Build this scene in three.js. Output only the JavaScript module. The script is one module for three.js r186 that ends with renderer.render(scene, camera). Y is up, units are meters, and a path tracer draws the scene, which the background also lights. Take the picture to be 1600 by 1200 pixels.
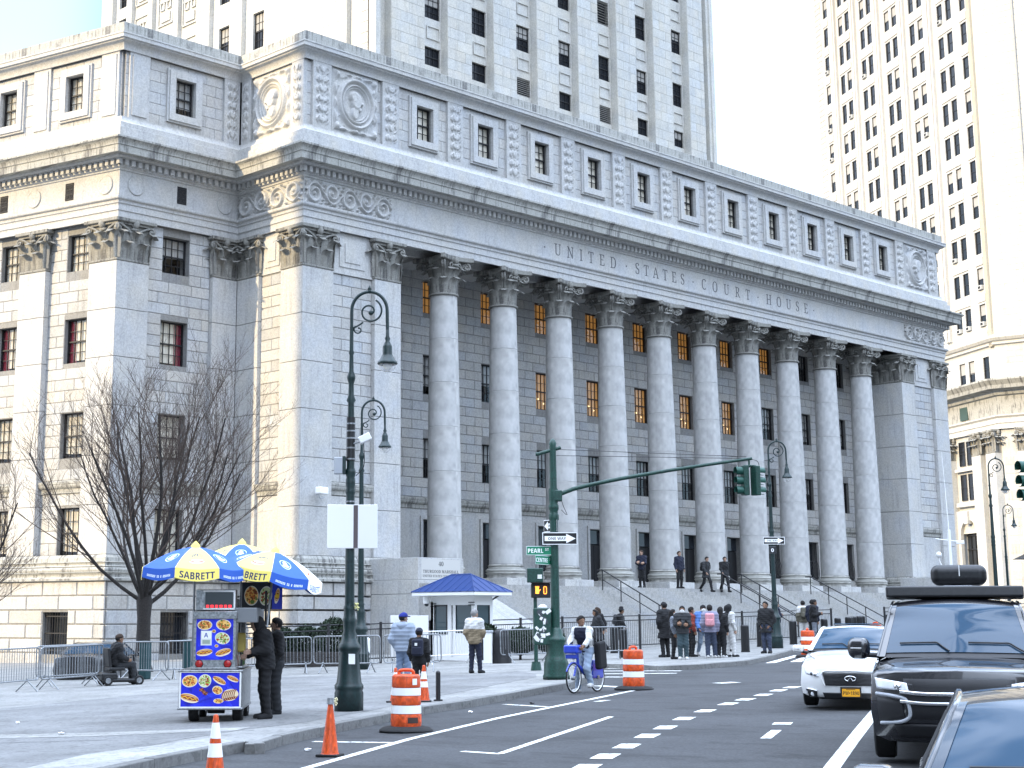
import * as THREE from 'three';
import { FontLoader } from 'three/addons/loaders/FontLoader.js';
import { TextGeometry } from 'three/addons/geometries/TextGeometry.js';
import { RoundedBoxGeometry } from 'three/addons/geometries/RoundedBoxGeometry.js';

// ------------------------------------------------------------------ camera, sky, sun, exposure
const scene = new THREE.Scene();
const camera = new THREE.PerspectiveCamera(27.13, 4 / 3, 0.3, 3000);
camera.position.set(-52.01, 1.75, 52.72);
camera.lookAt(-52.01 + 0.67624, 1.75 + 0.18841, 52.72 - 0.71218);
camera.setViewOffset(1600, 1200, 153.5, 108.4, 1600, 1200);      // the photograph is a crop: its lens axis is left of and above its middle
camera.updateProjectionMatrix();
const renderer = new THREE.WebGLRenderer({ antialias: true });
renderer.toneMapping = THREE.LinearToneMapping;
renderer.toneMappingExposure = 3.4;
renderer.shadowMap.enabled = true;

function rng(seed) { let s = seed >>> 0; return () => { s = (s + 0x6d2b79f5) | 0; let t = Math.imul(s ^ (s >>> 15), 1 | s); t = (t + Math.imul(t ^ (t >>> 7), 61 | t)) ^ t; return ((t ^ (t >>> 14)) >>> 0) / 4294967296; }; }
const hash2 = (x, y, s) => { let h = Math.imul(x, 374761393) + Math.imul(y, 668265263) + Math.imul(s, 1442695041); h = Math.imul(h ^ (h >>> 13), 1274126177); return ((h ^ (h >>> 16)) >>> 0) / 4294967296; };
function vnoise(x, y, px, py, s) {                                // value noise that tiles with period px, py
  const xi = Math.floor(x), yi = Math.floor(y), fx = x - xi, fy = y - yi, u = fx * fx * (3 - 2 * fx), v = fy * fy * (3 - 2 * fy);
  const w = (a, p) => ((a % p) + p) % p, a = w(xi, px), b = w(xi + 1, px), c = w(yi, py), d = w(yi + 1, py);
  return (hash2(a, c, s) * (1 - u) + hash2(b, c, s) * u) * (1 - v) + (hash2(a, d, s) * (1 - u) + hash2(b, d, s) * u) * v;
}
function fbm(u, v, fu, fv, oct, s) { let a = 0, g = 0.5, t = 0; for (let o = 0; o < oct; o++) { a += g * vnoise(u * fu, v * fv, fu, fv, s + o * 17); t += g; g *= 0.5; fu *= 2; fv *= 2; } return a / t; }
const clamp = (x, a = 0, b = 1) => Math.min(b, Math.max(a, x)), mix = (a, b, t) => a + (b - a) * t, sstep = (a, b, x) => { const t = clamp((x - a) / (b - a)); return t * t * (3 - 2 * t); };

{ // one sky: pale blue with broad thin bright cloud
  const W = 512, H = 256, d = new Float32Array(W * H * 4);
  for (let j = 0; j < H; j++) for (let i = 0; i < W; i++) {
    const u = (i + 0.5) / W, v = (j + 0.5) / H, el = (v - 0.5) * 180;
    const az = u * 360;
    let n = fbm(u, v, 6, 5, 5, 11) * 0.65 + fbm(u, v, 24, 20, 4, 5) * 0.35;
    // thin cloud cover with one blue gap north of the court house (cloud cover is a property of this sky)
    const gap = Math.exp(-(((az - 122.6) / 1.5) ** 2 + ((el - 21) / 4) ** 2));
    const c = clamp(sstep(0.30, 0.58, n) * (1 - gap * 1.15) + 0.12 * (1 - gap));
    const h = clamp(el / 70), k = Math.pow(h, 0.6);
    const b = [mix(0.27, 0.09, k), mix(0.43, 0.22, k), mix(0.52, 0.48, k)], z = 0.30 + 1.26 * Math.sin(clamp(el, 0, 90) * Math.PI / 180), w = [1.10 * z, 1.28 * z, 1.60 * z];   // cloud brightens towards the zenith, as overcast does
    const o = (j * W + i) * 4;
    for (let q = 0; q < 3; q++) d[o + q] = el < -1 ? [0.24, 0.25, 0.28][q] : mix(b[q], w[q], c);
    d[o + 3] = 1;
  }
  const t = new THREE.DataTexture(d, W, H, THREE.RGBAFormat, THREE.FloatType);
  t.mapping = THREE.EquirectangularReflectionMapping; t.magFilter = t.minFilter = THREE.LinearFilter; t.wrapS = THREE.RepeatWrapping; t.needsUpdate = true;
  scene.background = t; scene.environment = t;
}
const SUN = new THREE.Vector3(-0.919, 0.342, -0.195).normalize();   // low, from behind the left flank
const sun = new THREE.DirectionalLight(new THREE.Color().setRGB(1, 0.78, 0.46), 2.0);
sun.position.copy(SUN).multiplyScalar(300); sun.target.position.set(0, 0, 0); sun.castShadow = true; sun.shadow.radius = 1.2;
Object.assign(sun.shadow.camera, { left: -180, right: 180, top: 140, bottom: -140, near: 1, far: 700 }); sun.shadow.mapSize.set(4096, 4096);
scene.add(sun, sun.target);

// ------------------------------------------------------------------ small geometry kit
const V = (x, y, z) => new THREE.Vector3(x, y, z), M4 = () => new THREE.Matrix4();
const G0 = (x, z) => 0.297 + 0.021 * x + 0.011 * z;                 // the square slopes gently up to the right
class GB {                                                          // collects pieces, builds one geometry with uv in metres
  constructor() { this.p = []; this.n = []; this.i = []; this.c = []; this.hasC = false; this.uv = []; this.keepUV = false; }
  add(g, m, col) {
    const P = g.attributes.position, N = g.attributes.normal, base = this.p.length / 3, v = V(0, 0, 0), nm = m ? new THREE.Matrix3().getNormalMatrix(m) : null;
    for (let k = 0; k < P.count; k++) {
      v.fromBufferAttribute(P, k); if (m) v.applyMatrix4(m); this.p.push(v.x, v.y, v.z);
      v.fromBufferAttribute(N, k); if (nm) v.applyMatrix3(nm).normalize(); this.n.push(v.x, v.y, v.z);
      if (this.keepUV) { const U = g.attributes.uv; this.uv.push(U.getX(k), U.getY(k)); }
      if (col) { this.c.push(col[0], col[1], col[2]); this.hasC = true; }
    }
    const flip = m && m.determinant() < 0, I = g.index;
    const cnt = I ? I.count : P.count;
    for (let k = 0; k < cnt; k += 3) { const a = base + (I ? I.getX(k) : k), b = base + (I ? I.getX(k + 1) : k + 1), c = base + (I ? I.getX(k + 2) : k + 2); flip ? this.i.push(a, c, b) : this.i.push(a, b, c); }
    return this;
  }
  quad(a, b, c, d, col) { const n = V(0, 0, 0).crossVectors(b.clone().sub(a), d.clone().sub(a)); if (n.lengthSq() < 1e-14) n.crossVectors(c.clone().sub(b), d.clone().sub(b)); n.normalize(); const s = this.p.length / 3; for (const q of [a, b, c, d]) { this.p.push(q.x, q.y, q.z); this.n.push(n.x, n.y, n.z); if (col) { this.c.push(...col); this.hasC = true; } if (this.keepUV) this.uv.push(0, 0); } this.i.push(s, s + 1, s + 2, s, s + 2, s + 3); return this; }
  get empty() { return !this.i.length; }
  build() {
    const g = new THREE.BufferGeometry(), n = this.p.length / 3, uv = this.keepUV ? this.uv : new Float32Array(n * 2);
    if (!this.keepUV) for (let k = 0; k < n; k++) {
      const x = this.p[3 * k], y = this.p[3 * k + 1], z = this.p[3 * k + 2], a = Math.abs(this.n[3 * k]), b = Math.abs(this.n[3 * k + 1]), c = Math.abs(this.n[3 * k + 2]);
      if (b >= a && b >= c) { uv[2 * k] = x; uv[2 * k + 1] = z; } else if (a >= c) { uv[2 * k] = z; uv[2 * k + 1] = y; } else { uv[2 * k] = x; uv[2 * k + 1] = y; }
    }
    g.setAttribute('position', new THREE.Float32BufferAttribute(this.p, 3)); g.setAttribute('normal', new THREE.Float32BufferAttribute(this.n, 3)); g.setAttribute('uv', new THREE.Float32BufferAttribute(uv, 2));
    if (this.hasC) g.setAttribute('color', new THREE.Float32BufferAttribute(this.c, 3));
    g.setIndex(this.i); return g;
  }
}
const T = (x, y, z) => M4().makeTranslation(x, y, z);
const TR = (x, y, z, rx = 0, ry = 0, rz = 0, s = 1) => M4().compose(V(x, y, z), new THREE.Quaternion().setFromEuler(new THREE.Euler(rx, ry, rz)), typeof s === 'number' ? V(s, s, s) : s);
const box = (w, h, d) => new THREE.BoxGeometry(w, h, d), cyl = (r0, r1, h, n = 12, open = false) => new THREE.CylinderGeometry(r1, r0, h, n, 1, open).translate(0, h / 2, 0);   // r0 below, r1 above
const rbox = (w, h, d, r = 0.02, s = 2) => new RoundedBoxGeometry(w, h, d, s, Math.min(r, w / 2.01, h / 2.01, d / 2.01));
const sph = (r, a = 12, b = 8) => new THREE.SphereGeometry(r, a, b), lathe = (pts, n = 24) => new THREE.LatheGeometry(pts.map((q) => new THREE.Vector2(q[0], q[1])), n);
function bar(a, b, r0, r1 = r0, n = 8) { const d = b.clone().sub(a), l = d.length(); return cyl(r0, r1, l, n).applyMatrix4(M4().compose(a, new THREE.Quaternion().setFromUnitVectors(V(0, 1, 0), d.normalize()), V(1, 1, 1))); }
function tube(pts, r, n = 8, seg = 0, closed = false) { return new THREE.TubeGeometry(new THREE.CatmullRomCurve3(pts, closed, 'centripetal'), seg || pts.length * 4, r, n, closed); }
const gb = (...list) => { const b = new GB(); for (const e of list) Array.isArray(e) ? b.add(e[0], e[1], e[2]) : b.add(e); return b; };

const used = new Map();
const numbered = (n) => { const k = used.get(n) || 0; used.set(n, k + 1); return k ? n + '_' + String(k).padStart(3, '0') : n; };
function mesh(name, geo, mat, parent) { const m = new THREE.Mesh(geo instanceof GB ? geo.build() : geo, mat); m.name = name; m.castShadow = m.receiveShadow = true; if (parent) parent.add(m); return m; }
function group(name, parent) { const g = new THREE.Group(); g.name = name; if (parent) parent.add(g); return g; }
function thing(name, label, category, pos = [0, 0, 0], turn = 0, grp) { const o = new THREE.Group(); o.name = numbered(name); o.position.set(...pos); o.rotation.y = turn; o.userData = { label, category }; if (grp) o.userData.group = grp; scene.add(o); return o; }
function copyThing(src, name, label, pos, turn = 0, grp) { const o = src.clone(); o.name = numbered(name); o.position.set(...pos); o.rotation.set(0, turn, 0); o.userData = { ...src.userData, label }; if (grp) o.userData.group = grp; scene.add(o); return o; }
function struct(name, geo, mat) { const m = mesh(numbered(name), geo, mat, scene); m.userData.kind = 'structure'; return m; }

// ------------------------------------------------------------------ materials
function tex(n, f, rep, srgb = true) {
  const d = new Uint8Array(n * n * 4);
  for (let j = 0; j < n; j++) for (let i = 0; i < n; i++) { const c = f((i + 0.5) / n, (j + 0.5) / n), o = (j * n + i) * 4; d[o] = clamp(c[0], 0, 255); d[o + 1] = clamp(c[1], 0, 255); d[o + 2] = clamp(c[2], 0, 255); d[o + 3] = 255; }
  const t = new THREE.DataTexture(d, n, n); t.wrapS = t.wrapT = THREE.RepeatWrapping; t.magFilter = t.minFilter = THREE.LinearFilter; if (srgb) t.colorSpace = THREE.SRGBColorSpace; t.repeat.set(1 / rep, 1 / rep); t.needsUpdate = true; return t;
}
const col = (r, g, b) => new THREE.Color().setRGB(r, g, b);
const mat = (name, c, rough = 0.8, o = {}) => { const m = new THREE.MeshStandardMaterial({ color: Array.isArray(c) ? col(...c) : c, roughness: rough, ...o }); m.name = name; return m; };
const phys = (name, c, rough, o = {}) => { const m = new THREE.MeshPhysicalMaterial({ color: Array.isArray(c) ? col(...c) : c, roughness: rough, ...o }); m.name = name; return m; };
// granite: speckle, cloudy patches and faint run-off marks
const stoneTex = tex(1024, (u, v) => {
  const g = fbm(u, v, 128, 128, 3, 3), p = fbm(u, v, 5, 5, 5, 9), r = fbm(u, v, 48, 4, 4, 21), w = fbm(u, v, 9, 7, 4, 33);
  const k = 236 + (g - 0.5) * 52 + (p - 0.5) * 18 - sstep(0.56, 0.78, r) * 16, warm = (w - 0.5) * 18;
  return [k + warm * 0.5, k + warm * 0.1, k - warm * 0.7];
}, 6);
const stoneBump = tex(512, (u, v) => { const k = 128 + (fbm(u, v, 64, 64, 3, 6) - 0.5) * 120 + (fbm(u, v, 8, 8, 4, 2) - 0.5) * 60; return [k, k, k]; }, 3, false);
// ledges: soot and lichen in ragged vertical runs
const dirtyTex = tex(1024, (u, v) => {
  const g = fbm(u, v, 128, 128, 3, 3), r = fbm(u, v, 64, 5, 5, 41), b = fbm(u, v, 14, 8, 4, 51), s = 0.8 * sstep(0.48, 0.70, r * 0.6 + b * 0.4);
  const k = 226 + (g - 0.5) * 60 - s * 92; return [k, k - s * 1, k - 5 + s * 4];
}, 5);
const STONE = [0.49, 0.484, 0.468];
const M = {
  stone: mat('stone', STONE, 0.86, { map: stoneTex, bumpMap: stoneBump, bumpScale: 0.006 }),
  sheltered: mat('sheltered stone', [0.23, 0.23, 0.228], 0.88, { map: stoneTex, bumpMap: stoneBump, bumpScale: 0.006, vertexColors: true }), shelterFlat: mat('sheltered plain stone', [0.23, 0.23, 0.228], 0.88, { map: stoneTex }),
  block: mat('stone block', STONE, 0.86, { map: stoneTex, bumpMap: stoneBump, bumpScale: 0.006, vertexColors: true }),
  ledge: mat('weathered stone', [0.43, 0.423, 0.405], 0.9, { map: dirtyTex, bumpMap: stoneBump, bumpScale: 0.008 }),
  carve: mat('carved stone', [0.50, 0.494, 0.478], 0.88, { map: stoneTex }),
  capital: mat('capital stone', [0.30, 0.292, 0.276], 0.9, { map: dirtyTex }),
  joint: mat('joint stone', [0.25, 0.246, 0.236], 0.92, { map: stoneTex }),
  tower: mat('tower stone', [0.54, 0.525, 0.48], 0.86, { map: stoneTex, bumpMap: stoneBump, bumpScale: 0.006 }),
  towerBlock: mat('tower block', [0.54, 0.525, 0.48], 0.86, { map: stoneTex, vertexColors: true }),
  muni: mat('white stone', [0.50, 0.49, 0.46], 0.84, { map: stoneTex }),
  muniBlock: mat('white stone block', [0.50, 0.49, 0.46], 0.84, { map: stoneTex, vertexColors: true }),
  step: mat('step stone', [0.37, 0.366, 0.352], 0.85, { map: stoneTex }),
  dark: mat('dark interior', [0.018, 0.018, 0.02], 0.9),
  bronze: mat('dark bronze', [0.022, 0.022, 0.024], 0.5, { metalness: 0.4 }),
  iron: mat('black iron', [0.012, 0.012, 0.014], 0.45),
  letter: mat('incised lettering', [0.10, 0.10, 0.105], 0.9),
  cloth: mat('cream curtain', [0.62, 0.58, 0.49], 0.95),
  clothDim: mat('grey blind', [0.30, 0.30, 0.29], 0.95),
  clothRed: mat('red curtain', [0.16, 0.012, 0.03], 0.95),
  lit: mat('lamplit blind', [0.35, 0.22, 0.09], 0.95, { emissive: col(0.9, 0.42, 0.10), emissiveIntensity: 0.07 }),
  lamp: mat('room lamp', [0.8, 0.6, 0.3], 0.5, { emissive: col(1, 0.7, 0.32), emissiveIntensity: 0.9 }),
  glass: phys('window glass', [1, 1, 1], 0.02, { transmission: 1, thickness: 0, ior: 1.5 }),
  pane: phys('dark window pane', [0.02, 0.024, 0.03], 0.04, { specularIntensity: 1 }),
  ac: mat('pale grey enamel', [0.45, 0.45, 0.43], 0.6), greenVent: mat('dark green louvre', [0.03, 0.06, 0.05], 0.7), muniEdge: mat('buff stone', [0.40, 0.36, 0.28], 0.86, { map: stoneTex }),
  teal: mat('teal paint', [0.008, 0.045, 0.05], 0.5), boothGlass: phys('tinted glass', [0.06, 0.09, 0.10], 0.05), stickerDark: mat('dark sticker', [0.05, 0.06, 0.07], 0.7),
  ledRed: mat('red led', [0.4, 0.01, 0.01], 0.5, { emissive: col(1, 0.02, 0.03), emissiveIntensity: 0.9 }), steelDull: mat('dull sheet steel', [0.20, 0.21, 0.22], 0.5, { metalness: 0.5 }),
  bikeBlue: phys('blue bike paint', [0.012, 0.045, 0.42], 0.3, { clearcoat: 0.6 }),
  shade: mat('window shade', [0.30, 0.29, 0.27], 0.9), paneFar: phys('far window pane', [0.012, 0.014, 0.018], 0.12, { specularIntensity: 0.35 }),
};
const tone = (r, amt = 0.14) => { const k = 1 - amt * r() * 1.0, w = (r() - 0.5) * 0.05; return [k * (1 + w), k, k * (1 - w * 1.3)]; };
// ------------------------------------------------------------------ building kit
const frameM = (o, t) => new THREE.Matrix4().makeBasis(V(t[0], 0, t[1]), V(0, 1, 0), V(-t[1], 0, t[0])).setPosition(o[0], 0, o[1]);   // local: u along the wall, y up, z out of the wall
const unit = (x, z) => { const l = Math.hypot(x, z); return [x / l, z / l]; };
const turnOf = (t) => Math.atan2(-t[1], t[0]);
function wallPanel(u0, u1, y0, y1, holes, thick) {                  // a wall slab with real openings, its face at z = 0
  const s = new THREE.Shape([[u0, y0], [u1, y0], [u1, y1], [u0, y1]].map((q) => new THREE.Vector2(...q)));
  for (const h of holes) s.holes.push(new THREE.Path([[h[0], h[2]], [h[0], h[3]], [h[1], h[3]], [h[1], h[2]]].map((q) => new THREE.Vector2(...q))));
  return new THREE.ExtrudeGeometry(s, { depth: thick, bevelEnabled: false }).translate(0, 0, -thick);
}
function sweep(b, prof, path, m) {                                  // a moulding run along a plan path with mitred corners; out of the wall is to the left of travel turned outward
  const n = path.length, off = [];
  const nrm = (a, c) => { const [x, z] = unit(c[0] - a[0], c[1] - a[1]); return [-z, x]; };
  for (let k = 0; k < n; k++) {
    const n1 = k ? nrm(path[k - 1], path[k]) : nrm(path[0], path[1]), n2 = k < n - 1 ? nrm(path[k], path[k + 1]) : n1, d = 1 + n1[0] * n2[0] + n1[1] * n2[1];
    off.push([(n1[0] + n2[0]) / d, (n1[1] + n2[1]) / d]);
  }
  const P = (k, q) => { const v = V(path[k][0] + off[k][0] * q[0], q[1], path[k][1] + off[k][1] * q[0]); return m ? v.applyMatrix4(m) : v; };
  for (let k = 0; k < n - 1; k++) for (let j = 0; j < prof.length - 1; j++) b.quad(P(k, prof[j]), P(k + 1, prof[j]), P(k + 1, prof[j + 1]), P(k, prof[j + 1]));
  return b;
}
const arc = (x0, y0, x1, y1, bulge, n = 5) => { const r = []; for (let k = 1; k <= n; k++) { const t = k / n, px = y1 - y0, py = -(x1 - x0); r.push([mix(x0, x1, t) + px * bulge * 4 * t * (1 - t), mix(y0, y1, t) + py * bulge * 4 * t * (1 - t)]); } return r; };
// ashlar: bevelled stones laid in courses over a recessed backing, round the openings
const CAM = camera.position.clone(), queue = [];
function ashlar(wall, fm, u0, u1, y0, y1, o = {}) {
  const H = o.h || 0.475, L = o.len || 1.15, cut = o.holes || [], r = rng(o.seed || 7), out = o.out || 0.022, ch = o.ch || 0.016, gap = o.gap || 0.026, matl = o.mat || M.block, amt = o.tone ?? 0.16;
  const rows = Math.max(1, Math.round((y1 - y0) / H)), rh = (y1 - y0) / rows;
  for (let k = 0; k < rows; k++) {
    const a = y0 + k * rh, b = a + rh;
    let spans = [[u0, u1]];
    for (const h of cut) if (h[2] < b - 0.02 && h[3] > a + 0.02) spans = spans.flatMap(([p, q]) => [[p, Math.min(q, h[0])], [Math.max(p, h[1]), q]].filter(([x, y]) => y - x > 0.05));
    for (const [p, q] of spans) {
      const j = [p]; let x = Math.floor(p / L) * L + (k % 2 ? L / 2 : 0);
      while (x < q - 0.28) { if (x > p + 0.28) j.push(x + (r() - 0.5) * (o.jit ?? 0.12)); x += L; }
      j.push(q);
      for (let e = 0; e < j.length - 1; e++) {
        const w = j[e + 1] - j[e] - gap, h = rh - gap, c = [j[e] + gap / 2, a + gap / 2], Z = out + (r() - 0.5) * 0.006;
        const g = new GB(), t = tone(r, amt), F = (du, dv, z) => V(c[0] + du, c[1] + dv, z).applyMatrix4(fm);
        const A = [F(0, 0, 0), F(w, 0, 0), F(w, h, 0), F(0, h, 0)], B = [F(ch, ch, Z), F(w - ch, ch, Z), F(w - ch, h - ch, Z), F(ch, h - ch, Z)];
        g.quad(...B, t); for (let s = 0; s < 4; s++) g.quad(A[s], A[(s + 1) % 4], B[(s + 1) % 4], B[s], t);
        const cen = B[0].clone().add(B[2]).multiplyScalar(0.5);
        queue.push({ wall, g, mat: matl, owner: o.owner, score: (o.hidden ? 1e-6 : 1) * w * h / cen.distanceToSquared(CAM) });
      }
    }
  }
}
function flushBlocks(owner, limit) {                                // the nearest stones are parts of their own, the rest one part per wall
  const mine = queue.filter((q) => q.owner === owner).sort((a, b) => b.score - a.score), rest = new Map();
  mine.forEach((q, k) => {
    if (k < limit) mesh('stone_block', q.g, q.mat, q.wall);
    else { const key = q.wall.uuid; if (!rest.has(key)) rest.set(key, [q.wall, new GB(), q.mat]); const R = rest.get(key); R[1].add(q.g.build(), null); const P = q.g.c; R[1].c.push(...P); R[1].hasC = true; }
  });
  for (const [w, g, m] of rest.values()) { const x = mesh('stone_block', g, m, w); x.userData.kind = 'stuff'; }
}
// windows: frame, meeting rail, glazing bars, glass, something behind it, and a dark room
const winCache = new Map();
function win(w, h, o = {}) {
  const key = JSON.stringify([w, h, o]); if (winCache.has(key)) return winCache.get(key).clone();
  const g = new THREE.Group(); g.name = 'window';
  const { cols = 3, rows = 4, back = 'curtain', fr = 0.055, far = false, bars = 0.024, sash = true } = o, f = new GB(), r = rng(Math.round(w * 100 + h * 1000) + (o.seed || 0));
  f.add(box(fr, h, 0.1), T(-w / 2 + fr / 2, h / 2, 0)).add(box(fr, h, 0.1), T(w / 2 - fr / 2, h / 2, 0)).add(box(w - 2 * fr, fr, 0.098), T(0, fr / 2, 0)).add(box(w - 2 * fr, fr, 0.098), T(0, h - fr / 2, 0));
  if (sash) f.add(box(w - 2 * fr, 0.06, 0.09), T(0, h * 0.5, 0));
  for (let k = 1; k < cols; k++) f.add(box(bars, h - 2 * fr, 0.05), T(-w / 2 + fr + (w - 2 * fr) * k / cols, h / 2, 0));
  for (let k = 1; k < rows; k++) if (!(sash && Math.abs(k / rows - 0.5) < 0.01)) f.add(box(w - 2 * fr, bars, 0.048), T(0, fr + (h - 2 * fr) * k / rows, 0));
  mesh('frame', f, o.frame || M.bronze, g);
  mesh('pane', gb([new THREE.PlaneGeometry(w - fr, h - fr), T(0, h / 2, -0.012)]), far ? M.paneFar : M.glass, g);
  if (!far) {
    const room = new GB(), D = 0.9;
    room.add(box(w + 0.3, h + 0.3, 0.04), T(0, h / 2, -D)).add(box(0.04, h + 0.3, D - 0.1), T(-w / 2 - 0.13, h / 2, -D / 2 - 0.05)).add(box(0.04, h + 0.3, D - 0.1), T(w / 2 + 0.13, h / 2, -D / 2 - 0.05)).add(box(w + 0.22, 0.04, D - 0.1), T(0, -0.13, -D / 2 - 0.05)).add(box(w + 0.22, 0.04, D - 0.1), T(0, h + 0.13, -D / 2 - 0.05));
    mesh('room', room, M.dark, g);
    const pleat = (x0, x1, y0, y1, amp, m, scallop = 0) => {
      const c = new GB(), n = Math.max(8, Math.round((x1 - x0) / 0.035)), ny = 6, X = (k) => mix(x0, x1, k / n), Zf = (k) => -0.085 + amp * Math.sin(k * 1.9 + Math.sin(k * 0.7) * 1.3);
      const Y = (k, j) => mix(y0 + scallop * Math.abs(Math.sin((X(k) - x0) / (x1 - x0) * Math.PI * 1.0)), y1, j / ny);
      for (let k = 0; k < n; k++) for (let j = 0; j < ny; j++) c.quad(V(X(k), Y(k, j), Zf(k)), V(X(k + 1), Y(k + 1, j), Zf(k + 1)), V(X(k + 1), Y(k + 1, j + 1), Zf(k + 1)), V(X(k), Y(k, j + 1), Zf(k)));
      return mesh('curtain', c, m, g);
    };
    if (back === 'curtain') pleat(-w / 2, w / 2, 0.16 * h * r(), h, 0.03, M.cloth, -0.05);
    if (back === 'red') { pleat(-w / 2, w * 0.26, 0.08 * h, h, 0.025, M.cloth); pleat(w * 0.2, w / 2, 0, h, 0.04, M.clothRed); }
    if (back === 'redleft') { pleat(-w * 0.24, w / 2, 0.08 * h, h, 0.025, M.cloth); pleat(-w / 2, -w * 0.18, 0, h, 0.04, M.clothRed); }
    if (back === 'dim') pleat(-w / 2, w / 2, h * (0.1 + 0.4 * r()), h, 0.012, M.clothDim);
    if (back === 'lit') { pleat(-w / 2, w / 2, 0.0, h, 0.02, M.lit); if (o.seed % 3 === 1) mesh('lamp', gb([sph(0.09), T(-w * 0.12, h * 0.3, -0.14)], [sph(0.07), T(w * 0.25, h * 0.2, -0.14)]), M.lamp, g); }
    if (back === 'half') pleat(-w / 2, w / 2, h * 0.48, h, 0.006, M.clothDim);
  } else if (r() < 0.45) mesh('shade', gb([new THREE.PlaneGeometry(w - fr * 2, h * (0.25 + 0.4 * r())), T(0, h * 0.78, 0.002 - 0.012)]), M.shade, g).position.z = 0.004;
  winCache.set(key, g); return g.clone();
}
function setWin(parent, fm, u, y, w, h, depth, o) { const g = win(w, h, o); g.applyMatrix4(fm.clone().multiply(T(u, y, -depth))); parent.add(g); return g; }
// carving as relief: a height field over a rectangle
function relief(w, h, nx, ny, f) {
  const g = new THREE.PlaneGeometry(w, h, nx, ny).translate(0, h / 2, 0), P = g.attributes.position;
  for (let k = 0; k < P.count; k++) P.setZ(k, f(P.getX(k) / w + 0.5, P.getY(k) / h));
  g.computeVertexNormals(); return g;
}
const bump = (d, w) => Math.exp(-(d / w) * (d / w));
const candelabra = (d, seed) => (u, v) => {
  const s = Math.abs(u - 0.5) * 1.55, edge = sstep(0, 0.04, Math.min(v, 1 - v)) * sstep(0.78, 0.70, s); let h = 0.5 * bump(s, 0.13);
  for (let k = 0; k < 6; k++) { const y = (v - (k + 0.5) / 6) * 6, c = 0.18 + 0.42 * Math.abs(Math.sin(k * 1.7 + seed)); h = Math.max(h, bump(Math.hypot(s - c * (0.6 + 0.5 * y), (y - 0.15 * Math.sin(s * 6)) * 0.55), 0.2)); h = Math.max(h, 0.9 * bump(Math.abs(s - (0.28 + 0.4 * Math.sin((y + 0.5) * Math.PI))), 0.09) * bump(y, 0.45)); h = Math.max(h, bump(Math.hypot(s * 1.4, y * 0.7), 0.22)); }
  h += 0.22 * (fbm(u, v, 8, 40, 2, seed | 0) - 0.5); return d * edge * (0.85 * sstep(0.34, 0.52, h) + 0.2 * clamp(h));
};
const scrolls = (d, n) => (u, v) => {
  const X = u * n, c = Math.floor(X), cx = c + 0.5, cy = 0.5 + (c % 2 ? 0.06 : -0.06), x = X - cx, y = v - cy, r = Math.hypot(x, y), th = Math.atan2(y, x) * (c % 2 ? 1 : -1);
  let h = 0.75 * bump(r, 0.1) + 0.3 * clamp(Math.cos(7 * th)) * bump(r - 0.17, 0.07);
  h = Math.max(h, (0.5 + 0.5 * Math.cos((r * 3.9 - th / 6.283) * 6.283)) * sstep(0.52, 0.40, r) * sstep(0.12, 0.2, r));
  h = Math.max(h, 0.9 * bump(Math.abs(v - 0.5 - 0.38 * Math.sin(X * Math.PI)), 0.06), 0.8 * clamp(Math.sin(X * 19 + v * 7) * Math.cos(v * 21 - X * 5)) * sstep(0.36, 0.5, r));
  return d * (0.75 * sstep(0.3, 0.6, h) + 0.3 * clamp(h)) * sstep(0, 0.03, Math.min(v, 1 - v));
};
const medallion = (d, flip) => (u, v) => {
  const x = (u - 0.5) * 2, y = (v - 0.5) * 2, r = Math.hypot(x / 0.78, y / 0.80); let h = 0;
  h = Math.max(h, bump(r - 0.98, 0.085), 0.75 * bump(r - 0.78, 0.05), 0.5 * bump(r - 0.68, 0.03));
  const fx = (flip ? -x : x), hd = Math.hypot((fx + 0.02) / 0.26, (y - 0.1) / 0.33), nk = Math.hypot((fx + 0.06) / 0.17, (y + 0.30) / 0.24), ns = Math.hypot((fx - 0.24) / 0.09, (y - 0.04) / 0.08), hr = Math.hypot((fx + 0.12) / 0.2, (y - 0.22) / 0.2), ch = Math.hypot((fx - 0.14) / 0.1, (y + 0.16) / 0.1);
  h = Math.max(h, 0.95 * sstep(1.08, 0.7, hd), 0.75 * sstep(1.1, 0.75, nk), 0.9 * sstep(1.1, 0.5, ns), (1.0 + 0.2 * (fbm(u, v, 40, 40, 2, 3) - 0.5)) * sstep(1.1, 0.8, hr), 0.85 * sstep(1.1, 0.6, ch));
  const ex = Math.max(Math.abs(x), Math.abs(y));
  h = Math.max(h, 0.8 * bump(ex - 0.93, 0.05) * (0.6 + 0.4 * Math.sin(Math.atan2(y, x) * 14)), 0.95 * bump(Math.hypot(Math.abs(x) - 0.86, Math.abs(y) - 0.86), 0.12), 0.9 * bump(Math.hypot(x, Math.abs(y) - 0.95), 0.12), 0.5 * clamp(fbm(u, v, 14, 14, 2, 8) * 2 - 0.9) * sstep(1.02, 1.12, r));
  return d * h * sstep(0, 0.03, Math.min(u, v, 1 - u, 1 - v));
};
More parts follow.
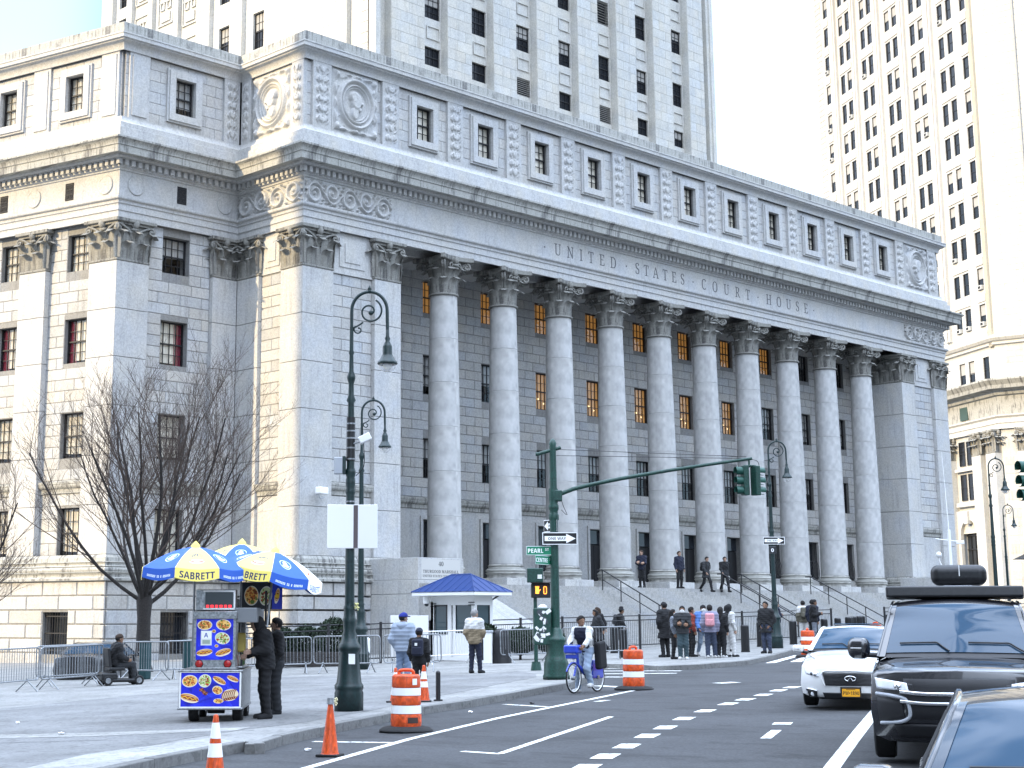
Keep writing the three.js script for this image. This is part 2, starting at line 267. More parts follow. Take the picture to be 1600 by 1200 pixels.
// acanthus leaf: base at the origin, rising along y, curling out along z
function leaf(w, h, curl) {
  const nx = 6, ny = 9, g = new THREE.PlaneGeometry(1, 1, nx, ny), P = g.attributes.position;
  for (let k = 0; k < P.count; k++) {
    const s = P.getX(k) * 2, v = P.getY(k) + 0.5, t = clamp((v - 0.66) / 0.34), lobe = 1 - 0.16 * Math.abs(Math.sin(v * 13)), ww = w * (0.78 + 0.3 * Math.sin(v * 2.6)) * lobe * (1 - 0.45 * t * t);
    const a = t * 2.6, R = curl * 0.5, y = h * Math.min(v, 0.66) / 0.66 * (1 - R / h) + R * Math.sin(a), z = 0.03 + 0.10 * curl * v + R * (1 - Math.cos(a));
    P.setXYZ(k, s * ww / 2, y, z + 0.05 * curl * Math.cos(s * 9) * (1 - t * 0.4) - 0.12 * s * s * w * 0.5 + 0.05 * (1 - Math.abs(s)) * w);
  }
  g.computeVertexNormals(); return g;
}
function volute(R, sgn) { const p = []; for (let k = 0; k <= 20; k++) { const a = k / 20 * 8.2, r = R * (1 - k / 24); p.push(V(0, R + 0.02 - r * Math.cos(a) - R * 0.1, r * Math.sin(a) * sgn)); } return p; }
function roundCapital() {
  const b = new GB(), H = 1.86;
  b.add(new THREE.TorusGeometry(0.68, 0.055, 8, 32), TR(0, 0.05, 0, Math.PI / 2)).add(lathe([[0.60, 0], [0.61, 0.7], [0.66, 1.2], [0.80, 1.58], [0.86, 1.66]], 24));
  for (let k = 0; k < 8; k++) { const a = k * Math.PI / 4; b.add(leaf(0.5, 0.74, 0.42), M4().makeRotationY(a).multiply(T(0, 0.1, 0.60))).add(leaf(0.48, 1.18, 0.5), M4().makeRotationY(a + Math.PI / 8).multiply(T(0, 0.12, 0.58))); }
  const pts0 = [], q = 1.06, k0 = 0.80, c = 0.10;
  for (let e = 0; e < 4; e++) for (let t = 0; t <= 8; t++) { const x = mix(q - c, -(q - c), t / 8), y = q - (q - k0) * 4 * (t / 8) * (1 - t / 8), a = e * Math.PI / 2; pts0.push(new THREE.Vector2(x * Math.cos(a) - y * Math.sin(a), x * Math.sin(a) + y * Math.cos(a))); }
  const s = new THREE.Shape(pts0);
  b.add(new THREE.ExtrudeGeometry(s, { depth: 0.16, bevelEnabled: true, bevelSize: 0.03, bevelThickness: 0.03, bevelSegments: 2, curveSegments: 8 }).rotateX(-Math.PI / 2), T(0, H - 0.19, 0));
  for (let e = 0; e < 4; e++) {
    const m = M4().makeRotationY(e * Math.PI / 2 + Math.PI / 4), f = M4().makeRotationY(e * Math.PI / 2);
    const pts = [V(0, 0.95, 0.62), V(0, 1.25, 0.74), V(0, 1.5, 0.98)]; for (let k2 = 0; k2 <= 14; k2++) { const a = 1.9 - k2 / 14 * 7.4, r = 0.17 * (1 - k2 / 18); pts.push(V(0, 1.42 + r * Math.sin(a), 1.12 + r * Math.cos(a))); }
    b.add(tube(pts, 0.058, 6, 36), m.clone().multiply(T(0.05, 0, 0))).add(tube(pts, 0.058, 6, 36), m.clone().multiply(T(-0.05, 0, 0))).add(sph(0.07, 8, 6), m.clone().multiply(T(0, 1.42, 1.14)));
    b.add(sph(0.15, 10, 8), f.clone().multiply(TR(0, 1.66, 0.86, 0, 0, 0, V(1, 1.25, 0.8)))).add(sph(0.11, 8, 6), f.clone().multiply(TR(0, 1.42, 0.84, 0, 0, 0, V(1.5, 0.7, 0.8)))).add(rbox(0.34, 0.08, 0.14, 0.03, 1), f.clone().multiply(T(0, 1.28, 0.80)));
    for (const q2 of [-1, 1]) { const h = []; for (let k2 = 0; k2 <= 12; k2++) { const a = -0.6 + k2 / 12 * 5.6, r = 0.13 * (1 - k2 / 16); h.push(V(q2 * (0.24 + r * Math.cos(a)), 1.42 + r * Math.sin(a), 0.80)); } b.add(tube(h, 0.04, 5, 24), f); }
  }
  return b.build();
}
function squareCapital(w, d, faces = [0, 1, 2, 3], H = 1.86) {     // for pilasters: a rectangular plan w x d, faces 0 front(+z) 1 right(+x) 2 back 3 left
  const b = new GB(), k = H / 1.86;
  b.add(rbox(w + 0.1, 0.11 * k, d + 0.1, 0.04), T(0, 0.055 * k, 0)).add(box(w - 0.06, 1.6 * k, d - 0.06), T(0, 0.85 * k, 0)).add(rbox(w + 0.42, 0.16 * k, d + 0.42, 0.03), T(0, H - 0.08 * k, 0)).add(box(w + 0.18, 0.1 * k, d + 0.18), T(0, H - 0.21 * k, 0));
  for (const f of faces) {
    const L = f % 2 ? d : w, D = f % 2 ? w : d, m = M4().makeRotationY(f * Math.PI / 2), n = Math.max(1, Math.round(L / 0.72));
    for (let e = 0; e < n; e++) b.add(leaf(0.54 * k, 0.74 * k, 0.42 * k), m.clone().multiply(T(-L / 2 + (e + 0.5) * L / n, 0.1 * k, D / 2 - 0.02)));
    for (let e = 0; e <= n; e++) if (L > 0.5 || e) b.add(leaf(0.5 * k, 1.18 * k, 0.5 * k), m.clone().multiply(T(-L / 2 + e * L / n + (e === 0 ? 0.08 : e === n ? -0.08 : 0), 0.12 * k, D / 2 - 0.05)));
    if (L > 0.8) b.add(sph(0.17 * k, 10, 8), m.clone().multiply(TR(0, 1.66 * k, D / 2 + 0.1, 0, 0, 0, V(1, 1.25, 0.9)))).add(sph(0.13 * k, 8, 6), m.clone().multiply(TR(0, 1.42 * k, D / 2 + 0.05, 0, 0, 0, V(1.5, 0.7, 0.9)))).add(rbox(0.36 * k, 0.08 * k, 0.16, 0.03, 1), m.clone().multiply(T(0, 1.28 * k, D / 2 + 0.03)));
    for (const s of [-1, 1]) {
      const h = [V(s * 0.1 * k, 0.98 * k, D / 2 + 0.02), V(s * 0.22 * k, 1.3 * k, D / 2 + 0.05)], cx = s * (L / 2 + 0.02); for (let q = 0; q <= 12; q++) { const a = 1.7 - q / 12 * 6.8, r = 0.17 * k * (1 - q / 16); h.push(V(cx + s * r * Math.cos(a), 1.42 * k + r * Math.sin(a), D / 2 + 0.09)); }
      b.add(tube(h, 0.055 * k, 6, 30), m).add(sph(0.06 * k, 6, 5), m.clone().multiply(T(cx, 1.42 * k, D / 2 + 0.12)));
    }
  }
  return b.build();
}
// ------------------------------------------------------------------ ground, road, pavements, markings
const GN = V(-0.021, 1, -0.011).normalize(), gq = new THREE.Quaternion().setFromUnitVectors(V(0, 1, 0), GN);
const onG = (x, z, h = 0) => [x, G0(x, z) + h, z];
function slab(pts, top, thick, holes) {                             // a plan polygon laid on the sloping ground, top at the given height above the road
  const s = new THREE.Shape(pts.map((q) => new THREE.Vector2(q[0], -q[1]))), g = thick ? new THREE.ExtrudeGeometry(s, { depth: thick, bevelEnabled: false }).translate(0, 0, top - thick) : new THREE.ShapeGeometry(s).translate(0, 0, top);
  g.rotateX(-Math.PI / 2); const P = g.attributes.position; for (let k = 0; k < P.count; k++) P.setY(k, P.getY(k) + G0(P.getX(k), P.getZ(k)));
  return g;
}
const asphaltTex = tex(1024, (u, v) => { const g = fbm(u, v, 256, 256, 2, 61), p = fbm(u, v, 6, 6, 5, 62), c = fbm(u, v, 24, 9, 4, 63), k = 205 + (g - 0.5) * 90 + (p - 0.5) * 80 - sstep(0.6, 0.75, c) * 34; return [k, k, k + 2]; }, 7);
const paveTex = tex(1024, (u, v) => { const g = fbm(u, v, 200, 200, 2, 71), p = fbm(u, v, 5, 7, 5, 72), s = sstep(0.64, 0.70, fbm(u, v, 60, 60, 2, 73)), k = 222 + (g - 0.5) * 46 + (p - 0.5) * 74 - s * 26; return [k, k - 1, k - 4]; }, 6);
const paintTex = tex(512, (u, v) => { const w = fbm(u, v, 40, 40, 4, 81), k = 232 - sstep(0.60, 0.70, w) * 90; return [k, k, k - 4]; }, 2);
Object.assign(M, {
  asphalt: mat('asphalt', [0.058, 0.060, 0.063], 0.9, { map: asphaltTex, bumpMap: asphaltTex, bumpScale: 0.004 }),
  pave: mat('concrete pavement', [0.285, 0.285, 0.28], 0.88, { map: paveTex }),
  tarmac: mat('worn tarmac', [0.215, 0.217, 0.22], 0.9, { map: paveTex }),
  kerb: mat('kerb stone', [0.20, 0.20, 0.198], 0.85, { map: paveTex }),
  paint: mat('road paint', [0.86, 0.86, 0.84], 0.7, { map: paintTex }),
});
struct('road', gb([slab([[-700, -700], [700, -700], [700, 700], [-700, 700]].map(([x, z]) => [x, z]), 0, 0)]), M.asphalt);
// near pavement (the corner the food cart stands on) and the pavement of the court house, both with stone kerbs
const KERB = [[-66, 49.3], [-44, 37.35], [-40.80, 35.55], [-39.80, 34.98], [-37.45, 33.84], [-37.62, 34.3], [-36.47, 33.47], [-35.05, 32.68], [-34.34, 32.26], [-32.42, 31.33], [-30.41, 30.25], [-28.49, 29.64], [-24.11, 27.63], [-22.26, 26.83], [-19.75, 25.20], [-16.88, 23.10], [-15.2, 21.0]];
const NEAR = [...KERB, [-13.4, 19.2], [-12.3, 19.6], [-12.6, 21.2], [-13.4, 22.6], [-11.97, 23.22], [-9.06, 22.81], [-3.73, 20.31], [5.99, 15.35], [10.44, 12.38], [24, 4.6], [60, -16], [60, -60], [-90, -60], [-90, 49]];
struct('pavement', gb([slab(NEAR, 0.14, 0.3)]), M.pave);
const inset = (line, d) => line.map((q, k) => { const a = line[Math.max(0, k - 1)], b = line[Math.min(line.length - 1, k + 1)], [x, z] = unit(b[0] - a[0], b[1] - a[1]); return [q[0] + z * d, q[1] - x * d]; });
const strip = (line, w, d0 = 0) => [...inset(line, d0), ...inset(line, d0 + w).reverse()];
function kerbStones(line) {                                         // separate kerb stones laid end to end
  const k = group(numbered('kerb'), scene); k.userData.kind = 'structure'; const r = rng(9);
  for (let e = 0; e < line.length - 1; e++) {
    const a = line[e], b = line[e + 1], L = Math.hypot(b[0] - a[0], b[1] - a[1]), n = Math.max(1, Math.round(L / 1.5)), t = unit(b[0] - a[0], b[1] - a[1]);
    for (let q = 0; q < n; q++) { const l = L / n - 0.015, u = (q + 0.5) / n, x = mix(a[0], b[0], u) + t[1] * 0.075, z = mix(a[1], b[1], u) - t[0] * 0.075; mesh('kerb_stone', gb([rbox(l, 0.34, 0.17, 0.02, 1), TR(x, G0(x, z) + 0.152 - 0.17 + (r() - 0.5) * 0.012, z, 0, turnOf(t), Math.atan2(G0(b[0], b[1]) - G0(a[0], a[1]), L))]), M.kerb, k); }
  }
}
kerbStones(KERB.slice(1)); kerbStones(NEAR.slice(KERB.length + 3, KERB.length + 10));
// worn tarmac fields inside the pavement
struct('pavement', gb([slab([[-41.6, 34.8], [-37.6, 32.6], [-36.0, 31.9], [-34.4, 31.5], [-31.7, 30.2], [-27.7, 27.9], [-24.4, 26.2], [-25.2, 23.4], [-26.7, 19.9], [-30.5, 20.6], [-34.6, 22.2], [-40.5, 25.0], [-48, 29.5], [-52, 37]], 0.144, 0)]), M.tarmac);
struct('pavement', gb([slab([[-24.2, 26.0], [-20.2, 23.9], [-18.8, 22.6], [-17.4, 20.6], [-19.2, 21.3], [-21.2, 19.0], [-22.9, 14.9], [-26.6, 16.2], [-26.3, 19.8], [-24.9, 23.2]], 0.144, 0)]), M.tarmac);
// markings
const MK = []; const line = (a, b, w) => { const [x, z] = unit(b[0] - a[0], b[1] - a[1]), q = w / 2; MK.push(slab([[a[0] - z * q, a[1] + x * q], [b[0] - z * q, b[1] + x * q], [b[0] + z * q, b[1] - x * q], [a[0] + z * q, a[1] - x * q]], 0.004, 0)); };
const flush = (name, w = M.paint) => { for (const g of MK.splice(0)) struct(name, gb([g]), w); };
line([-44, 39.8], [-38.48, 36.49], 0.14); line([-38.48, 36.49], [-34.64, 34.33], 0.14); line([-34.64, 34.33], [-30.53, 32.33], 0.14); line([-30.53, 32.33], [-21.27, 28.38], 0.14);
line([-35.75, 33.35], [-35.25, 34.6], 0.14); line([-27.5, 29.6], [-27.74, 31.0], 0.14); line([-35.72, 36.55], [-35.72, 37.3], 0.13); line([-35.7, 37.25], [-29.33, 33.95], 0.12);
flush('lane_marking');
const DASH = [[-39.2, 41.0], [-37.8, 40.2], [-36.47, 39.44], [-35.23, 38.72], [-33.88, 37.99], [-32.34, 37.14], [-30.89, 36.36], [-29.12, 35.40], [-27.34, 34.54], [-25.46, 33.71], [-24.11, 33.17], [-22.64, 32.60], [-21.06, 31.92], [-19.81, 31.46]];
DASH.forEach((q, k) => { const n = DASH[Math.min(k + 1, DASH.length - 1)], p = DASH[Math.max(0, k - 1)], [x, z] = unit(n[0] - p[0], n[1] - p[1]); line([q[0] - x * 0.36, q[1] - z * 0.36], [q[0] + x * 0.36, q[1] + z * 0.36], 0.3); });
line([-31.85, 38.92], [-30.5, 38.2], 0.16); line([-29.5, 37.62], [-29.1, 37.4], 0.3); line([-18.9, 28.7], [-18.3, 28.85], 0.4); line([-26.0, 30.8], [-25.5, 30.7], 0.16);
flush('lane_marking');
const RS = [[-36.6, 42.9], [-34.94, 41.95], [-31.79, 40.29], [-29.19, 38.93], [-26.60, 37.58], [-22, 35.2]]; for (let k = 0; k < 5; k++) line(RS[k], RS[k + 1], 0.2);
flush('lane_marking');
line([-7.6, 22.6], [-1.21, 19.5], 0.3); line([-6.6, 22.9], [0.11, 19.4], 0.35); line([-5.4, 23.2], [1.0, 19.9], 0.4); line([-4, 23.2], [3, 19.6], 0.4);
line([-12.5, 19.9], [-11.9, 22.4], 0.3); line([-14.0, 20.9], [-13.2, 23.3], 0.3); line([-15.6, 22.2], [-14.6, 24.2], 0.3); line([-17.2, 23.4], [-16.9, 24.4], 0.3); line([-20.9, 26.5], [-21.3, 27.9], 0.3);
flush('crossing_bar');
// joints of the flags in the pavement and a ragged patch of new concrete at the kerb
const JT = mat('pavement joint', [0.17, 0.17, 0.168], 0.95);
{ const r = rng(3), b = new GB(), jl = (a, c, w) => { const n = 14; for (let k = 0; k < n; k++) { const p = (t) => [mix(a[0], c[0], t) + (r() - 0.5) * 0.05, mix(a[1], c[1], t) + (r() - 0.5) * 0.05]; const A = p(k / n), B = p((k + 1) / n), [x, z] = unit(B[0] - A[0], B[1] - A[1]), q = w * (0.5 + r()); b.add(slab([[A[0] - z * q, A[1] + x * q], [B[0] - z * q, B[1] + x * q], [B[0] + z * q, B[1] - x * q], [A[0] + z * q, A[1] - x * q]], 0.148, 0)); } };
  jl([-40.3, 28.0], [-37.85, 30.55], 0.02); jl([-37.85, 30.55], [-36.0, 32.2], 0.016); jl([-40.9, 29.6], [-38.4, 31.7], 0.02); jl([-38.9, 29.2], [-39.6, 30.0], 0.012); jl([-24, 14.5], [-14.0, 18.5], 0.012); jl([-26.7, 19.9], [-24.4, 26.2], 0.03);
  for (let k = 0; k < 9; k++) { const x = -12 + k * 3; jl([x, 12 - k * 0.2], [x + 1.8, 20 - k * 1.6], 0.008); } jl([-20, 14.2], [14, 5], 0.01);
  struct('pavement_joint', b, JT);
}
struct('pavement', gb([slab([[-42.4, 36.3], [-40.8, 35.38], [-39.8, 34.82], [-37.55, 33.72], [-37.3, 32.9], [-39.9, 33.6], [-41.5, 34.7], [-43.5, 35.8]], 0.150, 0)]), mat('new concrete', [0.37, 0.37, 0.36], 0.86, { map: paveTex }));
struct('pavement', gb([slab([[-40.6, 28.4], [-38.2, 30.8], [-36.2, 32.0], [-35.6, 31.6], [-37.6, 30.3], [-40.0, 27.8]], 0.148, 0)]), mat('light concrete', [0.35, 0.35, 0.34], 0.86, { map: paveTex }));
// ------------------------------------------------------------------ the court house
const font = await new FontLoader().loadAsync('fonts/droid/droid_serif_regular.typeface.json');
const S = 4.108, XL = -9.35, XR = 46.3, F = 0.85, ZB = -2.9;
const WD = unit(-0.24, -0.97), WC = [-15.75, -3.8], WL = 45, WF = [WC[0] + WD[0] * WL, WC[1] + WD[1] * WL];
const court = thing('courthouse', 'grey granite court house with ten giant Corinthian columns, carved attic and a stone tower behind', 'courthouse', [0, 0.15, 0]);
const FR = { front: frameM([XL, F], [1, 0]), side: frameM([XL, -3.8], [0, 1]), wing: frameM(WC, [1, 0]), left: frameM(WF, [-WD[0], -WD[1]]), back: frameM([0, ZB], [1, 0]) };
const PATH = [WF, WC, [XL, -3.8], [XL, F], [XR, F], [XR, -47]];
const run = (name, prof, m, path = PATH) => mesh(name, sweep(new GB(), prof, path), m, court);
// entablature, attic base, attic cornice, parapet
run('architrave', [[-0.1, 18.5], [0, 18.5], [0, 18.80], [0.05, 18.83], [0.05, 19.10], [0.10, 19.13], [0.10, 19.25], [0.14, 19.27], ...arc(0.14, 19.27, 0.22, 19.36, 0.2, 3), [0.22, 19.42], [0, 19.44]], M.stone);
run('frieze', [[0, 19.44], [0, 20.58]], M.stone);
run('bed_mould', [[0, 20.58], [0.06, 20.60], ...arc(0.06, 20.60, 0.17, 20.70, -0.25, 4), [0.17, 20.74], [0.17, 21.02], [0.36, 21.02], [0.36, 21.05], ...arc(0.36, 21.05, 0.5, 21.12, 0.25, 4), [0.5, 21.14]], M.stone);
run('cornice', [[0.5, 21.14], [0.82, 21.16], [0.82, 21.12], [0.86, 21.12], [0.86, 21.42], [0.90, 21.44], ...arc(0.90, 21.44, 1.05, 21.70, -0.16, 6), [1.07, 21.71], [1.07, 21.79], [1.02, 21.81], [0.42, 22.0]], M.ledge);
run('blocking_course', [[0.42, 22.0], [0.42, 22.40], [0.34, 22.43]], M.stone);
run('attic_base', [[0.34, 22.43], [0.30, 22.45], [0.30, 22.66], ...arc(0.30, 22.66, 0.05, 22.94, -0.12, 4), [0.05, 23.0], [0, 23.02]], M.stone);
run('attic_cornice', [[0, 26.02], [0.04, 26.03], [0.04, 26.11], ...arc(0.04, 26.11, 0.27, 26.38, -0.2, 7), [0.30, 26.40], [0.30, 26.45], [0.40, 26.47], [0.40, 26.62], [0.43, 26.64], [0.43, 26.70], [0.2, 26.76]], M.stone);
run('parapet', [[0.2, 26.76], [0.2, 27.22], [0.13, 27.26], [-0.9, 27.26], [-0.9, 26.4]], M.ledge);
{ // dentils: 240 small teeth, joined
  const b = new GB(), P = [[WC[0] + WD[0] * 20, WC[1] + WD[1] * 20], ...PATH.slice(1, 5), [XR, -8]], g = rbox(0.185, 0.25, 0.20, 0.012, 1);
  for (let k = 0; k < P.length - 1; k++) {
    const t = unit(P[k + 1][0] - P[k][0], P[k + 1][1] - P[k][1]), L = Math.hypot(P[k + 1][0] - P[k][0], P[k + 1][1] - P[k][1]), m = frameM(P[k], t), a = k === 0 ? 0.1 : k === 2 ? 0.1 : -0.2, e = k === 1 ? L - 0.5 : L + 0.2, n = Math.round((e - a) / 0.33);
    for (let q = 0; q <= n; q++) b.add(g, m.clone().multiply(T(a + (e - a) * q / n, 20.885, 0.25)));
  }
  mesh('dentils', b, M.stone, court).userData.kind = 'stuff';
}
// inscription, letter by letter
{
  const ins = group('inscription', court);
  const words = [['UNITED', 7.03, 11.93], ['STATES', 13.48, 17.81], ['COURT', 19.33, 23.99], ['HOUSE', 25.59, 29.98]], size = 0.60;
  const adv = (c) => font.data.glyphs[c].ha / font.data.resolution * size;
  for (const [w, a, b] of words) {
    const tot = [...w].reduce((s, c) => s + adv(c) * 0.86, 0), gap = (b - a - tot) / (w.length - 1); let x = a;
    for (const c of w) { const g = new TextGeometry(c, { font, size, depth: 0.004, curveSegments: 4, bevelEnabled: false }); mesh('letter', gb([g, TR(x, 19.70, F + 0.001, 0, 0, 0, V(0.86, 1, 1))]), M.letter, ins); x += adv(c) * 0.86 + gap; }
  }
  for (const x of [6.3, 12.75, 18.57, 24.78, 30.6]) mesh('letter', gb([cyl(0.05, 0.05, 0.004, 8), TR(x, 19.98, F + 0.001, Math.PI / 2)]), M.letter, ins);
}
// scroll friezes at the corners of the portico, roundels and vents on the wing frieze
{
  const put = (fm, u, w, n, y = 19.46, h = 1.08) => mesh('scroll_frieze', gb([relief(w, h, n * 34, 34, scrolls(0.15, n)), fm.clone().multiply(T(u + w / 2, y, 0.004))]), M.carve, court);
  put(FR.front, 0.05, 5.05, 5); put(FR.front, XR - XL - 5.1, 5.05, 5); put(FR.side, 0.1, 4.5, 4);
  const rd = (fm, u) => mesh('roundel', gb([lathe([[0.02, 0.02], [0.24, 0.05], [0.34, 0.02], [0.36, 0.05], [0.42, 0.05], [0.43, 0.0]], 32).rotateX(Math.PI / 2), fm.clone().multiply(T(u, 20.03, 0))]), M.stone, court);
  rd(FR.wing, 0.85); rd(FR.wing, 5.6); for (const q of [0.8, 5.1, 9.2]) rd(FR.left, WL - q);
  const vent = (fm, u) => { const g = group('frieze_vent', court); mesh('recess', gb([box(0.5, 0.78, 0.02), fm.clone().multiply(T(u, 20.03, 0.005))]), M.dark, g); const b = new GB(); for (let k = 0; k < 4; k++) b.add(new THREE.TorusGeometry(0.085, 0.014, 5, 14), fm.clone().multiply(T(u + (k % 2 ? 0.11 : -0.11), 19.85 + (k >> 1) * 0.3, 0.02))).add(box(0.46, 0.02, 0.02), fm.clone().multiply(T(u, 19.68 + k * 0.22, 0.018))); mesh('grille', b, M.bronze, g); };
  vent(FR.wing, 3.25); vent(FR.left, WL - 2.93); vent(FR.left, WL - 7.0);
}
// pilasters: six tall granite blocks each and a leafy capital
const capSquare = new Map();
function pilaster(ox, oz, xd, zd, w, d, faces, y0 = 4.25) {         // origin = middle of plan; xd, zd unit directions of its sides
  const p = group('pilaster', court), m = new THREE.Matrix4().makeBasis(V(xd[0], 0, xd[1]), V(0, 1, 0), V(zd[0], 0, zd[1])).setPosition(ox, 0, oz), hh = (16.64 - y0) / 6;
  for (let k = 0; k < 6; k++) mesh('pier_block', gb([rbox(w, hh - 0.018, d, 0.018, 1), m.clone().multiply(T(0, y0 + (k + 0.5) * hh, 0))]), M.stone, p);
  const key = w + '_' + d + faces.join(''); if (!capSquare.has(key)) capSquare.set(key, squareCapital(w - 0.04, d - 0.04, faces));
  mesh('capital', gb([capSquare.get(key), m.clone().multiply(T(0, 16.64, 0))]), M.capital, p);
}
pilaster(-8.475, 0.09, [1, 0], [0, 1], 1.75, 1.52, [0, 1, 3]);
pilaster(-4.36, 0.09, [1, 0], [0, 1], 1.6, 1.52, [0, 1, 3]);
pilaster(-8.6, -3.02, [1, 0], [0, 1], 1.5, 1.56, [0, 3]);
pilaster(-10.03, -4.5, [1, 0], [0, 1], 1.34, 1.4, [0, 3]);
const ZD = [-WD[0], -WD[1]];
pilaster(WC[0] + 0.83 + WD[0] * 0.8, WC[1] + WD[1] * 0.8, [1, 0], ZD, 1.66, 1.6, [0, 1, 3]);
for (const q of [5.0, 9.1]) { const nx = [-ZD[1], ZD[0]]; pilaster(WC[0] + WD[0] * q - nx[0] * 0.5, WC[1] + WD[1] * q - nx[1] * 0.5, [-nx[0], -nx[1]], ZD, 1.0, 1.6, [0, 3]); }
pilaster(41.32, -1.0, [1, 0], [0, 1], 1.6, 3.7, [0, 3]);
pilaster(45.45, 0.09, [1, 0], [0, 1], 1.7, 1.52, [0, 1, 3]);
// base mouldings and rusticated base
const BASE = [[0.30, 3.16], [0.42, 3.19], [0.42, 3.28], ...arc(0.42, 3.28, 0.40, 3.52, -0.4, 5), [0.30, 3.54], ...arc(0.30, 3.54, 0.22, 3.74, 0.3, 4), [0.27, 3.76], ...arc(0.27, 3.76, 0.24, 3.94, -0.4, 4), [0.14, 3.97], [0.12, 4.12], [0, 4.25]];
const LB = [WF, WC, [XL, -3.8], [XL, F], [-3.56, F], [-3.56, ZB]], RB = [[40.52, ZB], [40.52, F], [XR, F], [XR, -10]];
run('base_mould', BASE, M.ledge, LB); run('base_mould', BASE, M.ledge, RB);
// walls with openings
const RW = [[16.5, 18.15], [12.45, 14.4], [8.35, 10.3], [4.15, 6.25]];
function wallPart(name, fm, u0, u1, y0, y1, holes, thick = 0.7, m = M.joint, off = 0) { const f2 = fm.clone().multiply(T(0, 0, off)); const w = mesh(name, gb([wallPanel(u0, u1, y0, y1, holes, thick), f2]), m, court); w.userData.fm = f2; return w; }
const A = { owner: 'court' };
const belt = (fm, u0, u1, off) => mesh('belt_course', sweep(new GB(), [[off, 6.85], [off + 0.08, 6.87], [off + 0.08, 7.05], ...arc(off + 0.08, 7.05, off + 0.2, 7.25, 0.2, 4), [off + 0.22, 7.27], [off + 0.22, 7.36], [off, 7.42]], [[u0, 0], [u1, 0]], fm), M.ledge, court);
{ // wing, left flank: three bays in view
  const fm = FR.left, off = -0.32, cs = [2.48, 6.58, 10.68, 14.78], holes = [];
  cs.forEach((c) => RW.forEach(([a, b], k) => { const w = k === 3 ? 1.3 : 1.42; holes.push([WL - c - w / 2, WL - c + w / 2, a, b]); }));
  const w = wallPart('wing_wall', fm, 0, WL - 0.2, 3.0, 18.6, holes, 0.7, M.joint, off), f2 = w.userData.fm; delete w.userData.fm;
  for (const [a, b] of [[1.6, 4.2], [5.8, 8.3], [9.9, 12.4]]) { ashlar(w, f2, WL - b, WL - a, 7.42, 18.5, { holes, seed: 21, ...A, tone: 0.2 }); ashlar(w, f2, WL - b, WL - a, 4.25, 6.85, { holes, seed: 22, h: 0.52, ...A, tone: 0.2 }); belt(fm, WL - b, WL - a, off); }
  cs.forEach((c, j) => RW.forEach(([a, b], k) => setWin(court, f2, WL - c, a, k === 3 ? 1.3 : 1.42, b - a, 0.26, { cols: 4, rows: 4, back: k === 1 ? (j ? 'redleft' : 'redleft') : k === 0 ? 'curtain' : 'curtain', seed: k })));
  const bh = cs.map((c) => [WL - c - 0.72, WL - c + 0.72, 0.2, 1.92]), b = wallPart('rusticated_base', fm, 0, WL + 0.05, -1.2, 3.16, bh, 0.8, M.joint, 0.25), f3 = b.userData.fm; delete b.userData.fm;
  ashlar(b, f3, WL - 14, WL + 0.3, -0.9, 3.16, { holes: bh, h: 0.57, len: 1.9, gap: 0.035, ch: 0.03, out: 0.05, seed: 31, ...A, tone: 0.2 });
  cs.forEach((c) => grille(f3, WL - c, 0.2, 1.44, 1.72, 0.3));
}
function grille(fm, u, y, w, h, depth) {
  const g = group('basement_window', court); const b = new GB(), n = Math.round(w / 0.15);
  for (let k = 0; k <= n; k++) b.add(cyl(0.016, 0.016, h, 6), fm.clone().multiply(T(u - w / 2 + w * k / n, y, -depth * 0.5)));
  for (const q of [0.1, 0.5, 0.9]) b.add(box(w, 0.04, 0.02), fm.clone().multiply(T(u, y + h * q, -depth * 0.5)));
  mesh('grille', b, M.iron, g); mesh('pane', gb([box(w, h, 0.02), fm.clone().multiply(T(u, y + h / 2, -depth - 0.2))]), M.pane, g);
}
{ // wing, front
  const fm = FR.wing, off = -0.25, holes = RW.map(([a, b]) => [2.5, 3.92, a, b]), w = wallPart('wing_wall', fm, 0.4, 6.5, 3.0, 18.6, holes, 0.7, M.joint, off), f2 = w.userData.fm; delete w.userData.fm;
  ashlar(w, f2, 1.66, 5.05, 7.42, 18.5, { holes, seed: 41, ...A }); ashlar(w, f2, 1.66, 5.05, 4.25, 6.85, { holes, seed: 42, h: 0.52, ...A }); belt(fm, 1.66, 5.05, off);
  RW.forEach(([a, b], k) => setWin(court, f2, 3.21, a, 1.42, b - a, 0.34, { cols: 4, rows: 4, back: k === 1 ? 'red' : k === 0 ? 'half' : 'curtain', seed: k + 5 }));
  const bh = [[2.6, 4.0, 0.2, 1.92]], b = wallPart('rusticated_base', fm, -0.1, 6.5, -1.2, 3.16, bh, 0.8, M.joint, 0.25), f3 = b.userData.fm; delete b.userData.fm;
  ashlar(b, f3, -0.1, 6.1, -0.9, 3.16, { holes: bh, h: 0.57, len: 1.9, gap: 0.035, ch: 0.03, out: 0.05, seed: 43, ...A });
  grille(f3, 3.3, 0.2, 1.4, 1.72, 0.3);
}
